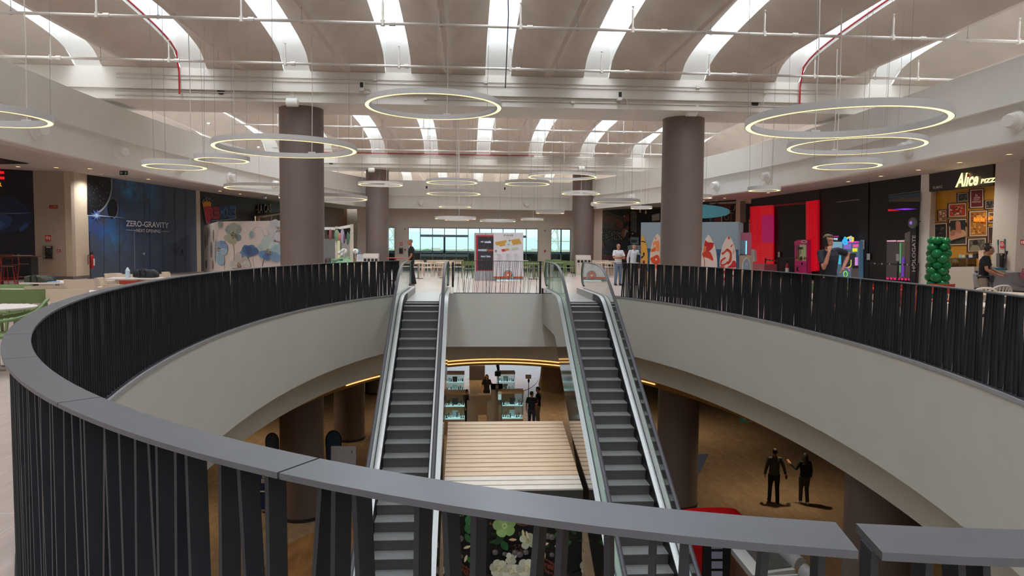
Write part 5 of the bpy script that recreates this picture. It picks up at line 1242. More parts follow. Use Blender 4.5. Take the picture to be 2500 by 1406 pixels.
PC_ = VPl(PLA.px(1833, 640, 1.6).xy, PLA.px(1868, 640, 1.6).xy)
mb = MB(); a = PC_.px(1834, 643, 0); b = PC_.px(1866, 639, 0); z0 = a.z
for p in (a, b): p.z = 0
mb.prism([a, b, b+Vector((0, 0, z0)), a+Vector((0, 0, z0))], -PLA.n*.7); mb.obj('body', mat('rose_counter', (190, 104, 118), .45), pc, 0)
pbox(PC_, k5([(1022, 975), (1095, 975), (1110, 1185), (1018, 1200)]), -.3, .1, 'till_panel', mat('till_white', (206, 200, 198), .5), pc)
# ================================================================== FURNITURE AND LOOSE THINGS ON THE UPPER FLOOR
beigeP = mat('chair_beige', (218, 200, 178), .5, var=.03); greenP = mat('chair_green', (112, 134, 84), .5, var=.04); redP = mat('chair_red', (176, 58, 38), .5, var=.04); ivory = mat('chair_ivory', (216, 206, 192), .5, var=.03)
woodd = mat('dark_wood', (96, 62, 46), .5, var=.15, stretch=(1, 8, 1)); redleg = mat('red_tube', (170, 50, 52), .4)
ttop = mat('table_white', (226, 214, 206), .4, var=.02); basem = mat('table_base', (150, 144, 138), .45, metal=.3)
def PY(y): return VPl((-1, y), (1, y))
def panel_chair(m, name, label, loc, rz, group):
    o = thing(name, label, 'chair', (0, 0, 0), 0, group)
    mb = MB(); P = spline([(-.24, -.22), (.24, -.22), (.25, 0), (.22, .23), (-.22, .23), (-.25, 0)], 4); mb.prism([(x, y, .43) for x, y in P], (0, 0, .035)); mb.obj('seat', m, o, 40)
    mb = MB(); n = 10; A = []; B = []; C_ = []; D_ = []
    for i in range(n+1):
        u = -1+2*i/n; x = .27*u; y = .24-.07*u*u
        A.append((x, y, .60)); B.append((x*1.03, y+.05, .81)); C_.append((x, y+.022, .60)); D_.append((x*1.03, y+.072, .81))
    mb.strip(A, B); mb.strip(C_, D_); mb.strip(B, D_); mb.strip(A, C_); mb.add([A[0], B[0], D_[0], C_[0], A[-1], B[-1], D_[-1], C_[-1]], [(0, 1, 2, 3), (4, 5, 6, 7)]); mb.obj('backrest', m, o, 40)
    for s in (-1, 1):
        mb = MB(); mb.tube([(s*.27, .2, .8), (s*.275, .19, .66), (s*.275, .1, .64), (s*.275, -.16, .645), (s*.265, -.2, .6)], [.016, .018, .02, .02, .017], 7); mb.obj('armrest', m, o, 50)
        mb = MB(); mb.bar((s*.265, -.2, .62), (s*.28, -.245, 0), .032, .036, (1, 0, 0)); mb.obj('leg', m, o, 0)
        mb = MB(); mb.bar((s*.235, .2, .62), (s*.27, .30, 0), .032, .036, (1, 0, 0)); mb.obj('leg', m, o, 0)
    return o
def slat_chair(m, name, label, group):
    o = thing(name, label, 'chair', (0, 0, 0), 0, group)
    mb = MB(); P = spline([(-.25, -.22), (.25, -.22), (.27, 0), (.2, .22), (-.2, .22), (-.27, 0)], 4); mb.prism([(x, y, .43) for x, y in P], (0, 0, .03)); mb.obj('seat', m, o, 40)
    hoop = spline([(-.29, -.2, .62), (-.29, .02, .65), (-.24, .2, .72), (-.12, .29, .82), (0, .31, .84), (.12, .29, .82), (.24, .2, .72), (.29, .02, .65), (.29, -.2, .62)], 5, False)
    mb = MB(); mb.tube(hoop, .019, 8); mb.obj('back_hoop', m, o, 50)
    mb = MB()
    for k in range(9):
        u = -1+2*k/8; i = int((.2+.6*(k/8))*(len(hoop)-1)); t = Vector(hoop[i]); b = Vector((u*.19, .2-.05*u*u, .45)); mb.bar(b, t, .024, .014, (1, 0, 0))
    mb.obj('back_slats', m, o, 0)
    for s in (-1, 1):
        mb = MB(); mb.tube([(s*.29, -.2, .62), (s*.285, -.22, .4), (s*.3, -.25, 0)], [.02, .022, .017], 8); mb.obj('leg', m, o, 50)
        mb = MB(); mb.tube([(s*.21, .17, .46), (s*.23, .22, .3), (s*.28, .3, 0)], [.022, .022, .017], 8); mb.obj('leg', m, o, 50)
    return o
def table(m, name, label, loc, r, h, group, square=False):
    o = thing(name, label, 'table', loc, 0, group); x, y, z = loc
    mb = MB()
    if square: mb.cb((x, y, h-.012), (r*2, r*2, .024), .25)
    else: mb.lathe((x, y, h-.028), [(0, 0), (r-.01, 0), (r, .01), (r, .022), (r-.006, .028), (0, .028)], 40)
    mb.obj('tabletop', m, o, 30)
    mb = MB(); mb.lathe((x, y, 0), [(.035, 0), (.035, h-.03)], 14); mb.obj('stem', basem if m is not redP else redP, o)
    mb = MB()
    for a in range(4): q = R_(45+90*a); mb.bar((x, y, .02), (x+.3*math.cos(q), y+.3*math.sin(q), .012), .05, .02, (-math.sin(q), math.cos(q), 0))
    mb.obj('base', basem if m is not redP else redP, o, 0)
    return o
PROTO = {}
def chair(kind, m, px, py, rz, label, group, zt=.81, name=None):
    key = (kind, m.name)
    p = gz(px, py, zt if kind == 'panel' else .84)
    f = Vector((math.sin(rz), -math.cos(rz), 0))         # local front (-y) after rotation
    loc = (p.x+f.x*.26, p.y+f.y*.26, 0)
    nm = name or {'panel': 'panel_back_chair', 'slat': 'slat_back_chair'}[kind]
    if key not in PROTO:
        o = panel_chair(m, nm, label, loc, 0, group) if kind == 'panel' else slat_chair(m, nm, label, group)
        PROTO[key] = o; o.location = loc; o.rotation_euler = (0, 0, rz); o['group'] = group; return o
    o = dup(PROTO[key], loc, rz, label); o['group'] = group; return o
AW, LF, RT, TO = R_(180), R_(-90), R_(90), 0.0    # facing away, left, right, towards the camera
gl = 'beige chairs left of the void'
for px, py, rz, l in ((162, 706, R_(195), 'beige panel-back armchair nearest the grey handrail at left'), (112, 698, R_(215), 'beige armchair with visible arm, left of the nearest beige one'),
        (190, 682, AW, 'beige chair with a wide pale back behind the nearest beige one'), (243, 678, R_(110), 'beige chair turned sideways under the red fire extinguisher'),
        (272, 667, R_(80), 'beige chair turned sideways, left of the water bottle'), (309, 669, AW, 'beige chair with wide back just under the water bottle'),
        (378, 669, R_(190), 'beige chair under the black bag, farthest right along the rail'), (401, 664, R_(100), 'beige chair at the far right of the left group, behind the black bag'), (284, 694, R_(170), 'beige chair half hidden by the rail cap, under the water bottle')):
    chair('panel', beigeP, px, py, rz, l, gl)
chair('panel', redP, 322, 685, R_(170), 'red chair back peeping over the rail among the beige chairs', 'red chairs')
gg = 'green chairs left of the void'
for px, py, rz, l in ((14, 706, R_(170), 'green panel-back chair at the left edge before the white table'), (61, 706, R_(190), 'green panel-back chair right of the one at the left edge'), (40, 694.5, TO, 'green chair behind the farther white table at left')):
    chair('panel', greenP, px, py, rz, l, gg)
chair('slat', greenP, 104, 731, R_(-62), 'green slatted armchair nearest the camera at the left edge', gg)
table(ttop, 'round_table', 'white round table at the left edge with the slatted green armchair', tuple(gz(-12, 748, .74).xy)+(0,), .42, .74, 'tables left of the void')
table(ttop, 'round_table', 'white round table behind the two green panel-back chairs', tuple(gz(36, 704, .74).xy)+(0,), .42, .74, 'tables left of the void')
table(ttop, 'square_table', 'white table carrying the olive bag and dark jacket', tuple(gz(140, 687, .74).xy)+(0,), .5, .74, 'tables left of the void', True)
table(ttop, 'square_table', 'white table carrying the water bottle and black bag', tuple(gz(338, 677, .74).xy)+(0,), .55, .74, 'tables left of the void', True)
table(ttop, 'square_table', 'white table between the nearest beige chair and the rail', tuple(gz(212, 712, .74).xy)+(0,), .36, .74, 'tables left of the void', True)
# bags, jacket, bottle
def softbag(px0, px1, py0, py1, y, m, name, label, handles=True):
    pl = PY(y); a = pl.px(px0, py1); b = pl.px(px1, py0); w = b.x-a.x; h = b.z-a.z; c = ((a.x+b.x)/2, y, a.z)
    o = thing(name, label, 'bag', c); mb = MB()
    prof = [(-.5, .0), (-.5, .55), (-.42, .86), (-.2, 1), (.05, .9), (.25, .95), (.42, .7), (.5, .35), (.5, 0)]
    for k, (dy, s) in enumerate(((-.16, .86), (-.1, 1), (.1, 1), (.16, .86))): pass
    R4 = [[(c[0]+x*w*s, y+dy, a.z+z*h*s) for x, z in spline(prof, 3, False)] for dy, s in ((-.15, .82), (-.09, 1), (.09, 1), (.15, .82))]
    for A, B in zip(R4[:-1], R4[1:]): mb.strip(A, B)
    mb.add(R4[0], [tuple(range(len(R4[0])))]); mb.add(R4[-1], [tuple(range(len(R4[0])))])
    mb.obj('bag_body', m, o, 60)
    if handles:
        mb = MB(); mb.tube([(c[0]-w*.15, y-.16, a.z+h*.1), (c[0]-w*.14, y-.17, a.z+h*.9), (c[0]-w*.05, y-.1, a.z+h*1.04), (c[0]+w*.1, y-.17, a.z+h*.9), (c[0]+w*.12, y-.16, a.z+h*.1)], .012, 6); mb.obj('strap', blackp, o)
    return o
t3 = gz(140, 687, .74); t4 = gz(338, 677, .74)
softbag(66, 124, 672, 688, t3.y-.3, mat('olive_cloth', (66, 68, 56), .8, var=.15), 'travel_bag', 'olive soft travel bag among the left-hand chairs')
softbag(102, 129, 672.5, 690, t3.y-.2, mat('dark_jacket', (40, 40, 46), .85, var=.2), 'jacket', 'dark jacket rolled up beside the olive bag', False)['category'] = 'jacket'
softbag(329, 384, 656.5, 676, t4.y-.1, mat('black_bag', (26, 26, 32), .7, var=.2), 'duffel_bag', 'black duffel bag on the white table before the blue mural door')
pl = PY(t4.y-.3); p = pl.px(312, 676.5); h = (pl.px(312, 650.5)-p).z
wb = thing('water_bottle', 'clear plastic water bottle on the white table before the blue mural', 'bottle', (p.x, p.y, .74))
mb = MB(); mb.lathe((p.x, p.y, .741), [(0, 0), (.048, 0), (.05, .02), (.045, h*.25), (.05, h*.4), (.044, h*.55), (.05, h*.66), (.03, h*.86), (.018, h*.9)], 16); mb.obj('bottle_body', mat('bottle_plastic', (196, 212, 224), .25), wb)
mb = MB(); mb.lathe((p.x, p.y, .741+h*.9), [(.02, 0), (.02, h*.08), (0, h*.08)], 12); mb.obj('cap', paper, wb)
mb = MB(); mb.cb((gz(142, 686, .75).x, t3.y-.3, .75), (.3, .2, .012), .3); tag(mb.obj('cloth', mat('blue_cloth', (120, 180, 214), .7)), 'light blue folded cloth on the table beside the dark jacket', 'cloth')
# high stools and tables before the dark shop
def stool(loc, rz, label):
    o = thing('bar_stool', label, 'stool', loc, 0, 'red-legged stools'); x, y, z = loc; M_ = Matrix.Rotation(rz, 3, 'Z'); T = lambda a, b, c: Vector((x, y, 0))+M_ @ Vector((a, b, c))
    mb = MB(); mb.prism([T(u, v, .70) for u, v in spline([(-.2, -.2), (.2, -.2), (.2, .18), (-.2, .18)], 4)], (0, 0, .03)); mb.obj('seat', woodd, o, 30)
    mb = MB(); A = [T(.21*u, .2-.05*u*u, .93) for u in (-1, -.5, 0, .5, 1)]; B = [T(.21*u, .22-.05*u*u, 1.1) for u in (-1, -.5, 0, .5, 1)]; mb.strip(A, B); mb.strip([v+Vector((0, .015, 0)) for v in A], [v+Vector((0, .015, 0)) for v in B]); mb.obj('backrest', woodd, o, 40)
    for s in (-1, 1):
        mb = MB(); mb.tube([T(s*.16, -.17, .7), T(s*.22, -.24, 0)], .013, 6); mb.obj('leg', redleg, o)
        mb = MB(); mb.tube([T(s*.15, .2, 1.0), T(s*.16, .17, .7), T(s*.22, .25, 0)], .013, 6); mb.obj('leg', redleg, o)
    mb = MB(); mb.tube([T(-.2, -.21, .25), T(.2, -.21, .25), T(.2, .22, .25), T(-.2, .22, .25)], .01, 6, closed=True); mb.obj('footrest', redleg, o)
for px, py, rz, l in ((12, 703, R_(150), 'red-legged wooden stool at the left edge before the black shop wall'), (22, 696, R_(200), 'second red-legged wooden stool from the left edge'), (62, 692, R_(120), 'red-legged wooden stool beside the beige pillar')):
    p = gz(px, py, 0); stool((p.x, p.y, 0), rz, l)
p = gz(40, 697, 0); o = thing('high_table', 'dark wooden high table with red-legged stools before the black shop wall', 'table', (p.x, p.y, 0))
mb = MB(); mb.cb((p.x, p.y, 1.03), (1.7, .6, .04)); mb.obj('tabletop', woodd, o, 0)
for s in (-.6, .6): mb = MB(); mb.bx(p.x+s-.04, p.x+s+.04, p.y-.2, p.y+.2, 0, 1.01); mb.obj('leg', blackp, o, 0)
mb = MB(); mb.cb((aty(58, 644.5, p.y).x, p.y-.05, 1.057), (.5, .3, .006)); tag(mb.obj('placemat', paper), 'white placemat on the dark high table at the left edge', 'placemat')
# ---- far middle seating
gf = 'beige chairs by the far windows'
for k, (px, rz, l) in enumerate(((1012, R_(160), 'beige chair just right of the bald man'), (1029, R_(100), 'second beige chair right of the bald man'), (1056, R_(200), 'beige chair left end of the cluster by the far windows'), (1069, R_(150), 'second from left in the beige cluster by the far windows'),
        (1082, R_(20), 'third from left in the beige cluster by the far windows'), (1094, R_(200), 'beige chair behind the inner handrail of the left escalator'), (1118, R_(170), 'beige chair at the right end of the far cluster'), (1276, R_(160), 'beige chair right beside the map panel'))):
    chair('panel', beigeP, px, 634.5+(k % 2)*.8, rz, l, gf)
for k, (px, rz, l) in enumerate(((1141, AW, 'green chair left of the advertising screen'), (1153, R_(150), 'green chair half behind the advertising screen'), (1288, R_(160), 'green chair right of the map panel, first of three'), (1302, AW, 'green chair right of the map panel, second of three'), (1317, R_(200), 'green chair right of the map panel, third of three'))):
    chair('panel', greenP, px, 637.5, rz, l, 'green chairs by the map panel')
for k, (px, py, rz, l) in enumerate(((1342, 634, R_(150), 'green chair behind the right escalator, leftmost'), (1358, 633, R_(20), 'green chair behind the right escalator, second'), (1372, 636, AW, 'green chair before the farther right column'), (1387, 637, R_(160), 'green chair touching the farther right column in view'))):
    chair('panel', greenP, px, py, rz, l, 'green chairs by the farther right column')
for k, (px, py, l) in enumerate(((1458, 635, 'beige chair right of the waste bin'), (1474, 635, 'second beige chair right of the waste bin'), (1489, 636, 'beige chair beside the man in the white T-shirt'))):
    chair('panel', beigeP, px, py, R_(170+10*k), l, 'beige chairs before the cafe mural')
for px, py, m, l in ((1021, 641, beigeP, 'beige table behind the bald man'), (1085, 640.5, beigeP, 'beige table in the far cluster of chairs'), (1303, 643, greenP, 'green table among the green chairs by the map panel'), (1362, 641, greenP, 'green table before the farther right column'), (1474, 641, beigeP, 'beige table before the cafe mural')):
    p = gz(px, py, .74); table(m, 'cafe_table', l, (p.x, p.y, 0), .42, .74, 'cafe tables')
p = gz(966, 629, 1.0); table(redP, 'high_round_table', 'red high table left of the bald man', (p.x, p.y, 0), .42, 1.0, 'red high tables')
for px, l in ((976, 'red chair behind the red high table'), (996, 'red chair between the red table and the bald man')): chair('panel', redP, px, 617.5, R_(10), l, 'red chairs', zt=.81)
chair('panel', redP, 1331, 622, R_(10), 'red chair before the far white pier right of the map panel', 'red chairs'); chair('panel', redP, 1360, 622.5, R_(10), 'red chair before the narrow right far window', 'red chairs')
# ---- right-hand seating behind the balustrade
for px, py, rz, l in ((2132, 693, R_(200), 'red chair behind the rail below the arcade doorway'), (2172, 694, R_(170), 'second red chair behind the rail below the arcade doorway'), (2212, 697, R_(190), 'third red chair behind the rail, left of the balloon column'), (2301, 693, R_(175), 'red chair with its curved back in front of the green balloons')):
    chair('panel', redP, px, py, rz, l, 'red chairs')
for px, py, rz, l in ((1992, 691, R_(160), 'green chair behind the rail left of the man on the phone'), (2088, 690, R_(200), 'green chair behind the rail right of the man on the phone')):
    chair('panel', greenP, px, py, rz, l, 'green chairs behind the right rail')
for px, py, rz, l in ((2447, 697, AW, 'ivory slat-back chair in front of the cleaning cart'), (2405, 703, R_(165), 'ivory slat-back chair in front of the cleaner')):
    chair('slat', ivory, px, py, rz, l, 'ivory chairs at right')
for px, py, r, m, l in ((2452, 716, .62, beigeP, 'beige table at the right edge behind the rail'), (2170, 704, .4, redP, 'red table among the red chairs behind the rail'), (2040, 702, .4, greenP, 'green table behind the man on the phone'), (2390, 742, .4, beigeP, 'low-lying beige table seen through the rail at right')):
    p = gz(px, py, .74); table(m, 'cafe_table', l, (p.x, p.y, 0), r, .74, 'cafe tables')
# ---- waste bins
def bin_(px, py, label):
    p = aty(px, py, 39.0 if px > 1000 else 38.6); p.z = 0; o = thing('waste_bin', label, 'bin', (p.x, p.y, 0), 0, 'recycling bins'); x, y = p.x, p.y+.25
    bm_ = mat('bin_beige', (202, 190, 178), .5, var=.02); mb = MB(); mb.bx(x-.41, x+.41, y-.25, y+.25, 0, .86); mb.obj('body', bm_, o, 0)
    mb = MB(); mb.prism([(x-.41, y-.25, .86), (x-.41, y+.25, .86), (x-.41, y+.25, 1.08), (x-.41, y-.06, 1.08)], (.82, 0, 0)); mb.obj('sloped_hood', bm_, o, 0)
    for k in range(4): mb = MB(); cx = x-.3+k*.2; mb.bx(cx-.07, cx+.07, y-.256, y-.24, .66, .80); mb.obj('opening', blackp, o, 0)
    mb = MB(); mb.bx(x-.38, x-.02, y-.258, y-.25, .06, .6); mb.bx(x+.02, x+.38, y-.258, y-.25, .06, .6); mb.obj('door', mat('bin_door', (208, 196, 184), .5), o, 0)
    mb = MB(); mb.prism([(x-.32, y-.262, .58), (x-.24, y-.262, .58), (x-.28, y-.262, .5)], (0, .003, 0)); mb.bx(x-.29, x-.27, y-.262, y-.258, .38, .5); mb.obj('icon', mat('bin_icon', (120, 110, 104), .5), o, 0)
bin_(1425, 668, 'beige four-slot recycling bin beside the farther right column'); bin_(905, 665, 'beige four-slot recycling bin in front of the farther left column')
# ---- advertising screen and map panel
p = gz(1184, 684.5, 0); y = p.y
ts = thing('advertising_screen', 'grey free-standing advertising screen with red-edged dark display', 'screen', (p.x, y, 0)); PT = PY(y)
P = [PT.px(*q) for q in ((1158, 684), (1212, 684.5), (1212, 568.5), (1158, 568.5))]
mb = MB(); mb.prism([Vector((v.x, y, max(v.z, 0))) for v in P], (0, .18, 0)); mb.obj('housing', mat('totem_grey', (176, 176, 180), .4, metal=.2), ts, 0)
pr = Print(PT, .004, .001); pr.p((170, 40, 50), [(1162, 574), (1205, 574.5), (1203, 661), (1162, 661)])
pr.p(emis('screen_dark', (60, 58, 64), .35), [(1166.5, 577.5), (1205, 578), (1202.5, 659), (1166, 659)])
for k in range(26): u, v = rs.uniform(1167, 1200), rs.uniform(580, 650); pr.off -= .0008; pr.ell(rs.choice([(52, 46, 50), (78, 66, 60), (66, 64, 72), (96, 80, 60)]), u, v, rs.uniform(1, 2.6), rs.uniform(1, 3), 8)
sw = emis('screen_white', (214, 222, 246), .8); pr.text(sw, '<> cisalfa', (1173, 587.5, 593, 1199, 587.8, 593.3), 0, .03); pr.text(sw, 'INGRESSO', (1167.5, 608, 613, 1189, 608.2, 613.2), 0, .03); pr.text(emis('screen_orange', (220, 84, 60), .7), 'ELMAS', (1190.5, 608.2, 613.2, 1204.5, 608.4, 613.4), 0, .02); pr.text(sw, 'PIANO TERRA', (1174, 624, 628, 1198, 624.2, 628.2), 0, .02)
pr.obj('display', ts); mb = MB(); c = PT.px(1186, 571.5, .005); mb.ell(c, (.02, .01, .02), 8, 6); mb.obj('camera_eye', blackp, ts)
mp_ = thing('map_panel', 'white free-standing panel with a coloured floor map and shop lists', 'panel', (gz(1241, 683, 0).x, y-.25, 0)); PM = PY(y-.25)
P = [PM.px(*q) for q in ((1205, 682), (1277.5, 682.6), (1277.5, 568.2), (1205, 568))]
mb = MB(); mb.prism([Vector((v.x, y-.25, max(v.z, 0))) for v in P], (0, .12, 0)); mb.obj('panel', mat('map_white', (216, 214, 218), .45, var=.01), mp_, 0)
pr = Print(PM, .004, .001); k8 = cv(1150, 555, 8.52)
for c, P in (((196, 152, 66), [(495, 305), (740, 265), (745, 300), (700, 335), (720, 375), (605, 402), (580, 370), (525, 375)]), ((196, 152, 66), [(835, 260), (1005, 232), (1055, 340), (870, 365), (845, 320)]), ((206, 214, 204), [(740, 270), (830, 258), (870, 360), (790, 380), (835, 475), (800, 470), (750, 395), (715, 370)]), ((190, 52, 44), [(628, 458), (700, 448), (715, 495), (650, 505)]), ((206, 140, 70), [(702, 448), (770, 436), (805, 470), (715, 495)]), ((180, 194, 172), [(840, 425), (980, 410), (1000, 455), (850, 475)]), ((150, 180, 190), [(750, 350), (800, 340), (810, 365), (765, 375)]), ((90, 120, 110), [(785, 265), (815, 262), (820, 285), (790, 290)])): pr.p(c, k8(P))
pr.rect((130, 130, 136), 1208.5, 610, 1213, 615.5)
for cx in (545, 730, 900):
    for k in range(12): yy = 565+k*24; w = 60+((k*37+cx) % 5)*14; x0, y0 = k8([(cx, yy)])[0]; pr.off -= .0009; pr.line((150, 146, 152), [(x0, y0), (x0+w/8.52, y0+.15)], .5 if k else .9)
pr.text((120, 118, 124), 'FASS', (1230, 572.5, 576, 1253, 572.7, 576.2), 0, .02); pr.line((170, 168, 172), [(1237, 581), (1246, 581.1)], .6)
for r, c in ((100, (104, 138, 146)), (82, (222, 208, 192)), (76, (196, 92, 62)), (52, (222, 208, 192)), (46, (196, 92, 62)), (24, (226, 222, 220))): pr.p(c, k8(ellpts(772, 990, r, r, 28)))
pr.rect((196, 92, 62), 1205, 675, 1241, 679); pr.rect((196, 92, 62), 1253, 675.2, 1277.4, 679.2); pr.rect((104, 138, 146), 1205, 680, 1277.4, 682.4)
pr.obj('map_print', mp_)
# ---- dessert counter between the left columns
yk = 32.0; PQ = PY(yk)
dk = thing('dessert_counter', 'white-posted dessert kiosk with hanging lanterns, right of the big left column', 'kiosk', (PQ.px(838, 650).x, yk, 0)); X = lambda px, py=600: PQ.px(px, py).x; Z = lambda py, px=840: PQ.px(px, py).z
cm = mat('kiosk_cream', (206, 196, 180), .5); mb = MB(); mb.bx(X(783), X(884), yk, yk+.9, 0, .62); mb.obj('counter', cm, dk, 0)
for a, b, t in ((817, 822.5, 553), (853.5, 860.5, 547)):
    mb = MB(); mb.bx(X(a), X(b), yk+.1, yk+.3, .62, Z(t)); mb.obj('post', cm, dk, 0)
mb = MB(); mb.bx(X(822.5), X(827), yk+.15, yk+.3, .62, Z(556)); mb.obj('lit_post', emis('warm_post', (214, 210, 160), .7), dk, 0)
mb = MB(); mb.bar((X(786), yk+.2, Z(558)), (X(818), yk+.2, Z(558)), .12, .12, (0, 0, 1)); mb.bar((X(822), yk+.2, Z(558)), (X(854), yk-.1, Z(552.5)), .12, .12, (0, 0, 1)); mb.obj('top_rail', white, dk, 0)
for k in range(11):
    mb = MB(); mb.cb((X(822+k*3.6), yk+.15, Z(566-k*.4)), (.14, .1, .26), 0, 0, .3) if k < 9 else mb.cb((X(800+(k-9)*3), yk+.15, Z(568)), (.12, .1, .22)); mb.obj('spotlight', blackp, dk, 0)
for px, py, c, rx, rz_ in ((806, 573, (150, 90, 96), .07, .25), (822, 575, (120, 150, 120), .12, .26), (828, 578, (196, 120, 100), .09, .18), (836, 577, (170, 160, 180), .1, .36), (840, 581, (110, 80, 120), .06, .25), (849, 582, (80, 120, 100), .07, .3)):
    mb = MB(); mb.ell((X(px), yk+.05, Z(py)), (rx, .08, rz_), 10, 8); mb.tube([(X(px), yk+.05, Z(py)+rz_), (X(px), yk+.2, Z(558))], .008, 4); mb.obj('lantern', pm(c), dk)
mb = MB(); mb.bx(X(826), X(853), yk+.8, yk+.85, .62, Z(583)); mb.obj('back_panel', mat('kiosk_back', (190, 182, 178), .5), dk, 0)
mc = thing('matcha_display', 'mound of pale green matcha sweets on the dessert counter, behind a green sign', 'food', (X(838), yk-.1, .62)); mb = MB()
rr = random.Random(9)
for k in range(60):
    u, v = rr.uniform(-1, 1), rr.uniform(-1, 1)
    if u*u+v*v < 1: hgt = .62+.32*(1-u*u-v*v)**.8; mb.ell((X(838)+u*.72, yk+.3+v*.3, hgt), (.16, .09, .05), 8, 6, 0, Matrix.Rotation(rr.uniform(-.5, .5), 3, 'Y'))
mb.lathe((X(838), yk+.3, .6), [(.0, .0), (.7, .02), (.5, .2), (.25, .32), (0, .36)], 24); mb.obj('sweets', mat('matcha_green', (134, 168, 128), .7, var=.15), mc, 50)
pl = PY(yk-.15); pr = Print(pl, .0, .001); pr.p((44, 78, 70), [(798, 637.5), (837, 631.5), (837, 640.5), (798, 646)]); pr.text((150, 190, 150), 'MATCHA', (808, 636.5, 642, 830, 633.5, 639), 0, .02); tag(pr.obj('product_sign'), 'dark green sign with pale lettering in front of the matcha sweets', 'sign')
for px, py, l in ((838, 613, 'large white cream flower on the matcha sweets'), (829, 618.5, 'small white cream flower left of the large one'), (865.5, 613.5, 'white cream flower beside the brown sweets at the right end of the counter')):
    mb = MB(); c = Vector((X(px), yk+.2, Z(py)))
    for k in range(9): a = k*.7; mb.ell(c+Vector((.08*math.cos(a), .05*math.sin(a*1.7), .07*math.sin(a))), (.07, .06, .06), 8, 6)
    mb.bx(c.x-.01, c.x+.01, c.y-.01, c.y+.01, .62, c.z); tag(mb.obj('cream_flower', paper, None, 60), l, 'decoration', 'white cream flowers')
mb = MB(); c = Vector((X(872), yk+.1, .62)); mb.lathe(c, [(.16, 0), (.2, .1), (.17, .25), (.08, .36), (0, .38)], 14); tag(mb.obj('sweet_heap', mat('caramel', (128, 92, 54), .6, var=.4, scale=14), None, 50), 'heap of brown sweets under the blue bottle on the dessert counter', 'food')
mb = MB(); mb.lathe((X(798), yk+.3, .62), [(.2, 0), (.22, .1), (.1, .3), (0, .34)], 14); tag(mb.obj('chocolate_heap', mat('chocolate', (60, 30, 30), .6, var=.4, scale=14), None, 50), 'heap of dark chocolate sweets next to the big left column', 'food')
mb = MB(); mb.lathe((X(873), yk+.45, .62), [(.05, 0), (.06, .1), (.06, .6), (.03, .68), (.03, .74)], 14); tag(mb.obj('bottle', mat('blue_bottle', (92, 134, 180), .3)), 'blue bottle behind the brown sweets on the dessert counter', 'bottle')
pr = Print(PY(yk-.1), 0, .001); pr.p((214, 216, 222), [(871, 621), (886, 621), (888, 638), (870, 638)]); [pr.line((150, 154, 164), [(873, 624+k*3), (885, 624+k*3)], .8) for k in range(4)]; tag(pr.obj('menu_sheets'), 'white menu sheets standing at the right end of the dessert counter', 'menu')
# ---- balloon column
bl = thing('balloon_column', 'column of dark green balloons on the right, before the yellow pizza counter', 'balloons', (0, 0, 0)); yb_ = 20.6; PB = PY(yb_); c0 = PB.px(2288, 700); bl.location = (c0.x, yb_, 0)
bg_ = mat('balloon_green', (14, 122, 66), .22, var=.05); rr = random.Random(2); z = .12; k = 0
zt = PB.px(2288, 584).z
while z < zt:
    for j in range(4):
        a = j*math.pi/2+(k % 2)*math.pi/4+rr.uniform(-.12, .12); s = rr.uniform(.13, .175)
        c = Vector((c0.x+.17*math.cos(a), yb_+.17*math.sin(a), z+rr.uniform(-.02, .02))); M_ = Vector((math.cos(a), math.sin(a), .1)).to_track_quat('Z', 'Y').to_matrix()
        mb = MB(); mb.ell(c, (s*.93, s*.93, s*1.1), 14, 10, 0, M_); mb.obj('balloon', bg_, bl, 60)
    z += .185; k += 1
mb = MB(); mb.tube([(c0.x, yb_, 0), (c0.x, yb_, zt)], .02, 6); mb.lathe((c0.x, yb_, 0), [(.2, 0), (.2, .02), (0, .03)], 16); mb.obj('pole', basem, bl)
# ---- pizza counter
pz = thing('pizza_counter', 'white speckled pizza counter with a glass display on top', 'counter', PLZ.px(2350, 700, .5))
spk = mat('speckled_white', (196, 188, 178), .45, var=.12, scale=60)
def zbox(pts, o0, th, name, m, parent): 
    mb = MB(); P = [PLZ.px(x, y, o0) for x, y in pts]; P = [Vector((v.x, v.y, max(v.z, 0))) for v in P]; mb.prism(P, PLZ.n*th); return mb.obj(name, m, parent, 0)
zbox([(2318, 653), (2428, 651), (2428, 720), (2318, 722)], .3, .7, 'counter_front', spk, pz)
zbox([(2304, 633), (2318, 632.5), (2318, 722), (2304, 722)], .3, .6, 'end_panel', mat('end_panel_beige', (196, 156, 92), .5), pz)
zbox([(2318, 631), (2384, 630), (2384, 652.5), (2318, 653)], .55, .38, 'glass_case', glassmat('case_glass', (206, 200, 176), .3), pz)
zbox([(2318, 630), (2392, 629), (2392, 631.5), (2318, 632)], .5, .45, 'case_top', mat('case_frame', (96, 92, 80), .4), pz)
zbox([(2321, 646), (2384, 645), (2384, 652), (2321, 652.5)], .5, .3, 'food_tray', mat('pizza_trays', (186, 140, 96), .6, var=.35, scale=10), pz)
for x0, x1, y0, c, l in ((2349, 2355, 621, (150, 186, 190), 'pale blue cup on the pizza counter'), (2356, 2364, 622, (216, 196, 160), 'cream box on the pizza counter'), (2366, 2371, 622, (60, 44, 36), 'dark jar on the pizza counter'), (2373, 2382, 621.5, (196, 202, 214), 'white card stand on the pizza counter'), (2384, 2392, 618, (40, 34, 32), 'black till on the pizza counter')):
    o = zbox([(x0, y0), (x1, y0), (x1, 629.5), (x0, 629.5)], .6, .12, 'counter_item', pm(c), None); tag(o, l, 'counter item')
o = zbox([(2391, 612), (2403, 610), (2403, 650), (2391, 651)], .75, .03, 'menu_board', mat('floral_menu', (226, 190, 170), .5, var=.3, scale=14), None); tag(o, 'pale menu board with orange-red pattern behind the cleaner', 'menu')
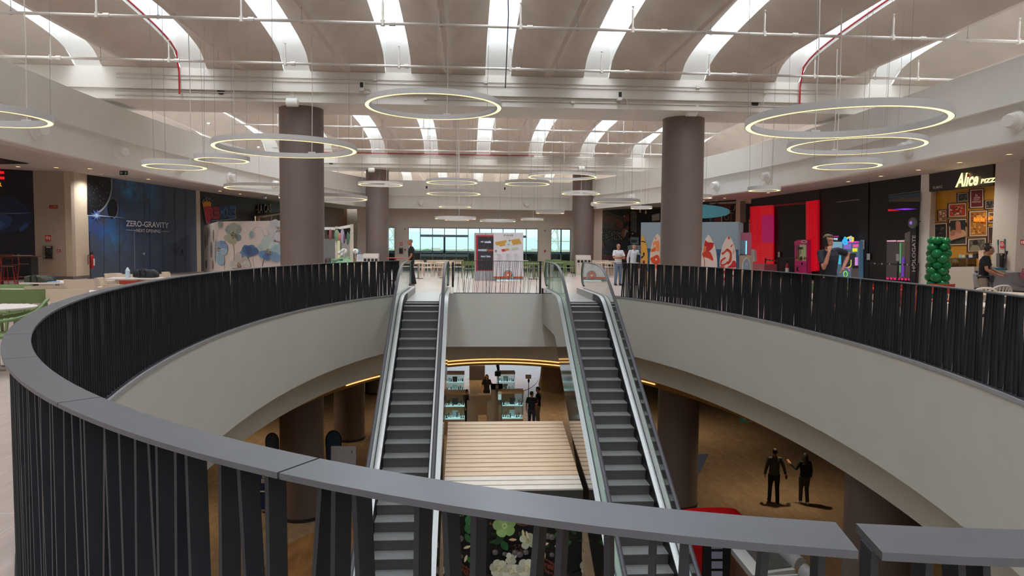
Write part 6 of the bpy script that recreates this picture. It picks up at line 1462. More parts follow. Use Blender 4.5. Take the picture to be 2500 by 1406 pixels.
# ---- arcade machines, stanchions, trolley, extinguisher
def machine(pl_off, x0, x1, ytop, label, body, sign, inside, name='claw_machine'):
    a = PLA.px((x0+x1)/2, 655, pl_off); o = thing(name, label, 'arcade machine', (a.x, a.y, 0))
    pl = VPl(PLA.px(x0, 655, pl_off).xy, PLA.px(x1, 655, pl_off).xy); return o, pl
o, pl = machine(.35, 1939, 1972, 585, 'pink claw machine with plush toys at the black doorway', None, None, None)
def mbox(pl, x0, y0, x1, y1, o0, th, name, m, parent, floor=False):
    P = [pl.px(x0, y0, o0), pl.px(x1, y0, o0), pl.px(x1, y1, o0), pl.px(x0, y1, o0)]
    if floor: P[2].z = 0; P[3].z = 0
    mb = MB(); mb.prism(P, -pl.n*th); return mb.obj(name, m, parent, 0)
pinkm = mat('machine_pink', (214, 52, 136), .4)
mbox(pl, 1940, 637, 1971, 690, 0, .22, 'cabinet', pinkm, o, True); mbox(pl, 1940, 596, 1943, 637, 0, .22, 'side_frame', pinkm, o); mbox(pl, 1968, 596, 1971, 637, 0, .22, 'side_frame', pinkm, o); mbox(pl, 1942, 596, 1970, 637, -.2, .02, 'back', mat('machine_glow', (150, 140, 110), .5, emit=(190, 180, 140), est=.4), o)
mb = MB(); P = [pl.px(x, y, 0) for x, y in ((1939, 597), (1939, 590), (1948, 586), (1960, 585), (1971, 585), (1971, 597))]; mb.prism(P, -pl.n*.22); mb.obj('marquee', pinkm, o, 0)
pr = Print(pl, .01, .001); pr.ell((230, 226, 230), 1963, 590, 7.5, 3.4); pr.ell((190, 60, 70), 1963, 590, 5, 1.8); pr.obj('marquee_badge', o)
mb = MB(); P = [pl.px(x, y, -.01) for x, y in ((1943, 597), (1968, 597), (1968, 637), (1943, 637))]; mb.add(P, [(0, 1, 2, 3)]); mb.obj('front_glass', balglass, o, 0)
rr = random.Random(8)
for k in range(16):
    c = pl.px(rr.uniform(1944, 1967), rr.uniform(630, 636.5), -rr.uniform(.05, .14)); m = pm(rr.choice([(206, 190, 60), (60, 130, 180), (200, 70, 60), (240, 230, 220), (90, 60, 40), (230, 150, 60)])); mb = MB(); mb.ell(c, (.07, .06, .07), 9, 7); mb.ell(c+Vector((0, -.02, .08)), (.045, .045, .045), 8, 6); mb.obj('plush_toy', m, o)
mb = MB(); [mb.bx(*[f(v) for v in ()]) for f in ()]; c = pl.px(1955, 606, -.1); mb.cb(c, (.4, .1, .12)); mb.tube([c, c-Vector((0, 0, .3))], .015, 5); mb.obj('claw', mat('claw_grey', (110, 112, 118), .4), o)
mb = MB(); M_ = pl.n.to_track_quat('Z', 'Y').to_matrix(); mb.lathe(pl.px(1947.5, 657, .01), [(.1, 0), (.1, .02), (0, .02)], 18, 0, M_); mb.lathe(pl.px(1958, 644, .01), [(.055, 0), (.055, .02), (0, .02)], 14, 0, M_); mb.obj('dials', blackp, o)
pr = Print(pl, .035, .001); pr.ell((206, 180, 40), 1949.5, 657, 1.6, 2.2); pr.obj('sticker', o)
o, pl = machine(.45, 2014, 2097, 577, 'big multicoloured game machine with a lit sign, behind the man on the phone', None, None, None, 'game_machine')
mbox(pl, 2014, 588, 2097, 700, -.2, .2, 'cabinet', mat('machine_blue', (90, 124, 150), .4, emit=(90, 130, 160), est=.25), o, True)
mbox(pl, 2014, 578, 2048, 590, .05, .3, 'sign_box', mat('machine_navy', (14, 22, 40), .4), o)
pr = Print(pl, .06, .001); pr.text(emis('sign_ice', (210, 236, 255), 1.2), 'HIGH FIVE', (2022.5, 581.5, 586.5, 2045, 581, 586), .1, .03); pr.p(emis('magenta_neon', (226, 40, 170), 1.0), [(2014, 577), (2048, 576), (2048, 577.6), (2014, 578.6)]); pr.obj('sign_letters', o)
pr = Print(pl, -.19, .001)
for c, P in ((emis('panel_ice', (150, 196, 220), .6), [(2016, 590), (2056, 589), (2056, 606), (2016, 606)]), (emis('panel_violet', (150, 120, 220), .7), [(2060, 597), (2078, 596), (2078, 608), (2060, 608)]), (emis('panel_pink', (236, 90, 170), .9), [(2082, 597), (2096, 596), (2096, 603), (2082, 604)]), (emis('panel_yellow', (240, 230, 40), .9), [(2081, 606), (2093, 605.5), (2093, 614), (2081, 614.5)]), (emis('panel_cyan', (60, 190, 220), .9), [(2045, 624), (2053, 624), (2053, 645), (2045, 645)]), ((60, 70, 84), [(2054, 620), (2090, 618), (2090, 650), (2054, 652)]), (emis('panel_pale_pink', (230, 150, 230), .8), [(2087, 628), (2094, 628), (2094, 648), (2087, 648)]), ((30, 30, 40), [(2080, 650), (2096, 648), (2096, 655), (2080, 656)]), ((120, 116, 120), [(2078, 655), (2096, 655), (2096, 680), (2078, 680)])): pr.p(c, P)
pr.line(emis('neon_yellow', (236, 236, 50), 1.2), [(2078, 634), (2077.5, 648), (2074, 652), (2070, 652)], 1.6)
pr.line(emis('neon_lime', (150, 240, 80), 1.1), ellpts(2064, 669, 4.5, 7, 18)+[(2068.5, 669)], 1.6); pr.line(emis('neon_pink', (240, 110, 190), .9), ellpts(2066, 662, 8, 9, 18, math.pi, 2*math.pi), 1.8)
pr.obj('lit_panels', o)
mb = MB(); mb.tube([pl.px(x, y, -.1) for x, y in spline([(2063, 580), (2067, 584), (2063, 588), (2068, 590), (2066, 595), (2060, 594), (2059, 588), (2062, 584)], 3)], .05, 6, closed=True); mb.obj('blue_figure', emis('figure_blue', (60, 180, 240), 1.0), o)
mb = MB(); mb.tube([pl.px(x, y, -.1) for x, y in ((2069, 581), (2074, 579), (2078, 580)) ], .04, 6); mb.tube([pl.px(x, y, -.1) for x, y in ((2080, 580), (2083, 580), (2082.5, 588), (2080, 589))], .035, 6); mb.obj('yellow_tubes', emis('figure_yellow', (236, 216, 60), 1.0), o)
mb = MB(); mb.ell(pl.px(2077, 583, -.12), (.08, .06, .14), 10, 8); mb.obj('pale_figure', emis('figure_pale', (170, 190, 240), .9), o)
mb = MB(); mb.prism([pl.px(x, y, -.1) for x, y in ((2067, 590), (2092, 589), (2092, 592), (2067, 593))], -pl.n*.1); mb.obj('magenta_bar', MATS['magenta_neon'], o, 0)
def stanchion(px, py, off, label, ytop):
    a = PLA.px(px, py, off); a.z = 0; h = PLA.px(px, ytop, off).z; o = thing('stanchion', label, 'barrier post', a, 0, 'black barrier posts'); mb = MB(); mb.lathe(a, [(.16, 0), (.16, .02), (.03, .04), (.03, h), (0, h)], 16); mb.obj('post', blackp, o); return a+Vector((0, 0, h-.08))
s1 = stanchion(2191, 680, 1.2, 'black barrier post before the arcade doorway, near the vertical lettering', 640); s2 = stanchion(2118, 676, 1.0, 'black barrier post before the black wall, right of the man on the phone', 638); s3 = stanchion(2240, 690, 1.3, 'black barrier post by the white pier', 642); s4 = stanchion(1899, 665, 1.0, 'black barrier post before the black doorway beside the claw machine', 633); s5 = stanchion(1868, 660, 1.0, 'black barrier post in front of the red ribbed panel', 630)
for a, b, l in ((s1, s2, 'black belt between the barrier posts before the black wall'), (s1, s3, 'black belt between the barrier posts before the arcade doorway'), (s4, s5, 'black belt between the posts at the red shop front')):
    mb = MB(); mb.bar(a, b, .06, .008, (0, 0, 1)); [mb.cb(a+(b-a)*f, (.07, .05, .05), 0, 1) for f in (.25, .5, .75)]; tag(mb.obj('barrier_belt', [blackp, mat('belt_clip', (170, 170, 170), .4)], None, 0), l, 'barrier belt')
a = PLA.px(1940, 662, 1.9); b = PLA.px(1913, 662, 1.9); o = thing('trolley', 'thin green and black metal trolley frame before the claw machine', 'trolley', (a.x, a.y, 0)); gm = mat('trolley_green', (64, 92, 40), .4)
for off, n in ((1.9, 'front_frame'), (2.3, 'rear_frame')):
    mb = MB(); P = [PLA.px(x, y, off) for x, y in ((1910, 664), (1914, 634), (1918, 630), (1970, 630), (1970, 664))]; P[0].z = P[-1].z = .05; mb.tube(P, .014, 6); P = [PLA.px(x, y, off) for x, y in ((1912, 650), (1970, 650))]; mb.tube(P, .01, 6); mb.obj(n, gm if off < 2 else blackp, o)
mb = MB(); [mb.tube([PLA.px(x, y, 1.9), PLA.px(x, y, 2.3)], .01, 5) for x, y in ((1914, 650), (1969, 650), (1918, 631))]; mb.obj('cross_bars', blackp, o)
a = PLA.px(1922, 660, .6); a.z = 0; fe2 = thing('fire_extinguisher', 'red fire extinguisher on the floor before the black doorway, left of the claw machine', 'extinguisher', a); zz = PLA.px(1922, 641, .6).z
mb = MB(); mb.lathe(a, [(0, 0), (.09, .01), (.09, zz-.12), (.05, zz-.05), (.025, zz)], 16); mb.obj('cylinder', redp, fe2); mb = MB(); mb.lathe(a, [(.092, .35), (.092, .55)], 16); mb.obj('label_band', paper, fe2); mb = MB(); mb.cb(a+Vector((0, 0, zz+.03)), (.05, .05, .08)); mb.tube([a+Vector((.02, 0, zz)), a+Vector((.12, 0, zz-.1)), a+Vector((.11, 0, .3))], .013, 5); mb.obj('valve_and_hose', blackp, fe2)
# ---- cleaning cart
yc = 15.2; PC2 = PY(yc); cc = thing('cleaning_cart', 'grey plastic cleaning cart pushed by the woman at the right edge', 'cart', (PC2.px(2465, 700).x, yc, 0)); cg = mat('cart_grey', (156, 158, 162), .45, var=.03)
P = [PC2.px(x, y) for x, y in ((2418, 672), (2424, 667), (2470, 666), (2505, 664), (2530, 668), (2530, 712), (2440, 709), (2421, 705))]
P2 = [Vector((v.x, yc+.06, v.z)) for v in P]; mb = MB(); mb.prism(P2, (0, .5, 0)); mb.prism([PC2.px(x, y, .0) for x, y in spline([(2432, 672), (2455, 672), (2462, 680), (2470, 694), (2500, 702), (2525, 704), (2525, 708), (2440, 706), (2425, 702)], 3)], (0, .08, 0)); mb.obj('body', cg, cc, 30)
mb = MB(); x0, x1 = PC2.px(2420, 700).x, PC2.px(2528, 700).x; zb = PC2.px(2440, 708).z; mb.bx(x0, x1, yc+.08, yc+.54, .14, zb+.02); mb.obj('lower_box', mat('cart_dark', (70, 72, 76), .5), cc, 0)
for x in (x0+.1, x1-.1):
    for yy in (yc+.12, yc+.5): mb = MB(); M_ = Matrix.Rotation(R_(90), 3, 'Y'); mb.lathe((x, yy, .07), [(.07, -.02), (.07, .02), (0, .02)], 14, 0, M_); mb.bx(x-.02, x+.02, yy-.02, yy+.02, .07, .16); mb.obj('castor', blackp, cc)
mb = MB(); mb.tube([PC2.px(2421, 668)+Vector((0, .1, 0)), PC2.px(2416, 664)+Vector((0, .1, 0)), PC2.px(2416, 664)+Vector((0, .45, 0)), PC2.px(2421, 668)+Vector((0, .45, 0))], .015, 6); mb.obj('push_handle', blackp, cc)
def on_cart(px0, px1, py0, py1, c, name, label): mb = MB(); a = PC2.px(px0, py1); b = PC2.px(px1, py0); mb.prism([(a.x, yc+.2, a.z), (b.x, yc+.2, a.z), (b.x-.03, yc+.2, b.z), (a.x+.05, yc+.2, b.z)], (0, .25, 0)); tag(mb.obj(name, pm(c), None, 0), label, 'cloth')
on_cart(2433, 2473, 660.5, 666, (196, 190, 120), 'yellow_cloth', 'folded yellow cloth on top of the cleaning cart'); on_cart(2440, 2478, 655, 660, (70, 140, 176), 'blue_cloth', 'blue cloths on top of the yellow cloth on the cleaning cart')
for xb, yb2, xt, yt, c, w, l in ((2467, 662, 2465, 585, (96, 150, 156), .016, 'mop handle with teal grip, left one on the cleaning cart'), (2483, 662, 2482, 583, (96, 150, 156), .016, 'mop handle with teal grip, right one on the cleaning cart'), (2473, 662, 2479, 620, (26, 26, 30), .022, 'short black brush handle on the cleaning cart'), (2477, 662, 2487, 613, (60, 60, 64), .02, 'leaning dark broom handle on the cleaning cart')):
    a = PC2.px(xb, yb2)+Vector((0, .35, 0)); b = PC2.px(xt, yt)+Vector((0, .35, 0)); o = thing('mop', l, 'mop', a); mb = MB(); mb.tube([a, b], w*.8, 7); mb.obj('handle', mat('mop_alu', (150, 150, 152), .4, metal=.6) if c[1] > 100 else pm(c), o)
    mb = MB(); mb.tube([a+(b-a)*.84, b], w*1.25, 8); mb.obj('grip', pm(c), o)
mb = MB(); c = PC2.px(2497, 672)+Vector((0, .02, 0)); mb.ell(c, (.05, .04, .09), 10, 8); mb.tube([c+Vector((0, 0, .08)), c+Vector((.01, 0, .16))], .02, 6); tag(mb.obj('spray_bottle', mat('pink_spray', (200, 120, 140), .4)), 'pink spray bottle hanging on the side of the cleaning cart', 'bottle')
# ================================================================== PEOPLE
skin1 = mat('skin_light', (206, 150, 122), .55, var=.05, scale=12); skin2 = mat('skin_tan', (186, 126, 98), .55, var=.05, scale=12)
hairdk = mat('hair_dark', (38, 30, 28), .6, var=.2, scale=30); hairbr = mat('hair_brown', (92, 68, 52), .6, var=.2, scale=30); hairgr = mat('shaved_hair', (128, 106, 96), .7, var=.1, scale=30)
clB = mat('cloth_black', (24, 24, 27), .8, var=.15, scale=8); clN = mat('cloth_navy', (30, 33, 44), .8, var=.12, scale=8); clW = mat('cloth_white', (226, 226, 230), .8, var=.04, scale=8); clJ = mat('cloth_denim', (112, 130, 152), .85, var=.12, scale=20); clK = mat('cloth_khaki', (150, 134, 114), .85, var=.08, scale=12); clG = mat('cloth_grey', (70, 68, 66), .85, var=.1, scale=12)
eyew = mat('eye_white', (220, 214, 208), .4); eyed = mat('eye_dark', (30, 22, 20), .3); lipm = mat('lip', (156, 84, 76), .5)
def voxel(mb, name, m, parent, v=.012, it=3):
    me = bpy.data.meshes.new('raw'); me.from_pydata(mb.v, [], mb.f)
    bm = bmesh.new(); bm.from_mesh(me); bmesh.ops.remove_doubles(bm, verts=bm.verts, dist=1e-5); bmesh.ops.recalc_face_normals(bm, faces=bm.faces); bm.to_mesh(me); bm.free()
    o = bpy.data.objects.new('raw', me); COL.objects.link(o)
    r = o.modifiers.new('r', 'REMESH'); r.mode = 'VOXEL'; r.voxel_size = v
    s = o.modifiers.new('s', 'SMOOTH'); s.iterations = it; s.factor = .5
    dg = bpy.context.evaluated_depsgraph_get(); dg.update()
    n = bpy.data.meshes.new_from_object(o.evaluated_get(dg)); n.name = name
    bpy.data.objects.remove(o); bpy.data.meshes.remove(me)
    n.materials.clear(); n.materials.append(m); n.shade_smooth()
    q = bpy.data.objects.new(name, n); COL.objects.link(q); q.parent = parent; return q
def V3(*a): return Vector(a)
def hand(mb, w, d, n, side, curl=.5, g=1.0):
    d = d.normalized(); n = (n-d*n.dot(d)).normalized(); s = d.cross(n)*side
    M_ = Matrix((s, d, n)).transposed()
    mb.ell(w+d*.045*g, (.04*g, .05*g, .019*g), 10, 8, 0, M_)
    for k, (o, L) in enumerate(((-.03, .066), (-.0105, .078), (.0105, .074), (.03, .056))):
        b = w+d*.082*g+s*o*g; a1 = curl*.7; a2 = curl*1.5
        p1 = b+(d*math.cos(a1)+n*math.sin(a1)+s*o*1.2)*L*.5*g; p2 = p1+(d*math.cos(a2)+n*math.sin(a2))*L*.5*g
        mb.tube([b-d*.02, b, p1, p2], [.0095*g, .0095*g, .009*g, .0075*g], 7)
    t = w+d*.02*g-s*.03*g; mb.tube([t, t+(d*.55-s*.8+n*.3)*.035*g, t+(d*.95-s*.7+n*.45)*.062*g], [.012*g, .0105*g, .009*g], 7)
def loft(mb, secs, n=18):
    rings = [[(cx+rx*math.cos(2*math.pi*j/n), cy+ry*math.sin(2*math.pi*j/n), z) for j in range(n)] for z, cx, cy, rx, ry in secs]
    vs = [p for r in rings for p in r]; fs = [(i*n+j, i*n+(j+1) % n, (i+1)*n+(j+1) % n, (i+1)*n+j) for i in range(len(secs)-1) for j in range(n)]
    fs += [tuple(range(n))[::-1], tuple((len(secs)-1)*n+j for j in range(n))]; mb.add(vs, fs)
def person(label, loc, rz, J={}, skin=skin1, top=clB, legs=clB, shoes=clW, hair=hairdk, hstyle='short', female=False, sleeve='short', wide=1.0, legs_len='long', vox=.0095, h=1.75, holding=()):
    o = thing('person', label, 'person', loc, rz); k = h/1.75
    D = dict(pel=V3(0, 0, .93), chest=V3(0, .0, 1.28), neck=V3(0, .01, 1.49), head=V3(0, -.015, 1.625), yaw=0., nod=0.,
             shR=V3(-.185, .01, 1.43), shL=V3(.185, .01, 1.43), elR=V3(-.235, .03, 1.14), elL=V3(.235, .03, 1.14), wrR=V3(-.24, -.05, .89), wrL=V3(.24, -.05, .89),
             hdR=V3(.05, -.15, -1), hdL=V3(-.05, -.15, -1), hnR=V3(1, 0, 0), hnL=V3(-1, 0, 0), cuR=.5, cuL=.5,
             hiR=V3(-.09, 0, .93), hiL=V3(.09, 0, .93), knR=V3(-.1, -.02, .5), knL=V3(.1, -.02, .5), anR=V3(-.11, .02, .085), anL=V3(.11, .02, .085), toR=V3(-.02, -1, 0), toL=V3(.02, -1, 0))
    D.update(J)
    if female:
        for a in ('shR', 'shL'): D[a] = V3(D[a].x*.88, D[a].y, D[a].z)
    S = lambda v: v*k
    sw = abs(D['shL'].x-D['shR'].x)/2; mid = (D['shL']+D['shR'])/2
    def torso(e, lo, hi=True):
        p, c, m, nk = D['pel'], D['chest'], mid, D['neck']
        T = []
        if lo: T += [(p.z-.1, p.x, p.y, .15+e, .105+e)]
        T += [(p.z, p.x, p.y, .163+e, .115+e), (p.z+.12, p.x*.7+c.x*.3, p.y*.7+c.y*.3, (.135 if female else .15)+e, .1+e), (c.z, c.x, c.y, .16+e, (.118 if female else .115)+e), (c.z+.09, (c.x+m.x)/2, (c.y+m.y)/2, sw*.9+e, .11+e), (m.z, m.x, m.y, sw*.72+e, .08+e), (m.z+.045, (m.x+nk.x)/2, (m.y+nk.y)/2, .085+e, .065+e)]
        return [(z*k, x*k, y*k, rx*k, ry*k) for z, x, y, rx, ry in T]
    mb = MB()   # continuous body: head, neck, torso core, arms, hands, legs
    hd = S(D['head']); nk = S(D['neck']); Ry = Matrix.Rotation(D['yaw'], 3, 'Z') @ Matrix.Rotation(D['nod'], 3, 'X'); H = lambda x, y, z: hd+Ry @ (V3(x, y, z)*k)
    mb.ell(H(0, .012, .03), (.075*k, .092*k, .092*k), 16, 12, 0, Ry); mb.ell(H(0, -.02, -.035), (.06*k, .068*k, .08*k), 14, 10, 0, Ry); mb.ell(H(0, -.062, -.092), (.028*k, .022*k, .02*k), 8, 6, 0, Ry)
    mb.tube([H(0, -.078, .022), H(0, -.1, -.012), H(0, -.107, -.026), H(0, -.086, -.034)], [.008*k, .012*k, .015*k, .011*k], 8)
    mb.ell(H(0, -.086, -.058), (.026*k, .011*k, .011*k), 8, 6, 0, Ry); mb.ell(H(0, -.075, .035), (.052*k, .016*k, .012*k), 8, 6, 0, Ry)
    for s in (-1, 1): mb.ell(H(s*.076, .012, -.005), (.011*k, .02*k, .033*k), 8, 6, 0, Ry)
    mb.tube([nk-V3(0, 0, .04), nk, (nk+H(0, .012, -.05))/2, H(0, .012, -.05)], [.07*k, .056*k, .052*k, .05*k], 12)
    loft(mb, torso(-.02, True))
    for a, sd in (('R', -1), ('L', 1)):
        sh, el, wr = S(D['sh'+a]), S(D['el'+a]), S(D['wr'+a])
        mb.tube([mid*k, sh, sh.lerp(el, .4), el, el.lerp(wr, .3), wr, wr+D['hd'+a].normalized()*.03], [.05*k, .05*k, .046*k, .038*k, .04*k, .026*k, .026*k], 10)
        hand(mb, wr+D['hd'+a].normalized()*.01, D['hd'+a], D['hn'+a], sd, D['cu'+a], k*1.04)
        hi, kn, an = S(D['hi'+a]), S(D['kn'+a]), S(D['an'+a])
        mb.tube([hi+V3(0, 0, .03), hi.lerp(kn, .4), kn, kn.lerp(an, .35), an, an-V3(0, 0, .05)], [.085*k, .075*k, .052*k, .055*k, .036*k, .034*k], 10)
    voxel(mb, 'body', skin, o, vox)
    mb = MB(); loft(mb, torso(.008, True))
    for a in ('R', 'L'):
        sh, el, wr = S(D['sh'+a]), S(D['el'+a]), S(D['wr'+a]); f = {'short': .72, 'cap': .5}.get(sleeve)
        if f: mb.tube([mid*k, sh, sh.lerp(el, f*.6), sh.lerp(el, f)], [.06*k, .066*k, .062*k, .062*k], 12)
        else: mb.tube([mid*k, sh, sh.lerp(el, .5), el, el.lerp(wr, .5), el.lerp(wr, .93)], [.06*k, .063*k, .057*k, .052*k, .046*k, .041*k], 12)
    if sleeve == 'long_collar':
        mb.tube([nk-V3(0, 0, .03), nk+V3(0, 0, .02)], [.08*k, .066*k], 12)
    voxel(mb, 'shirt' if sleeve != 'long' else 'jacket', top, o, vox*1.3)
    mb = MB(); p = D['pel']; loft(mb, [(z*k, x*k, y*k, rx*k, ry*k) for z, x, y, rx, ry in ((p.z-.12, p.x, p.y, .15, .11), (p.z-.04, p.x, p.y, .17, .125), (p.z+.05, p.x, p.y, .158, .115), (p.z+.09, p.x, p.y, .15, .11))])
    for a in ('R', 'L'):
        hi, kn, an = S(D['hi'+a]), S(D['kn'+a]), S(D['an'+a]); an2 = an-V3(0, 0, .03)
        if legs_len == 'short': an2 = kn+(an-kn)*.06; mb.tube([hi, hi.lerp(kn, .5), an2], [.1*k, .095*k, .09*k], 12)
        else: mb.tube([hi, hi.lerp(kn, .5), kn, kn.lerp(an2, .5), an2], [.095*k, .088*k, .068*k*wide, .064*k*wide**1.5, .06*k*wide**2], 12)
    voxel(mb, 'trousers' if legs_len != 'short' else 'shorts', legs, o, vox*1.3)
    for a in ('R', 'L'):
        an = S(D['an'+a]); t = D['to'+a].normalized(); sd = t.cross(V3(0, 0, 1)); z0 = an.z-.085*k; M_ = Matrix((sd, t, sd.cross(t))).transposed(); mb = MB(); c = V3(an.x, an.y, z0)
        mb.ell(c+t*.07*k+V3(0, 0, .035*k), (.045*k, .1*k, .036*k), 12, 8, 0, M_); mb.ell(c-t*.03*k+V3(0, 0, .045*k), (.04*k, .055*k, .05*k), 12, 8, 0, M_); mb.ell(c+t*.04*k+V3(0, 0, .014*k), (.047*k, .135*k, .014*k), 12, 6, 0, M_)
        voxel(mb, 'shoe', shoes, o, .01, 2)
    mb = MB()
    if hstyle == 'shaved': mb.ell(H(0, .02, .04), (.0765*k, .0915*k, .0865*k), 16, 12, 0, Ry)
    elif hstyle == 'short': mb.ell(H(0, .03, .058), (.0795*k, .086*k, .08*k), 16, 12, 0, Ry); mb.ell(H(0, .045, .02), (.074*k, .07*k, .075*k), 14, 10, 0, Ry); mb.ell(H(0, -.04, .098), (.056*k, .04*k, .03*k), 10, 8, 0, Ry)
    elif hstyle == 'bun': mb.ell(H(0, .03, .036), (.08*k, .093*k, .086*k), 16, 12, 0, Ry); mb.ell(H(0, .07, .135), (.05*k, .05*k, .045*k), 12, 8, 0, Ry); mb.tube([H(.07, .0, .03), H(.078, .0, -.03), H(.075, .01, -.06)], [.012, .01, .006], 6)
    else: mb.ell(H(0, .026, .04), (.083*k, .094*k, .09*k), 16, 12, 0, Ry); mb.tube([H(0, .05, .04), H(0, .075, -.08), H(0, .09, -.2), H(0, .085, -.3)], [.08*k, .082*k, .078*k, .05*k], 12); [mb.tube([H(s*.06, .0, .05), H(s*.078, .02, -.05), H(s*.085, .03, -.2)], [.03*k, .028*k, .02*k], 8) for s in (-1, 1)]
    voxel(mb, 'hair', hair, o, .0085, 2)
    mb = MB(); me = MB(); ml = MB()
    for s in (-1, 1): mb.ell(H(s*.031, -.079, .012), (.0125*k, .006*k, .0065*k), 8, 6, 0, Ry); me.ell(H(s*.031, -.0845, .012), (.0055*k, .003*k, .0058*k), 8, 6, 0, Ry); me.tube([H(s*.048, -.079, .032), H(s*.03, -.089, .037), H(s*.016, -.089, .033)], .0042*k, 5)
    mb.obj('eyes', eyew, o, 60, world=False); me.obj('brows_and_pupils', eyed, o, 60, world=False); ml.tube([H(-.022, -.092, -.058), H(0, -.099, -.057), H(.022, -.092, -.058)], .0045*k, 6); ml.obj('mouth', lipm, o, 60, world=False)
    return o
def at_floor(px, y): p = aty(px, 650, y); return (p.x, y, 0)
# bald man in black, seen from his left side
p = gz(1004, 697, 0)
person('bald man in a black T-shirt and wide black trousers, standing in profile by the escalator', (p.x, p.y, 0), LF, dict(nod=R_(9), head=V3(0, -.045, 1.63), neck=V3(0, -.02, 1.49), chest=V3(0, -.0, 1.28), elR=V3(-.22, .03, 1.15), wrR=V3(-.17, -.17, .94), hdR=V3(.3, -.6, -.8), hnR=V3(1, 0, 0), elL=V3(.225, .02, 1.14), wrL=V3(.2, -.13, .93), hdL=V3(-.3, -.4, -1), hnL=V3(-1, 0, 0), anR=V3(-.1, -.07, .085), anL=V3(.1, .08, .085), knR=V3(-.1, -.05, .5), knL=V3(.1, .03, .5)), skin2, clB, clB, clW, hairgr, 'shaved', wide=1.5, h=1.76)
# man on the phone behind the right-hand rail
px_ = 2022; y_ = 12.75; L = at_floor(px_, y_)
pm_ = person('man in a navy T-shirt on the phone, one hand on his hip', L, R_(12), dict(pel=V3(.03, .03, .95), hiR=V3(-.07, .03, .95), hiL=V3(.12, .03, .95), chest=V3(-.0, -.03, 1.28), shR=V3(-.2, -.02, 1.41), shL=V3(.215, .02, 1.46), neck=V3(-.03, -.02, 1.49), head=V3(-.075, -.075, 1.625), yaw=R_(2), nod=R_(4),
    elR=V3(-.27, -.22, 1.14), wrR=V3(-.2, -.25, 1.43), hdR=V3(.3, .35, .9), hnR=V3(.9, .4, -.1), cuR=.75, elL=V3(.5, .07, 1.40), wrL=V3(.27, -.07, 1.13), hdL=V3(-.5, -.1, -.55), hnL=V3(-.6, .2, .3), cuL=.55, knR=V3(-.09, -.02, .5), knL=V3(.13, .0, .5)), skin2, clN, clB, clB, hairbr, 'short', legs_len='short', vox=.0085, h=1.78)
mb = MB(); M_ = Matrix.Rotation(R_(12), 3, 'Z'); c = Vector(L)+M_ @ (V3(-.172, -.11, 1.615)*1.017); mb.cb(c, (.016, .08, .16), R_(25), 0, R_(-18)); o = mb.obj('phone', blackp, None, 0); tag(o, 'black mobile phone held at the ear of the man in the navy T-shirt', 'phone')
pc_ = VPl((Vector(L)+V3(.1, -.13, 0)).xy, (Vector(L)+V3(.3, -.09, 0)).xy); pr = Print(pc_, 0, .001)
pr.text((150, 152, 160), 'ZG', (2018.5, 618.5, 622, 2029, 614.5, 618), .2); ob = pr.obj('chest_print', None); ob.parent = pm_; ob.matrix_parent_inverse = (Matrix.Translation(Vector(L)) @ Matrix.Rotation(R_(12), 4, 'Z')).inverted()
# two men by the cafe mural
L = at_floor(1509, 28.0)
person('bald man in a white T-shirt and jeans with crossed arms, before the cafe mural', L, R_(12), dict(yaw=R_(14), nod=R_(6), elR=V3(-.25, -.1, 1.15), wrR=V3(.02, -.2, 1.2), hdR=V3(1, .05, .1), hnR=V3(0, 1, 0), elL=V3(.25, -.1, 1.14), wrL=V3(-.02, -.17, 1.15), hdL=V3(-1, .05, .1), hnL=V3(0, 1, 0), cuR=.3, cuL=.3), skin2, clW, clJ, clB, hairgr, 'shaved', vox=.011, h=1.66)
L = at_floor(1547, 28.0)
person('dark-haired man in a white shirt and khaki trousers holding a black folder', L, R_(10), dict(yaw=R_(-8), elL=V3(.27, .02, 1.15), wrL=V3(.2, -.16, 1.02), hdL=V3(-.5, -.5, -.4), hnL=V3(-1, .2, 0), elR=V3(-.26, .03, 1.15), wrR=V3(-.28, -.03, .88)), skin1, clW, clK, clB, hairdk, 'short', sleeve='long_collar', vox=.011, h=1.67)
mb = MB(); c = Vector(L)+V3(.16, -.2, 1.08); mb.cb(c, (.05, .2, .3), R_(40), 0, R_(8)); tag(mb.obj('folder', blackp, None, 0), 'black folder under the arm of the man in the white shirt', 'folder')
# cleaner with her cart
L = at_floor(2402, 15.35)
cl_ = person('woman with a dark bun, black T-shirt and khaki trousers, pushing the grey cleaning cart', L, R_(48), dict(chest=V3(0, -.02, 1.28), neck=V3(0, -.05, 1.48), head=V3(0, -.1, 1.61), shR=V3(-.185, -.03, 1.42), shL=V3(.185, -.03, 1.42), yaw=R_(28), nod=R_(4), elR=V3(-.25, -.08, 1.14), wrR=V3(-.1, -.29, 1.02), hdR=V3(.3, -.9, -.1), hnR=V3(.3, .2, -1), elL=V3(.25, -.12, 1.15), wrL=V3(.16, -.34, 1.04), hdL=V3(-.1, -1, -.1), hnL=V3(-.2, .1, -1), cuR=.9, cuL=.9, knR=V3(-.1, -.04, .5), anR=V3(-.12, .06, .085), anL=V3(.12, -.1, .085)), skin2, clB, clK, clB, hairdk, 'bun', True, vox=.0085, h=1.66)
mb = MB(); mb.tube([V3(.165*math.cos(a), .125*math.sin(a), .93+.02*math.cos(a)) for a in [2*math.pi*i/20 for i in range(20)]], .016, 6, closed=True); mb.obj('belt', blackp, cl_, 60, world=False)
mb = MB(); mb.cb((-.03, -.16, .88), (.24, .07, .14)); mb.obj('waist_bag', mat('waist_bag', (38, 42, 54), .6), cl_, 0, world=False)
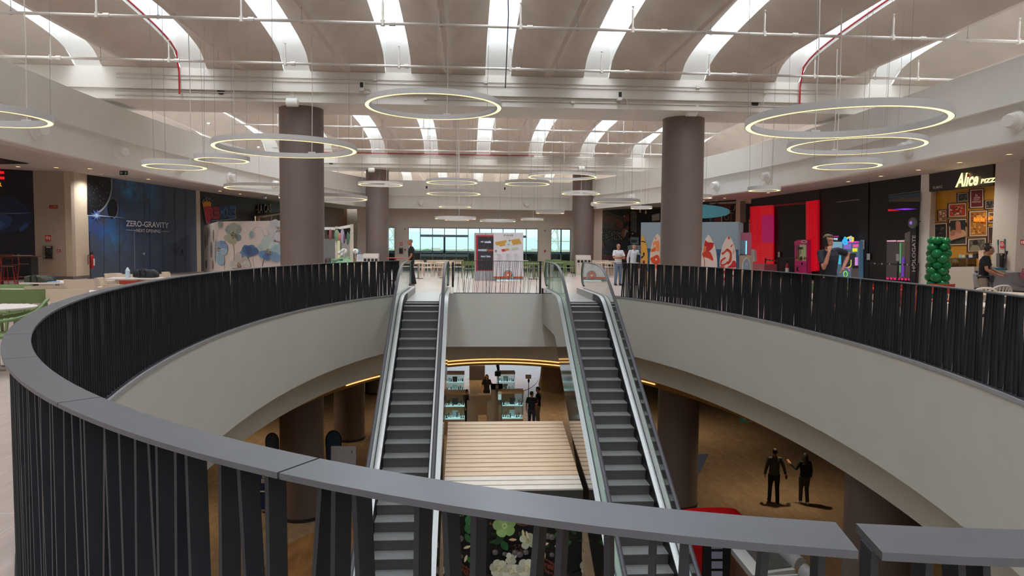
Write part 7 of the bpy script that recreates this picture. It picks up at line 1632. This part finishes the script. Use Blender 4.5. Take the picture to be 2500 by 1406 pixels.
# lower floor: couple walking away, two men, woman, attendant
def low(px, py): p = gz(px, py, ZL); return (p.x, p.y, ZL)
L = low(1888, 1226)
pmn = person('man in a dark grey shirt walking away on the lower floor, seen from behind', L, R_(172), dict(anR=V3(-.1, .1, .085), anL=V3(.1, -.1, .085), knR=V3(-.1, .0, .5), knL=V3(.1, -.06, .5), elL=V3(.26, .05, 1.14), wrL=V3(.29, -.02, .9), elR=V3(-.28, .06, 1.16), wrR=V3(-.36, -.03, .92)), skin2, clG, clB, clB, hairdk, 'short', sleeve='long_collar', h=1.75)
L = low(1962, 1229)
person('long-haired woman in a black jacket, gesturing as she walks away', L, R_(172), dict(anR=V3(-.08, .12, .12), anL=V3(.08, -.1, .085), knR=V3(-.08, -.0, .5), elR=V3(-.2, .05, 1.13), wrR=V3(-.22, -.05, .9), elL=V3(.27, -.02, 1.18), wrL=V3(.42, -.18, 1.32), hdL=V3(.5, -.4, .6), hnL=V3(0, 1, .5), cuL=.2), skin1, clB, clG, clW, hairdk, 'long', True, sleeve='long', h=1.64)
mb = MB(); c = Vector(low(1888, 1226))+V3(.4, .0, .82); mb.cb(c, (.07, .012, .13), .3); tag(mb.obj('handheld_phone', blackp, None, 0), 'dark phone in the hand of the man walking on the lower floor', 'phone')
def low2(px, y): p = aty(px, 1000, y); return (p.x, y, ZL)
person('man in navy T-shirt and jeans, left of the pair by the display cases', low2(1298, 30.8), R_(165), dict(elR=V3(-.24, -.05, 1.16), wrR=V3(-.12, -.2, 1.12), hdR=V3(.8, -.3, .1), yaw=R_(-30)), skin2, clN, mat('cloth_dark_jeans', (52, 62, 84), .85), clB, hairdk, 'short', h=1.72, vox=.012)
person('man in black polo and beige trousers, right of the pair by the display cases', low2(1313.5, 31.4), R_(-110), dict(nod=R_(14)), skin2, clB, clK, clB, hairdk, 'short', h=1.80, vox=.012)
person('long-haired woman in black standing behind the display counters on the lower floor', low2(1188, 35.2), R_(5), {}, skin1, clB, clB, clB, hairdk, 'long', True, h=1.68, vox=.012)
person('dark-haired attendant in black beside the left display case on the lower floor', low2(1139, 31.8), R_(60), dict(nod=R_(16)), skin2, clB, clB, clB, hairdk, 'long', True, h=1.62, vox=.012)
# ================================================================== LOWER FLOOR
# wood-clad pavilion between the escalators with floral print below
XL, XR = -.44, 2.34; yA, yB, zA, zB = 13.75, 16.9, -3.32, -2.72
pv = thing('wooden_pavilion', 'pale wood-slatted sloping roof between the escalators, with a floral mural on its front', 'pavilion', ((XL+XR)/2, yA, ZL))
plank = mat('pale_plank', (214, 184, 152), .45, var=.1, scale=2, stretch=(1, 14, 1)); plank2 = mat('lighter_plank', (214, 202, 188), .45, var=.06, scale=2)  # second plank tone is lighter, used for the front slats
mb = MB(); N = 17
for i in range(N):
    f0, f1 = i/N, (i+1)/N-.004; y0, y1 = yA+(yB-yA)*f0, yA+(yB-yA)*f1; z0 = zA+(zB-zA)*f0; z1 = zA+(zB-zA)*f1
    mb.prism([(XL, y0, z0), (XR, y0, z0), (XR, y1, z1-.012), (XL, y1, z1-.012)], (0, 0, -.05), 1 if i < 3 else 0)
mb.obj('roof_slats', [plank, plank2], pv, 0)
mb = MB(); mb.prism([(XL, yA+.02, zA-.06), (XL, yB, zB-.07), (XL, yB, ZL), (XL, yA+.02, ZL)], (XR-XL, 0, 0)); mb.obj('body', mat('pavilion_dark', (62, 60, 54), .6), pv, 0)
mb = MB(); mb.bx(XL, XR, yA-.02, yA+.03, zA-.43, zA-.03); mb.obj('fascia', MATS['pavilion_dark'], pv, 0)
PF_ = PY(yA+.012)
class ShiftPrint(Print):
    dx = 0
    def p(s, c, pts, sm=0):
        if sm: pts = spline(pts, sm, True)
        s.off += s.step; P = [s.pl.px(x, y, s.off)+Vector((s.dx, 0, 0)) for x, y in pts]
        if max(v.x for v in P) < XL or min(v.x for v in P) > XR: return s
        s.mb.add([(min(max(v.x, XL), XR), v.y, min(max(v.z, ZL), zA-.43)) for v in P], [tuple(range(len(P)))], s.mi(c)); return s
pr = ShiftPrint(PF_, 0, .0004); k9 = cv(1040, 1180, 5.682)
pr.p((14, 12, 11), [(1000, 1235), (1500, 1235), (1500, 1700), (1000, 1700)])
PW = 1.80
def leaf(c, x, y, L, w, a):
    ca, sa = math.cos(a), math.sin(a); pts = [(0, 0), (.3, -.4), (.65, -.42), (1, 0), (.65, .42), (.3, .4)]
    pr.p(c, k9([(x+(u*L)*ca-(v*w)*sa, y+(u*L)*sa+(v*w)*ca) for u, v in pts]), 3); d = tuple(int(q*1.25) for q in c)
    pr.p(d, k9([(x, y), (x+L*.95*ca-3*sa, y+L*.95*sa+3*ca), (x+L*.95*ca+3*sa, y+L*.95*sa-3*ca)]))
def bloom(c, cc, x, y, r, n=5, a0=0., inner=.3):
    for i in range(n):
        a = a0+2*math.pi*i/n; ca, sa = math.cos(a), math.sin(a); pts = [(0, -.06), (.45, -.42), (.85, -.36), (1, 0), (.85, .36), (.45, .42), (0, .06)]
        c2 = tuple(int(q*(.86+.14*((i*7) % 3)/2)) for q in c); pr.p(c2, k9([(x+r*(u*ca-v*sa), y+r*(u*sa+v*ca)) for u, v in pts]), 3)
    for i in range(9): a = i*.7; pr.p(cc, k9(ellpts(x+r*inner*.6*math.cos(a), y+r*inner*.6*math.sin(a), r*.06, r*.06, 6)))
def berry(c, x, y, r): pr.p(c, k9(ellpts(x, y, r, r, 12))); pr.p(tuple(min(255, int(q*1.35)) for q in c), k9(ellpts(x-r*.25, y-r*.3, r*.45, r*.4, 8)))
for copy_ in (-1, 0, 1):
    pr.dx = copy_*PW; rr = random.Random(21); pr.off = .001
    for k in range(60):
        x, y = rr.uniform(540, 1730), rr.uniform(360, 3000); leaf(rr.choice([(22, 44, 34), (30, 60, 36), (18, 34, 36), (42, 70, 40), (60, 34, 26), (28, 26, 24)]), x, y, rr.uniform(90, 220), rr.uniform(50, 120), rr.uniform(0, 6.28))
    for c, x, y, L, w, a in (((58, 98, 100), 650, 360, 190, 150, 1.5), ((58, 110, 60), 640, 420, 190, 150, 1.9), ((36, 84, 76), 900, 470, 200, 110, -.5), ((34, 80, 76), 1220, 430, 170, 150, 1.9), ((34, 80, 76), 1200, 400, 220, 110, .6), ((44, 96, 44), 1420, 470, 150, 80, .3), ((48, 100, 52), 545, 700, 150, 90, 1.0), ((40, 90, 46), 640, 860, 140, 100, -.2), ((30, 70, 40), 960, 850, 210, 110, -.9), ((38, 92, 48), 1050, 800, 150, 110, 1.0), ((50, 104, 54), 560, 1040, 120, 90, .3), ((46, 100, 54), 560, 560, 150, 100, 1.3), ((34, 76, 50), 1560, 900, 170, 90, 2.2)): leaf(c, x, y, L, w, a)
    for x, y in ((440, 1100), (1640, 1100), (420, 1170), (1620, 1180)):
        for k in range(22): u = k*17-60; berry((96, 44, 24), x+u*.6+rr.uniform(-14, 14), y+u*.35+rr.uniform(-16, 16), 13)
    for k in range(24): berry((78, 40, 34), 1290+rr.uniform(-90, 90), 900+rr.uniform(-50, 50), 11)
    for k in range(20): pr.p((112, 62, 40), k9([(880+k*30, 545+30*math.sin(k*.5)), (900+k*30, 535+30*math.sin(k*.5)), (905+k*30, 560+30*math.sin(k*.5+.5)), (885+k*30, 570+30*math.sin(k*.5))]))
    bloom((150, 186, 110), (206, 216, 150), 1090, 590, 165, 5, -.5); bloom((200, 204, 170), (170, 150, 60), 1410, 800, 120, 4, .5); bloom((186, 196, 150), (150, 160, 80), 1050, 430, 70, 4, .2)
    bloom((206, 204, 176), (196, 150, 40), 1010, 1180, 130, 6, .2, .5); bloom((214, 210, 186), (200, 150, 40), 1180, 1220, 130, 6, .5, .5); bloom((212, 210, 184), (196, 160, 60), 1390, 1180, 140, 6, 0, .5); bloom((206, 208, 186), (190, 170, 90), 1180, 1040, 90, 4, .9)
    for x, y, a in ((1190, 780, .0), (1380, 640, 1.4), (1430, 660, 1.3), (1640, 860, -.3), (1690, 960, 1.8), (560, 900, -.3), (610, 990, 1.9)): leaf((206, 190, 150) if x != 1190 else (204, 160, 130), x-40, y, 110, 44, a)
    for x, y, r in ((960, 955, 40), (1090, 980, 32), (1300, 985, 46), (1235, 960, 40), (1385, 955, 40), (1690, 730, 44), (480, 765, 44), (1745, 990, 34)): berry((92, 84, 84), x, y, r)
    for k in range(12): berry((112, 128, 72), 1690+rr.uniform(-46, 46), 395+rr.uniform(-40, 40), 16)
    for k in range(12): berry((112, 128, 72), 490+rr.uniform(-46, 46), 410+rr.uniform(-40, 40), 16)
pr.obj('floral_print', pv)
# display islands
caseG = glassmat('showcase_glass', (226, 240, 240), .2); shelfl = mat('lit_shelf', (210, 230, 230), .4, emit=(206, 236, 240), est=.9); kiw = mat('island_wood', (168, 140, 112), .5, var=.06); kid = mat('island_taupe', (150, 132, 114), .5)
def showcase(px0, px1, ptop, y, label, tiers=2):
    x0, x1 = aty(px0, ptop, y).x, aty(px1, ptop, y).x; zt = aty(px0, ptop, y).z; o = thing('display_case', label, 'display case', ((x0+x1)/2, y, ZL), 0, 'lit display cases on the lower floor'); H = zt-ZL; d = .6
    mb = MB(); mb.bx(x0, x1, y, y+d, ZL, ZL+H*.36); mb.obj('base', kid, o, 0); mb = MB(); mb.bx(x0-.02, x1+.02, y-.02, y+d, zt-.1, zt); mb.obj('top', kiw, o, 0)
    for i in range(tiers):
        za = ZL+H*(.37+.29*i); mb = MB(); mb.bx(x0+.02, x1-.02, y+.02, y+d-.02, za, za+.02); mb.obj('shelf', shelfl, o, 0); rr = random.Random(int(px0*3+i))
        for j in range(9):
            cx = x0+.08+(x1-x0-.16)*j/8; cy = y+rr.uniform(.1, .42); hh = rr.uniform(.08, .2); c = rr.choice([(40, 44, 50), (200, 206, 210), (90, 110, 116), (60, 80, 84), (224, 228, 230)]) if j != 4 else ((40, 50, 54) if (i+int(px0)) % 2 else (214, 224, 226)); mb = MB()
            if j in (3, 4, 5) and j == 4: mb.bx(cx-.12, cx+.12, cy, cy+.02, za+.02, za+.3)
            elif j % 2: mb.tube([(cx, cy, za+.02), (cx, cy, za+.02+hh)], [.03, .02], 8); mb.ell((cx, cy, za+.04+hh), (.03, .02, .03), 8, 6)
            else: mb.lathe((cx, cy, za+.02), [(.05, 0), (.045, .02), (.02, hh*.7), (.03, hh), (0, hh)], 10)
            mb.obj('jewellery_stand', pm(c), o, 40)
    mb = MB(); mb.bx(x0, x1, y, y+.008, ZL+H*.37, zt-.1); mb.bx(x0, x0+.008, y, y+d, ZL+H*.37, zt-.1); mb.bx(x1-.008, x1, y, y+d, ZL+H*.37, zt-.1); mb.obj('glass', caseG, o, 0)
    mb = MB(); mb.bx(x0+.05, x1-.05, y+.3, y+.34, zt-.115, zt-.1); mb.obj('light_bar', emis('case_light', (220, 244, 250), 3), o, 0)
showcase(1086, 1135.5, 958, 30, 'lit jewellery case at the left beside the escalator, nearer one'); showcase(1226, 1278, 955.5, 30, 'lit jewellery case near the two standing men'); showcase(1088, 1133, 910, 36.5, 'lit jewellery case at the left, farther one'); showcase(1213, 1257, 909, 36.5, 'lit jewellery case behind the screen pole, farther right one')
def lbox(px0, px1, ptop, y, d, name, m, label, cat):
    a, b = aty(px0, ptop, y), aty(px1, ptop, y); mb = MB(); mb.bx(a.x, b.x, y, y+d, ZL, a.z); return tag(mb.obj(name, m, None, 0), label, cat)
grey2 = mat('island_grey', (140, 132, 122), .5)
lbox(1145, 1168, 967, 31.0, .6, 'display_counter', kid, 'taupe counter block left of the woman in black on the lower floor', 'counter'); lbox(1168, 1199, 965, 33.6, .5, 'display_counter', kid, 'wide brown counter in front of the woman in black on the lower floor', 'counter'); lbox(1140, 1156, 983, 30.2, .5, 'display_plinth', grey2, 'low grey plinth beside the nearer left jewellery case', 'plinth'); lbox(1189, 1207, 983, 30.2, .5, 'display_plinth', grey2, 'low grey plinth left of the tall sign pier on the lower floor', 'plinth')
a, b = aty(1200, 942, 30.6), aty(1228, 942, 30.6); o = thing('sign_pier', 'tall taupe pier with raised lettering between the jewellery cases', 'sign', ((a.x+b.x)/2, 30.6, ZL)); mb = MB(); mb.bx(a.x, a.x+.18, 30.6, 31.1, ZL, a.z); mb.bx(b.x-.2, b.x, 30.6, 31.1, ZL, a.z); mb.bx(a.x, b.x, 30.6, 31.1, a.z-.16, a.z); mb.bx(a.x+.18, b.x-.2, 30.9, 31.1, ZL, a.z); mb.obj('pier', kid, o, 0)
pr = Print(PY(30.6), .008); pr.text((70, 56, 48), 'MARLU\u0300', (1208.5, 947.5, 951.5, 1223, 947.5, 951.5), 0, .02); pr.obj('lettering', o)
pr = Print(PY(30.2), .0); pr.p(emis('small_screen', (170, 206, 206), .7), [(1216, 962), (1224, 962), (1224, 976), (1216, 976)]); pr.rect((230, 236, 236), 1215.5, 955.5, 1224.5, 961); tag(pr.obj('notice'), 'small pale notice on the side of the sign pier', 'notice')
a = aty(1216, 950, 32.4); o = thing('screen_stand', 'black double screen on a pole above the lower floor display cases', 'screen', (a.x, 32.4, ZL)); mb = MB(); mb.tube([(a.x, 32.4, ZL), (a.x, 32.4, aty(1215, 905, 32.4).z)], .025, 6); mb.lathe((a.x, 32.4, ZL), [(.25, 0), (.25, .02), (0, .03)], 14); mb.obj('pole', blackp, o)
mb = MB(); P = [PY(32.4).px(*q) for q in ((1208, 907), (1222.5, 907), (1222.5, 918.5), (1208, 918.5))]; mb.prism(P, (0, .05, 0)); mb.obj('screen', blackp, o, 0); mb = MB(); P = [PY(32.4).px(*q) for q in ((1210.5, 888), (1218.5, 886), (1220, 904), (1214, 905))]; mb.prism(P, (0, .05, 0)); mb.obj('upper_screen', blackp, o, 0)
a = aty(1290, 1000, 31.9); o = thing('sign_stand', 'small framed sign on a thin pole behind the two standing men', 'sign', (a.x, 31.9, ZL)); zt = aty(1290, 925, 31.9).z; mb = MB(); mb.tube([(a.x, 31.9, ZL), (a.x, 31.9, zt)], .016, 6); mb.lathe((a.x, 31.9, ZL), [(.2, 0), (.2, .015), (0, .02)], 14); mb.ell((a.x, 31.9, zt-.08), (.05, .04, .1), 8, 6); mb.obj('pole', blackp, o); mb = MB(); P = [PY(31.9).px(*q) for q in ((1283, 914.5), (1297, 914.5), (1297, 924.5), (1283, 924.5))]; mb.prism(P, (0, .02, 0)); mb.obj('frame', mat('sign_cream', (196, 180, 160), .5), o, 0)
a = gz(1352, 957, ZL); o = thing('covered_object', 'bulky object under a crumpled beige cover on the lower floor', 'cover', (a.x, a.y, ZL)); mb = MB(); rr = random.Random(3); n = 40; prof = [(0.95, 0), (.98, .3), (.92, .9), (.84, 1.3), (.6, 1.52), (.3, 1.6), (0, 1.58)]; vs = []; K = len(prof)
for i, (r, z) in enumerate(prof):
    for j in range(n): t = 2*math.pi*j/n; w = 1+.06*math.sin(5*t+i)+.04*math.sin(11*t+2*i)+rr.uniform(-.015, .015); vs.append((a.x+r*w*.78*math.cos(t), a.y+.6+r*w*.6*math.sin(t), ZL+z*1.05+.04*math.sin(3*t+i) if z else ZL))
mb.add(vs, [(i*n+j, i*n+(j+1) % n, (i+1)*n+(j+1) % n, (i+1)*n+j) for i in range(K-1) for j in range(n)]); mb.obj('cover', mat('tarp_beige', (160, 134, 104), .8, var=.12, scale=4, bump=.3), o, 60)
lbox(1146, 1184, 893, 42.5, .3, 'partition_board', mat('partition_grey', (112, 104, 100), .5), 'grey free-standing board far back on the lower floor', 'board')
# poster stands and flags by the left columns
def banner(px0, px1, pt, pb, label, paint):
    p = gz((px0+px1)/2, pb, ZL); o = thing('poster_stand', label, 'poster', (p.x, p.y, ZL), 0, 'blue poster stands'); pl = PY(p.y); P = [pl.px(px0, pt), pl.px(px1, pt), pl.px(px1, pb), pl.px(px0, pb)]; P = [Vector((v.x, v.y, max(v.z, ZL+.02))) for v in P]; mb = MB(); mb.prism(P, (0, .02, 0)); mb.obj('board', mat('poster_navy', (20, 46, 92), .4), o, 0)
    mb = MB(); mb.bx(P[3].x-.03, P[2].x+.03, p.y-.12, p.y+.16, ZL, ZL+.05); mb.obj('foot', mat('poster_foot', (150, 146, 140), .4, metal=.4), o, 0); pr = Print(pl, .004, .001); paint(pr); pr.obj('poster_print', o)
wt = (216, 220, 228)
def pA(pr):
    for i, t in enumerate(('Premi', 'Qui', 'Sopra', 'Gratis')): pr.text(wt if i < 3 else (24, 40, 80), t, (640, 1141+i*10, 1149+i*10, 640+(23, 15, 22, 24)[i], 1141+i*10, 1149+i*10), 0, .02) if i < 3 else (pr.rect(wt, 638, 1169, 672, 1179), pr.text((24, 40, 80), t, (640, 1170.5, 1177.5, 664, 1170.5, 1177.5), 0, .02))
    pr.rect(wt, 632, 1198, 676, 1201); pr.ell((16, 20, 30), 654, 1195, 9, 9); pr.rect((60, 100, 160), 654, 1212, 674, 1224)
banner(632, 678, 1128, 1247, 'blue poster stand with white words before the big lower left column', pA)
def pB(pr):
    pr.rect((196, 194, 196), 808, 1089, 869, 1165); pr.rect((36, 110, 176), 808, 1184, 868, 1214); pr.rect(wt, 808, 1208, 868, 1211); pr.rect((180, 50, 46), 846, 1202, 858, 1208)
    pr.p(wt, [(810, 1165), (866, 1165), (866, 1178), (810, 1178)]); pr.rect((20, 46, 92), 813, 1166.5, 863, 1175); pr.text(wt, 'Gratis', (822, 1168, 1174, 848, 1168, 1174)); pr.rect((90, 96, 100), 858, 1099, 860, 1106)
banner(808, 869, 1089, 1247, 'white and blue poster stand beside the left escalator on the lower floor', pB)
def flag(px, pt, pb, w, y, label):
    pl = PY(y); o = thing('flag_banner', label, 'flag', (pl.px(px, pt).x, y, ZL), 0, 'dark rounded flag banners'); t = pl.px(px, pt); b = pl.px(px, pb); r = (pl.px(px+w/2, pt).x-t.x); H = t.z-ZL
    pts = [(t.x+r*math.cos(a), y, t.z-r*1.3+r*1.3*math.sin(a)) for a in [math.pi*i/12 for i in range(13)]]+[(t.x-r*.75, y, ZL+.35), (t.x+r*.75, y, ZL+.35)]; mb = MB(); mb.prism(pts, (0, .015, 0)); mb.obj('edge', blackp, o, 0)
    pts = [(t.x+r*.86*math.cos(a), y-.004, t.z-r*1.3+r*1.14*math.sin(a)) for a in [math.pi*i/12 for i in range(13)]]+[(t.x-r*.62, y-.004, ZL+.4), (t.x+r*.62, y-.004, ZL+.4)]; mb = MB(); mb.prism(pts, (0, .003, 0)); mb.obj('print', mat('flag_blue', (56, 78, 96), .6, var=.25, scale=3), o, 0)
    mb = MB(); mb.tube([(t.x-r*.8, y, ZL), (t.x-r*.8, y, ZL+.5)], .015, 6); mb.lathe((t.x-r*.4, y, ZL), [(.25, 0), (.25, .02), (0, .03)], 14); mb.obj('stand', blackp, o)
flag(664, 1056, 1120, 34, 21.5, 'rounded dark flag banner left of the big lower left column'); flag(814, 1050, 1120, 40, 23.0, 'rounded blue flag banner behind the white and blue poster')
# red machine and white freezers at the lower right
p = aty(1735, 1283, 14.9); q = aty(1846, 1287, 14.9); o = thing('drinks_machine', 'glossy red rounded machine on the lower floor at bottom right', 'machine', ((p.x+q.x)/2, 14.9, ZL)); redg = mat('machine_red', (176, 14, 22), .2, var=.03); zt = p.z; x0 = aty(1692, 1300, 14.9).x; x1 = q.x
mb = MB(); prof = spline([(x0, ZL+.06), (x0-.02, zt-.5), (x0+.04, zt-.08), (x0+.16, zt), ((x0+x1)/2, zt+.03), (x1-.16, zt), (x1-.02, zt-.1), (x1, zt-.5), (x1, ZL+.06)], 4, False); mb.prism([(x, 14.9, z) for x, z in prof], (0, 1.0, 0)); mb.obj('shell', redg, o, 40)
mb = MB(); mb.bx(x0+.22, x1-.1, 14.87, 14.91, zt-1.5, zt-.2); mb.obj('dark_window', blackp, o, 0); mb = MB(); mb.bx(x0-.012, x0+.02, 15.0, 15.6, zt-1.4, zt-.3); mb.obj('side_recess', mat('recess_dark', (40, 8, 10), .5), o, 0)
pr = Print(PY(14.86), .006, .001); 
for i in range(4): pr.rect((150, 150, 170), 1737, 1322+i*24, 1764, 1340+i*24)
pr.text((60, 50, 60), 'LAMPONE', (1738, 1343, 1348, 1760, 1343, 1348)); pr.obj('labels', o)
mb = MB(); mb.bx(x0+.05, x1-.05, 14.95, 15.85, ZL, ZL+.07); mb.obj('plinth', blackp, o, 0)
frz = mat('freezer_white', (206, 204, 198), .35, var=.02); lidg = mat('freezer_lid', (96, 96, 92), .25, var=.2, scale=20)
def freezer(corners, h, label):
    # corners: plan quad (near-left, near-right, far-right, far-left)
    c = sum((Vector(v) for v in corners), Vector((0, 0)))/4; o = thing('ice_cream_freezer', label, 'freezer', (c.x, c.y, ZL), 0, 'white freezers on the lower floor'); z = ZL+h; Q = [Vector((v[0], v[1], ZL+.05)) for v in corners]; mb = MB(); mb.prism(Q, (0, 0, h-.05)); mb.obj('cabinet', frz, o, 0)
    f = lambda u, v, zz: tuple(Q[0].lerp(Q[1], u).lerp(Q[3].lerp(Q[2], u), v).xy)+(zz,)
    mb = MB(); mb.prism([f(.06, .3, z+.002), f(.94, .3, z+.002), f(.94, .97, z+.002), f(.06, .97, z+.002)], (0, 0, .02)); mb.obj('lid', lidg, o, 0)
    mb = MB(); A = []; B = []
    for i in range(9): a = math.pi*i/8; A.append(f(.02, .98+.16-.16*math.cos(a)*1, z+.22*math.sin(a))); B.append(f(.98, .98+.16-.16*math.cos(a), z+.22*math.sin(a)))
    mb.strip(A, B); mb.add(A, [tuple(range(9))]); mb.add(B, [tuple(range(9))]); mb.obj('curved_canopy', mat('canopy_grey', (176, 176, 172), .3), o, 40)
    mb = MB(); e = (Q[0]-Q[3]).normalized()*.012; mb.prism([Vector(f(.08, 0, ZL+.15))+e, Vector(f(.92, 0, ZL+.15))+e, Vector(f(.92, 0, z-.12))+e, Vector(f(.08, 0, z-.12))+e], -e*.9); mb.obj('front_panel', mat('freezer_panel', (120, 82, 54), .3, var=.3, scale=5), o, 0)
    mb = MB(); [mb.bx(Q[i].x-.04, Q[i].x+.04, Q[i].y-.04, Q[i].y+.04, ZL, ZL+.06) for i in range(4)]; mb.obj('feet', blackp, o, 0)
zf = ZL+1.5
c = [gz(x, y, zf).xy for x, y in ((1838, 1404), (1763, 1311), (1858, 1306), (1942, 1390))]
freezer([c[0], c[1], c[2], c[3]], 1.5, 'white freezer with a grey glass lid beside the red machine')
sh_ = (c[0]-c[1])*1.03
freezer([v+sh_ for v in c], 1.5, 'second white freezer, cut off by the bottom of the photo')
# green exit sign under the lower ceiling
pl = PY(18.6); o = thing('exit_sign', 'green running-man exit sign hanging under the right edge of the void', 'exit sign', pl.px(1823, 1022), 0, 'lower exit signs'); P = [pl.px(*q) for q in ((1808, 1013), (1838, 1017), (1838, 1030), (1808, 1030))]; P = [pl.px(*q) for q in ((1808, 1012), (1838, 1012), (1838, 1030), (1808, 1030))]; mb = MB(); mb.prism(P, (0, .04, 0)); mb.obj('panel', mat('exit_green', (16, 84, 54), .4, emit=(20, 90, 60), est=.25), o, 0); pr = Print(pl, .004, .001); pr.line((206, 226, 210), [(1808, 1012), (1838, 1012), (1838, 1030), (1808, 1030), (1808, 1012)], 1); pr.ell((206, 226, 210), 1818, 1016.5, 1.5, 1.5); pr.line((206, 226, 210), [(1817.5, 1018), (1816.5, 1023), (1820, 1026)], 1.6); pr.line((206, 226, 210), [(1816.5, 1023), (1813, 1027)], 1.5); pr.line((206, 226, 210), [(1814, 1020), (1818, 1019.5), (1821, 1021.5)], 1.2); pr.rect((14, 50, 34), 1824, 1014, 1829, 1028); pr.obj('pictogram', o)
mb = MB(); v = pl.px(1823, 1012); mb.tube([v, (v.x, v.y, -2.8)], .012, 5); mb.obj('drop_rod', pipew, o)
# unseen warm lamps added under the lower ceiling to brighten the lower floor
for x, y, e in ((-8.5, 20, 120), (-8.5, 29, 120), (-2, 33, 150), (4, 33, 150), (10, 22, 110), (9, 30, 120), (1, 42, 170), (-8, 12, 90), (10.5, 13, 90), (1, 27.5, 110)):
    o = thing('lower_fill_lamp', 'added warm fill lamp, out of view under the lower ceiling', 'lamp', (x, y, -2.8), 0, 'added fill lamps under the lower ceiling'); mb = MB(); mb.lathe((x, y, -2.83), [(.12, 0), (.12, .03), (.1, .03)], 16); mb.obj('trim_ring', white, o); mb = MB(); mb.lathe((x, y, -2.826), [(.1, 0), (0, .001)], 14); mb.obj('lens', downl, o)
    l = bpy.data.lights.new('lower_fill_beam', 'SPOT'); l.energy = e*LOWK; l.color = (1, .76, .48); l.spot_size = R_(140); l.spot_blend = .7; l.shadow_soft_size = .1; lo = bpy.data.objects.new('lower_fill_beam', l); COL.objects.link(lo); lo.location = (x, y, -2.86)
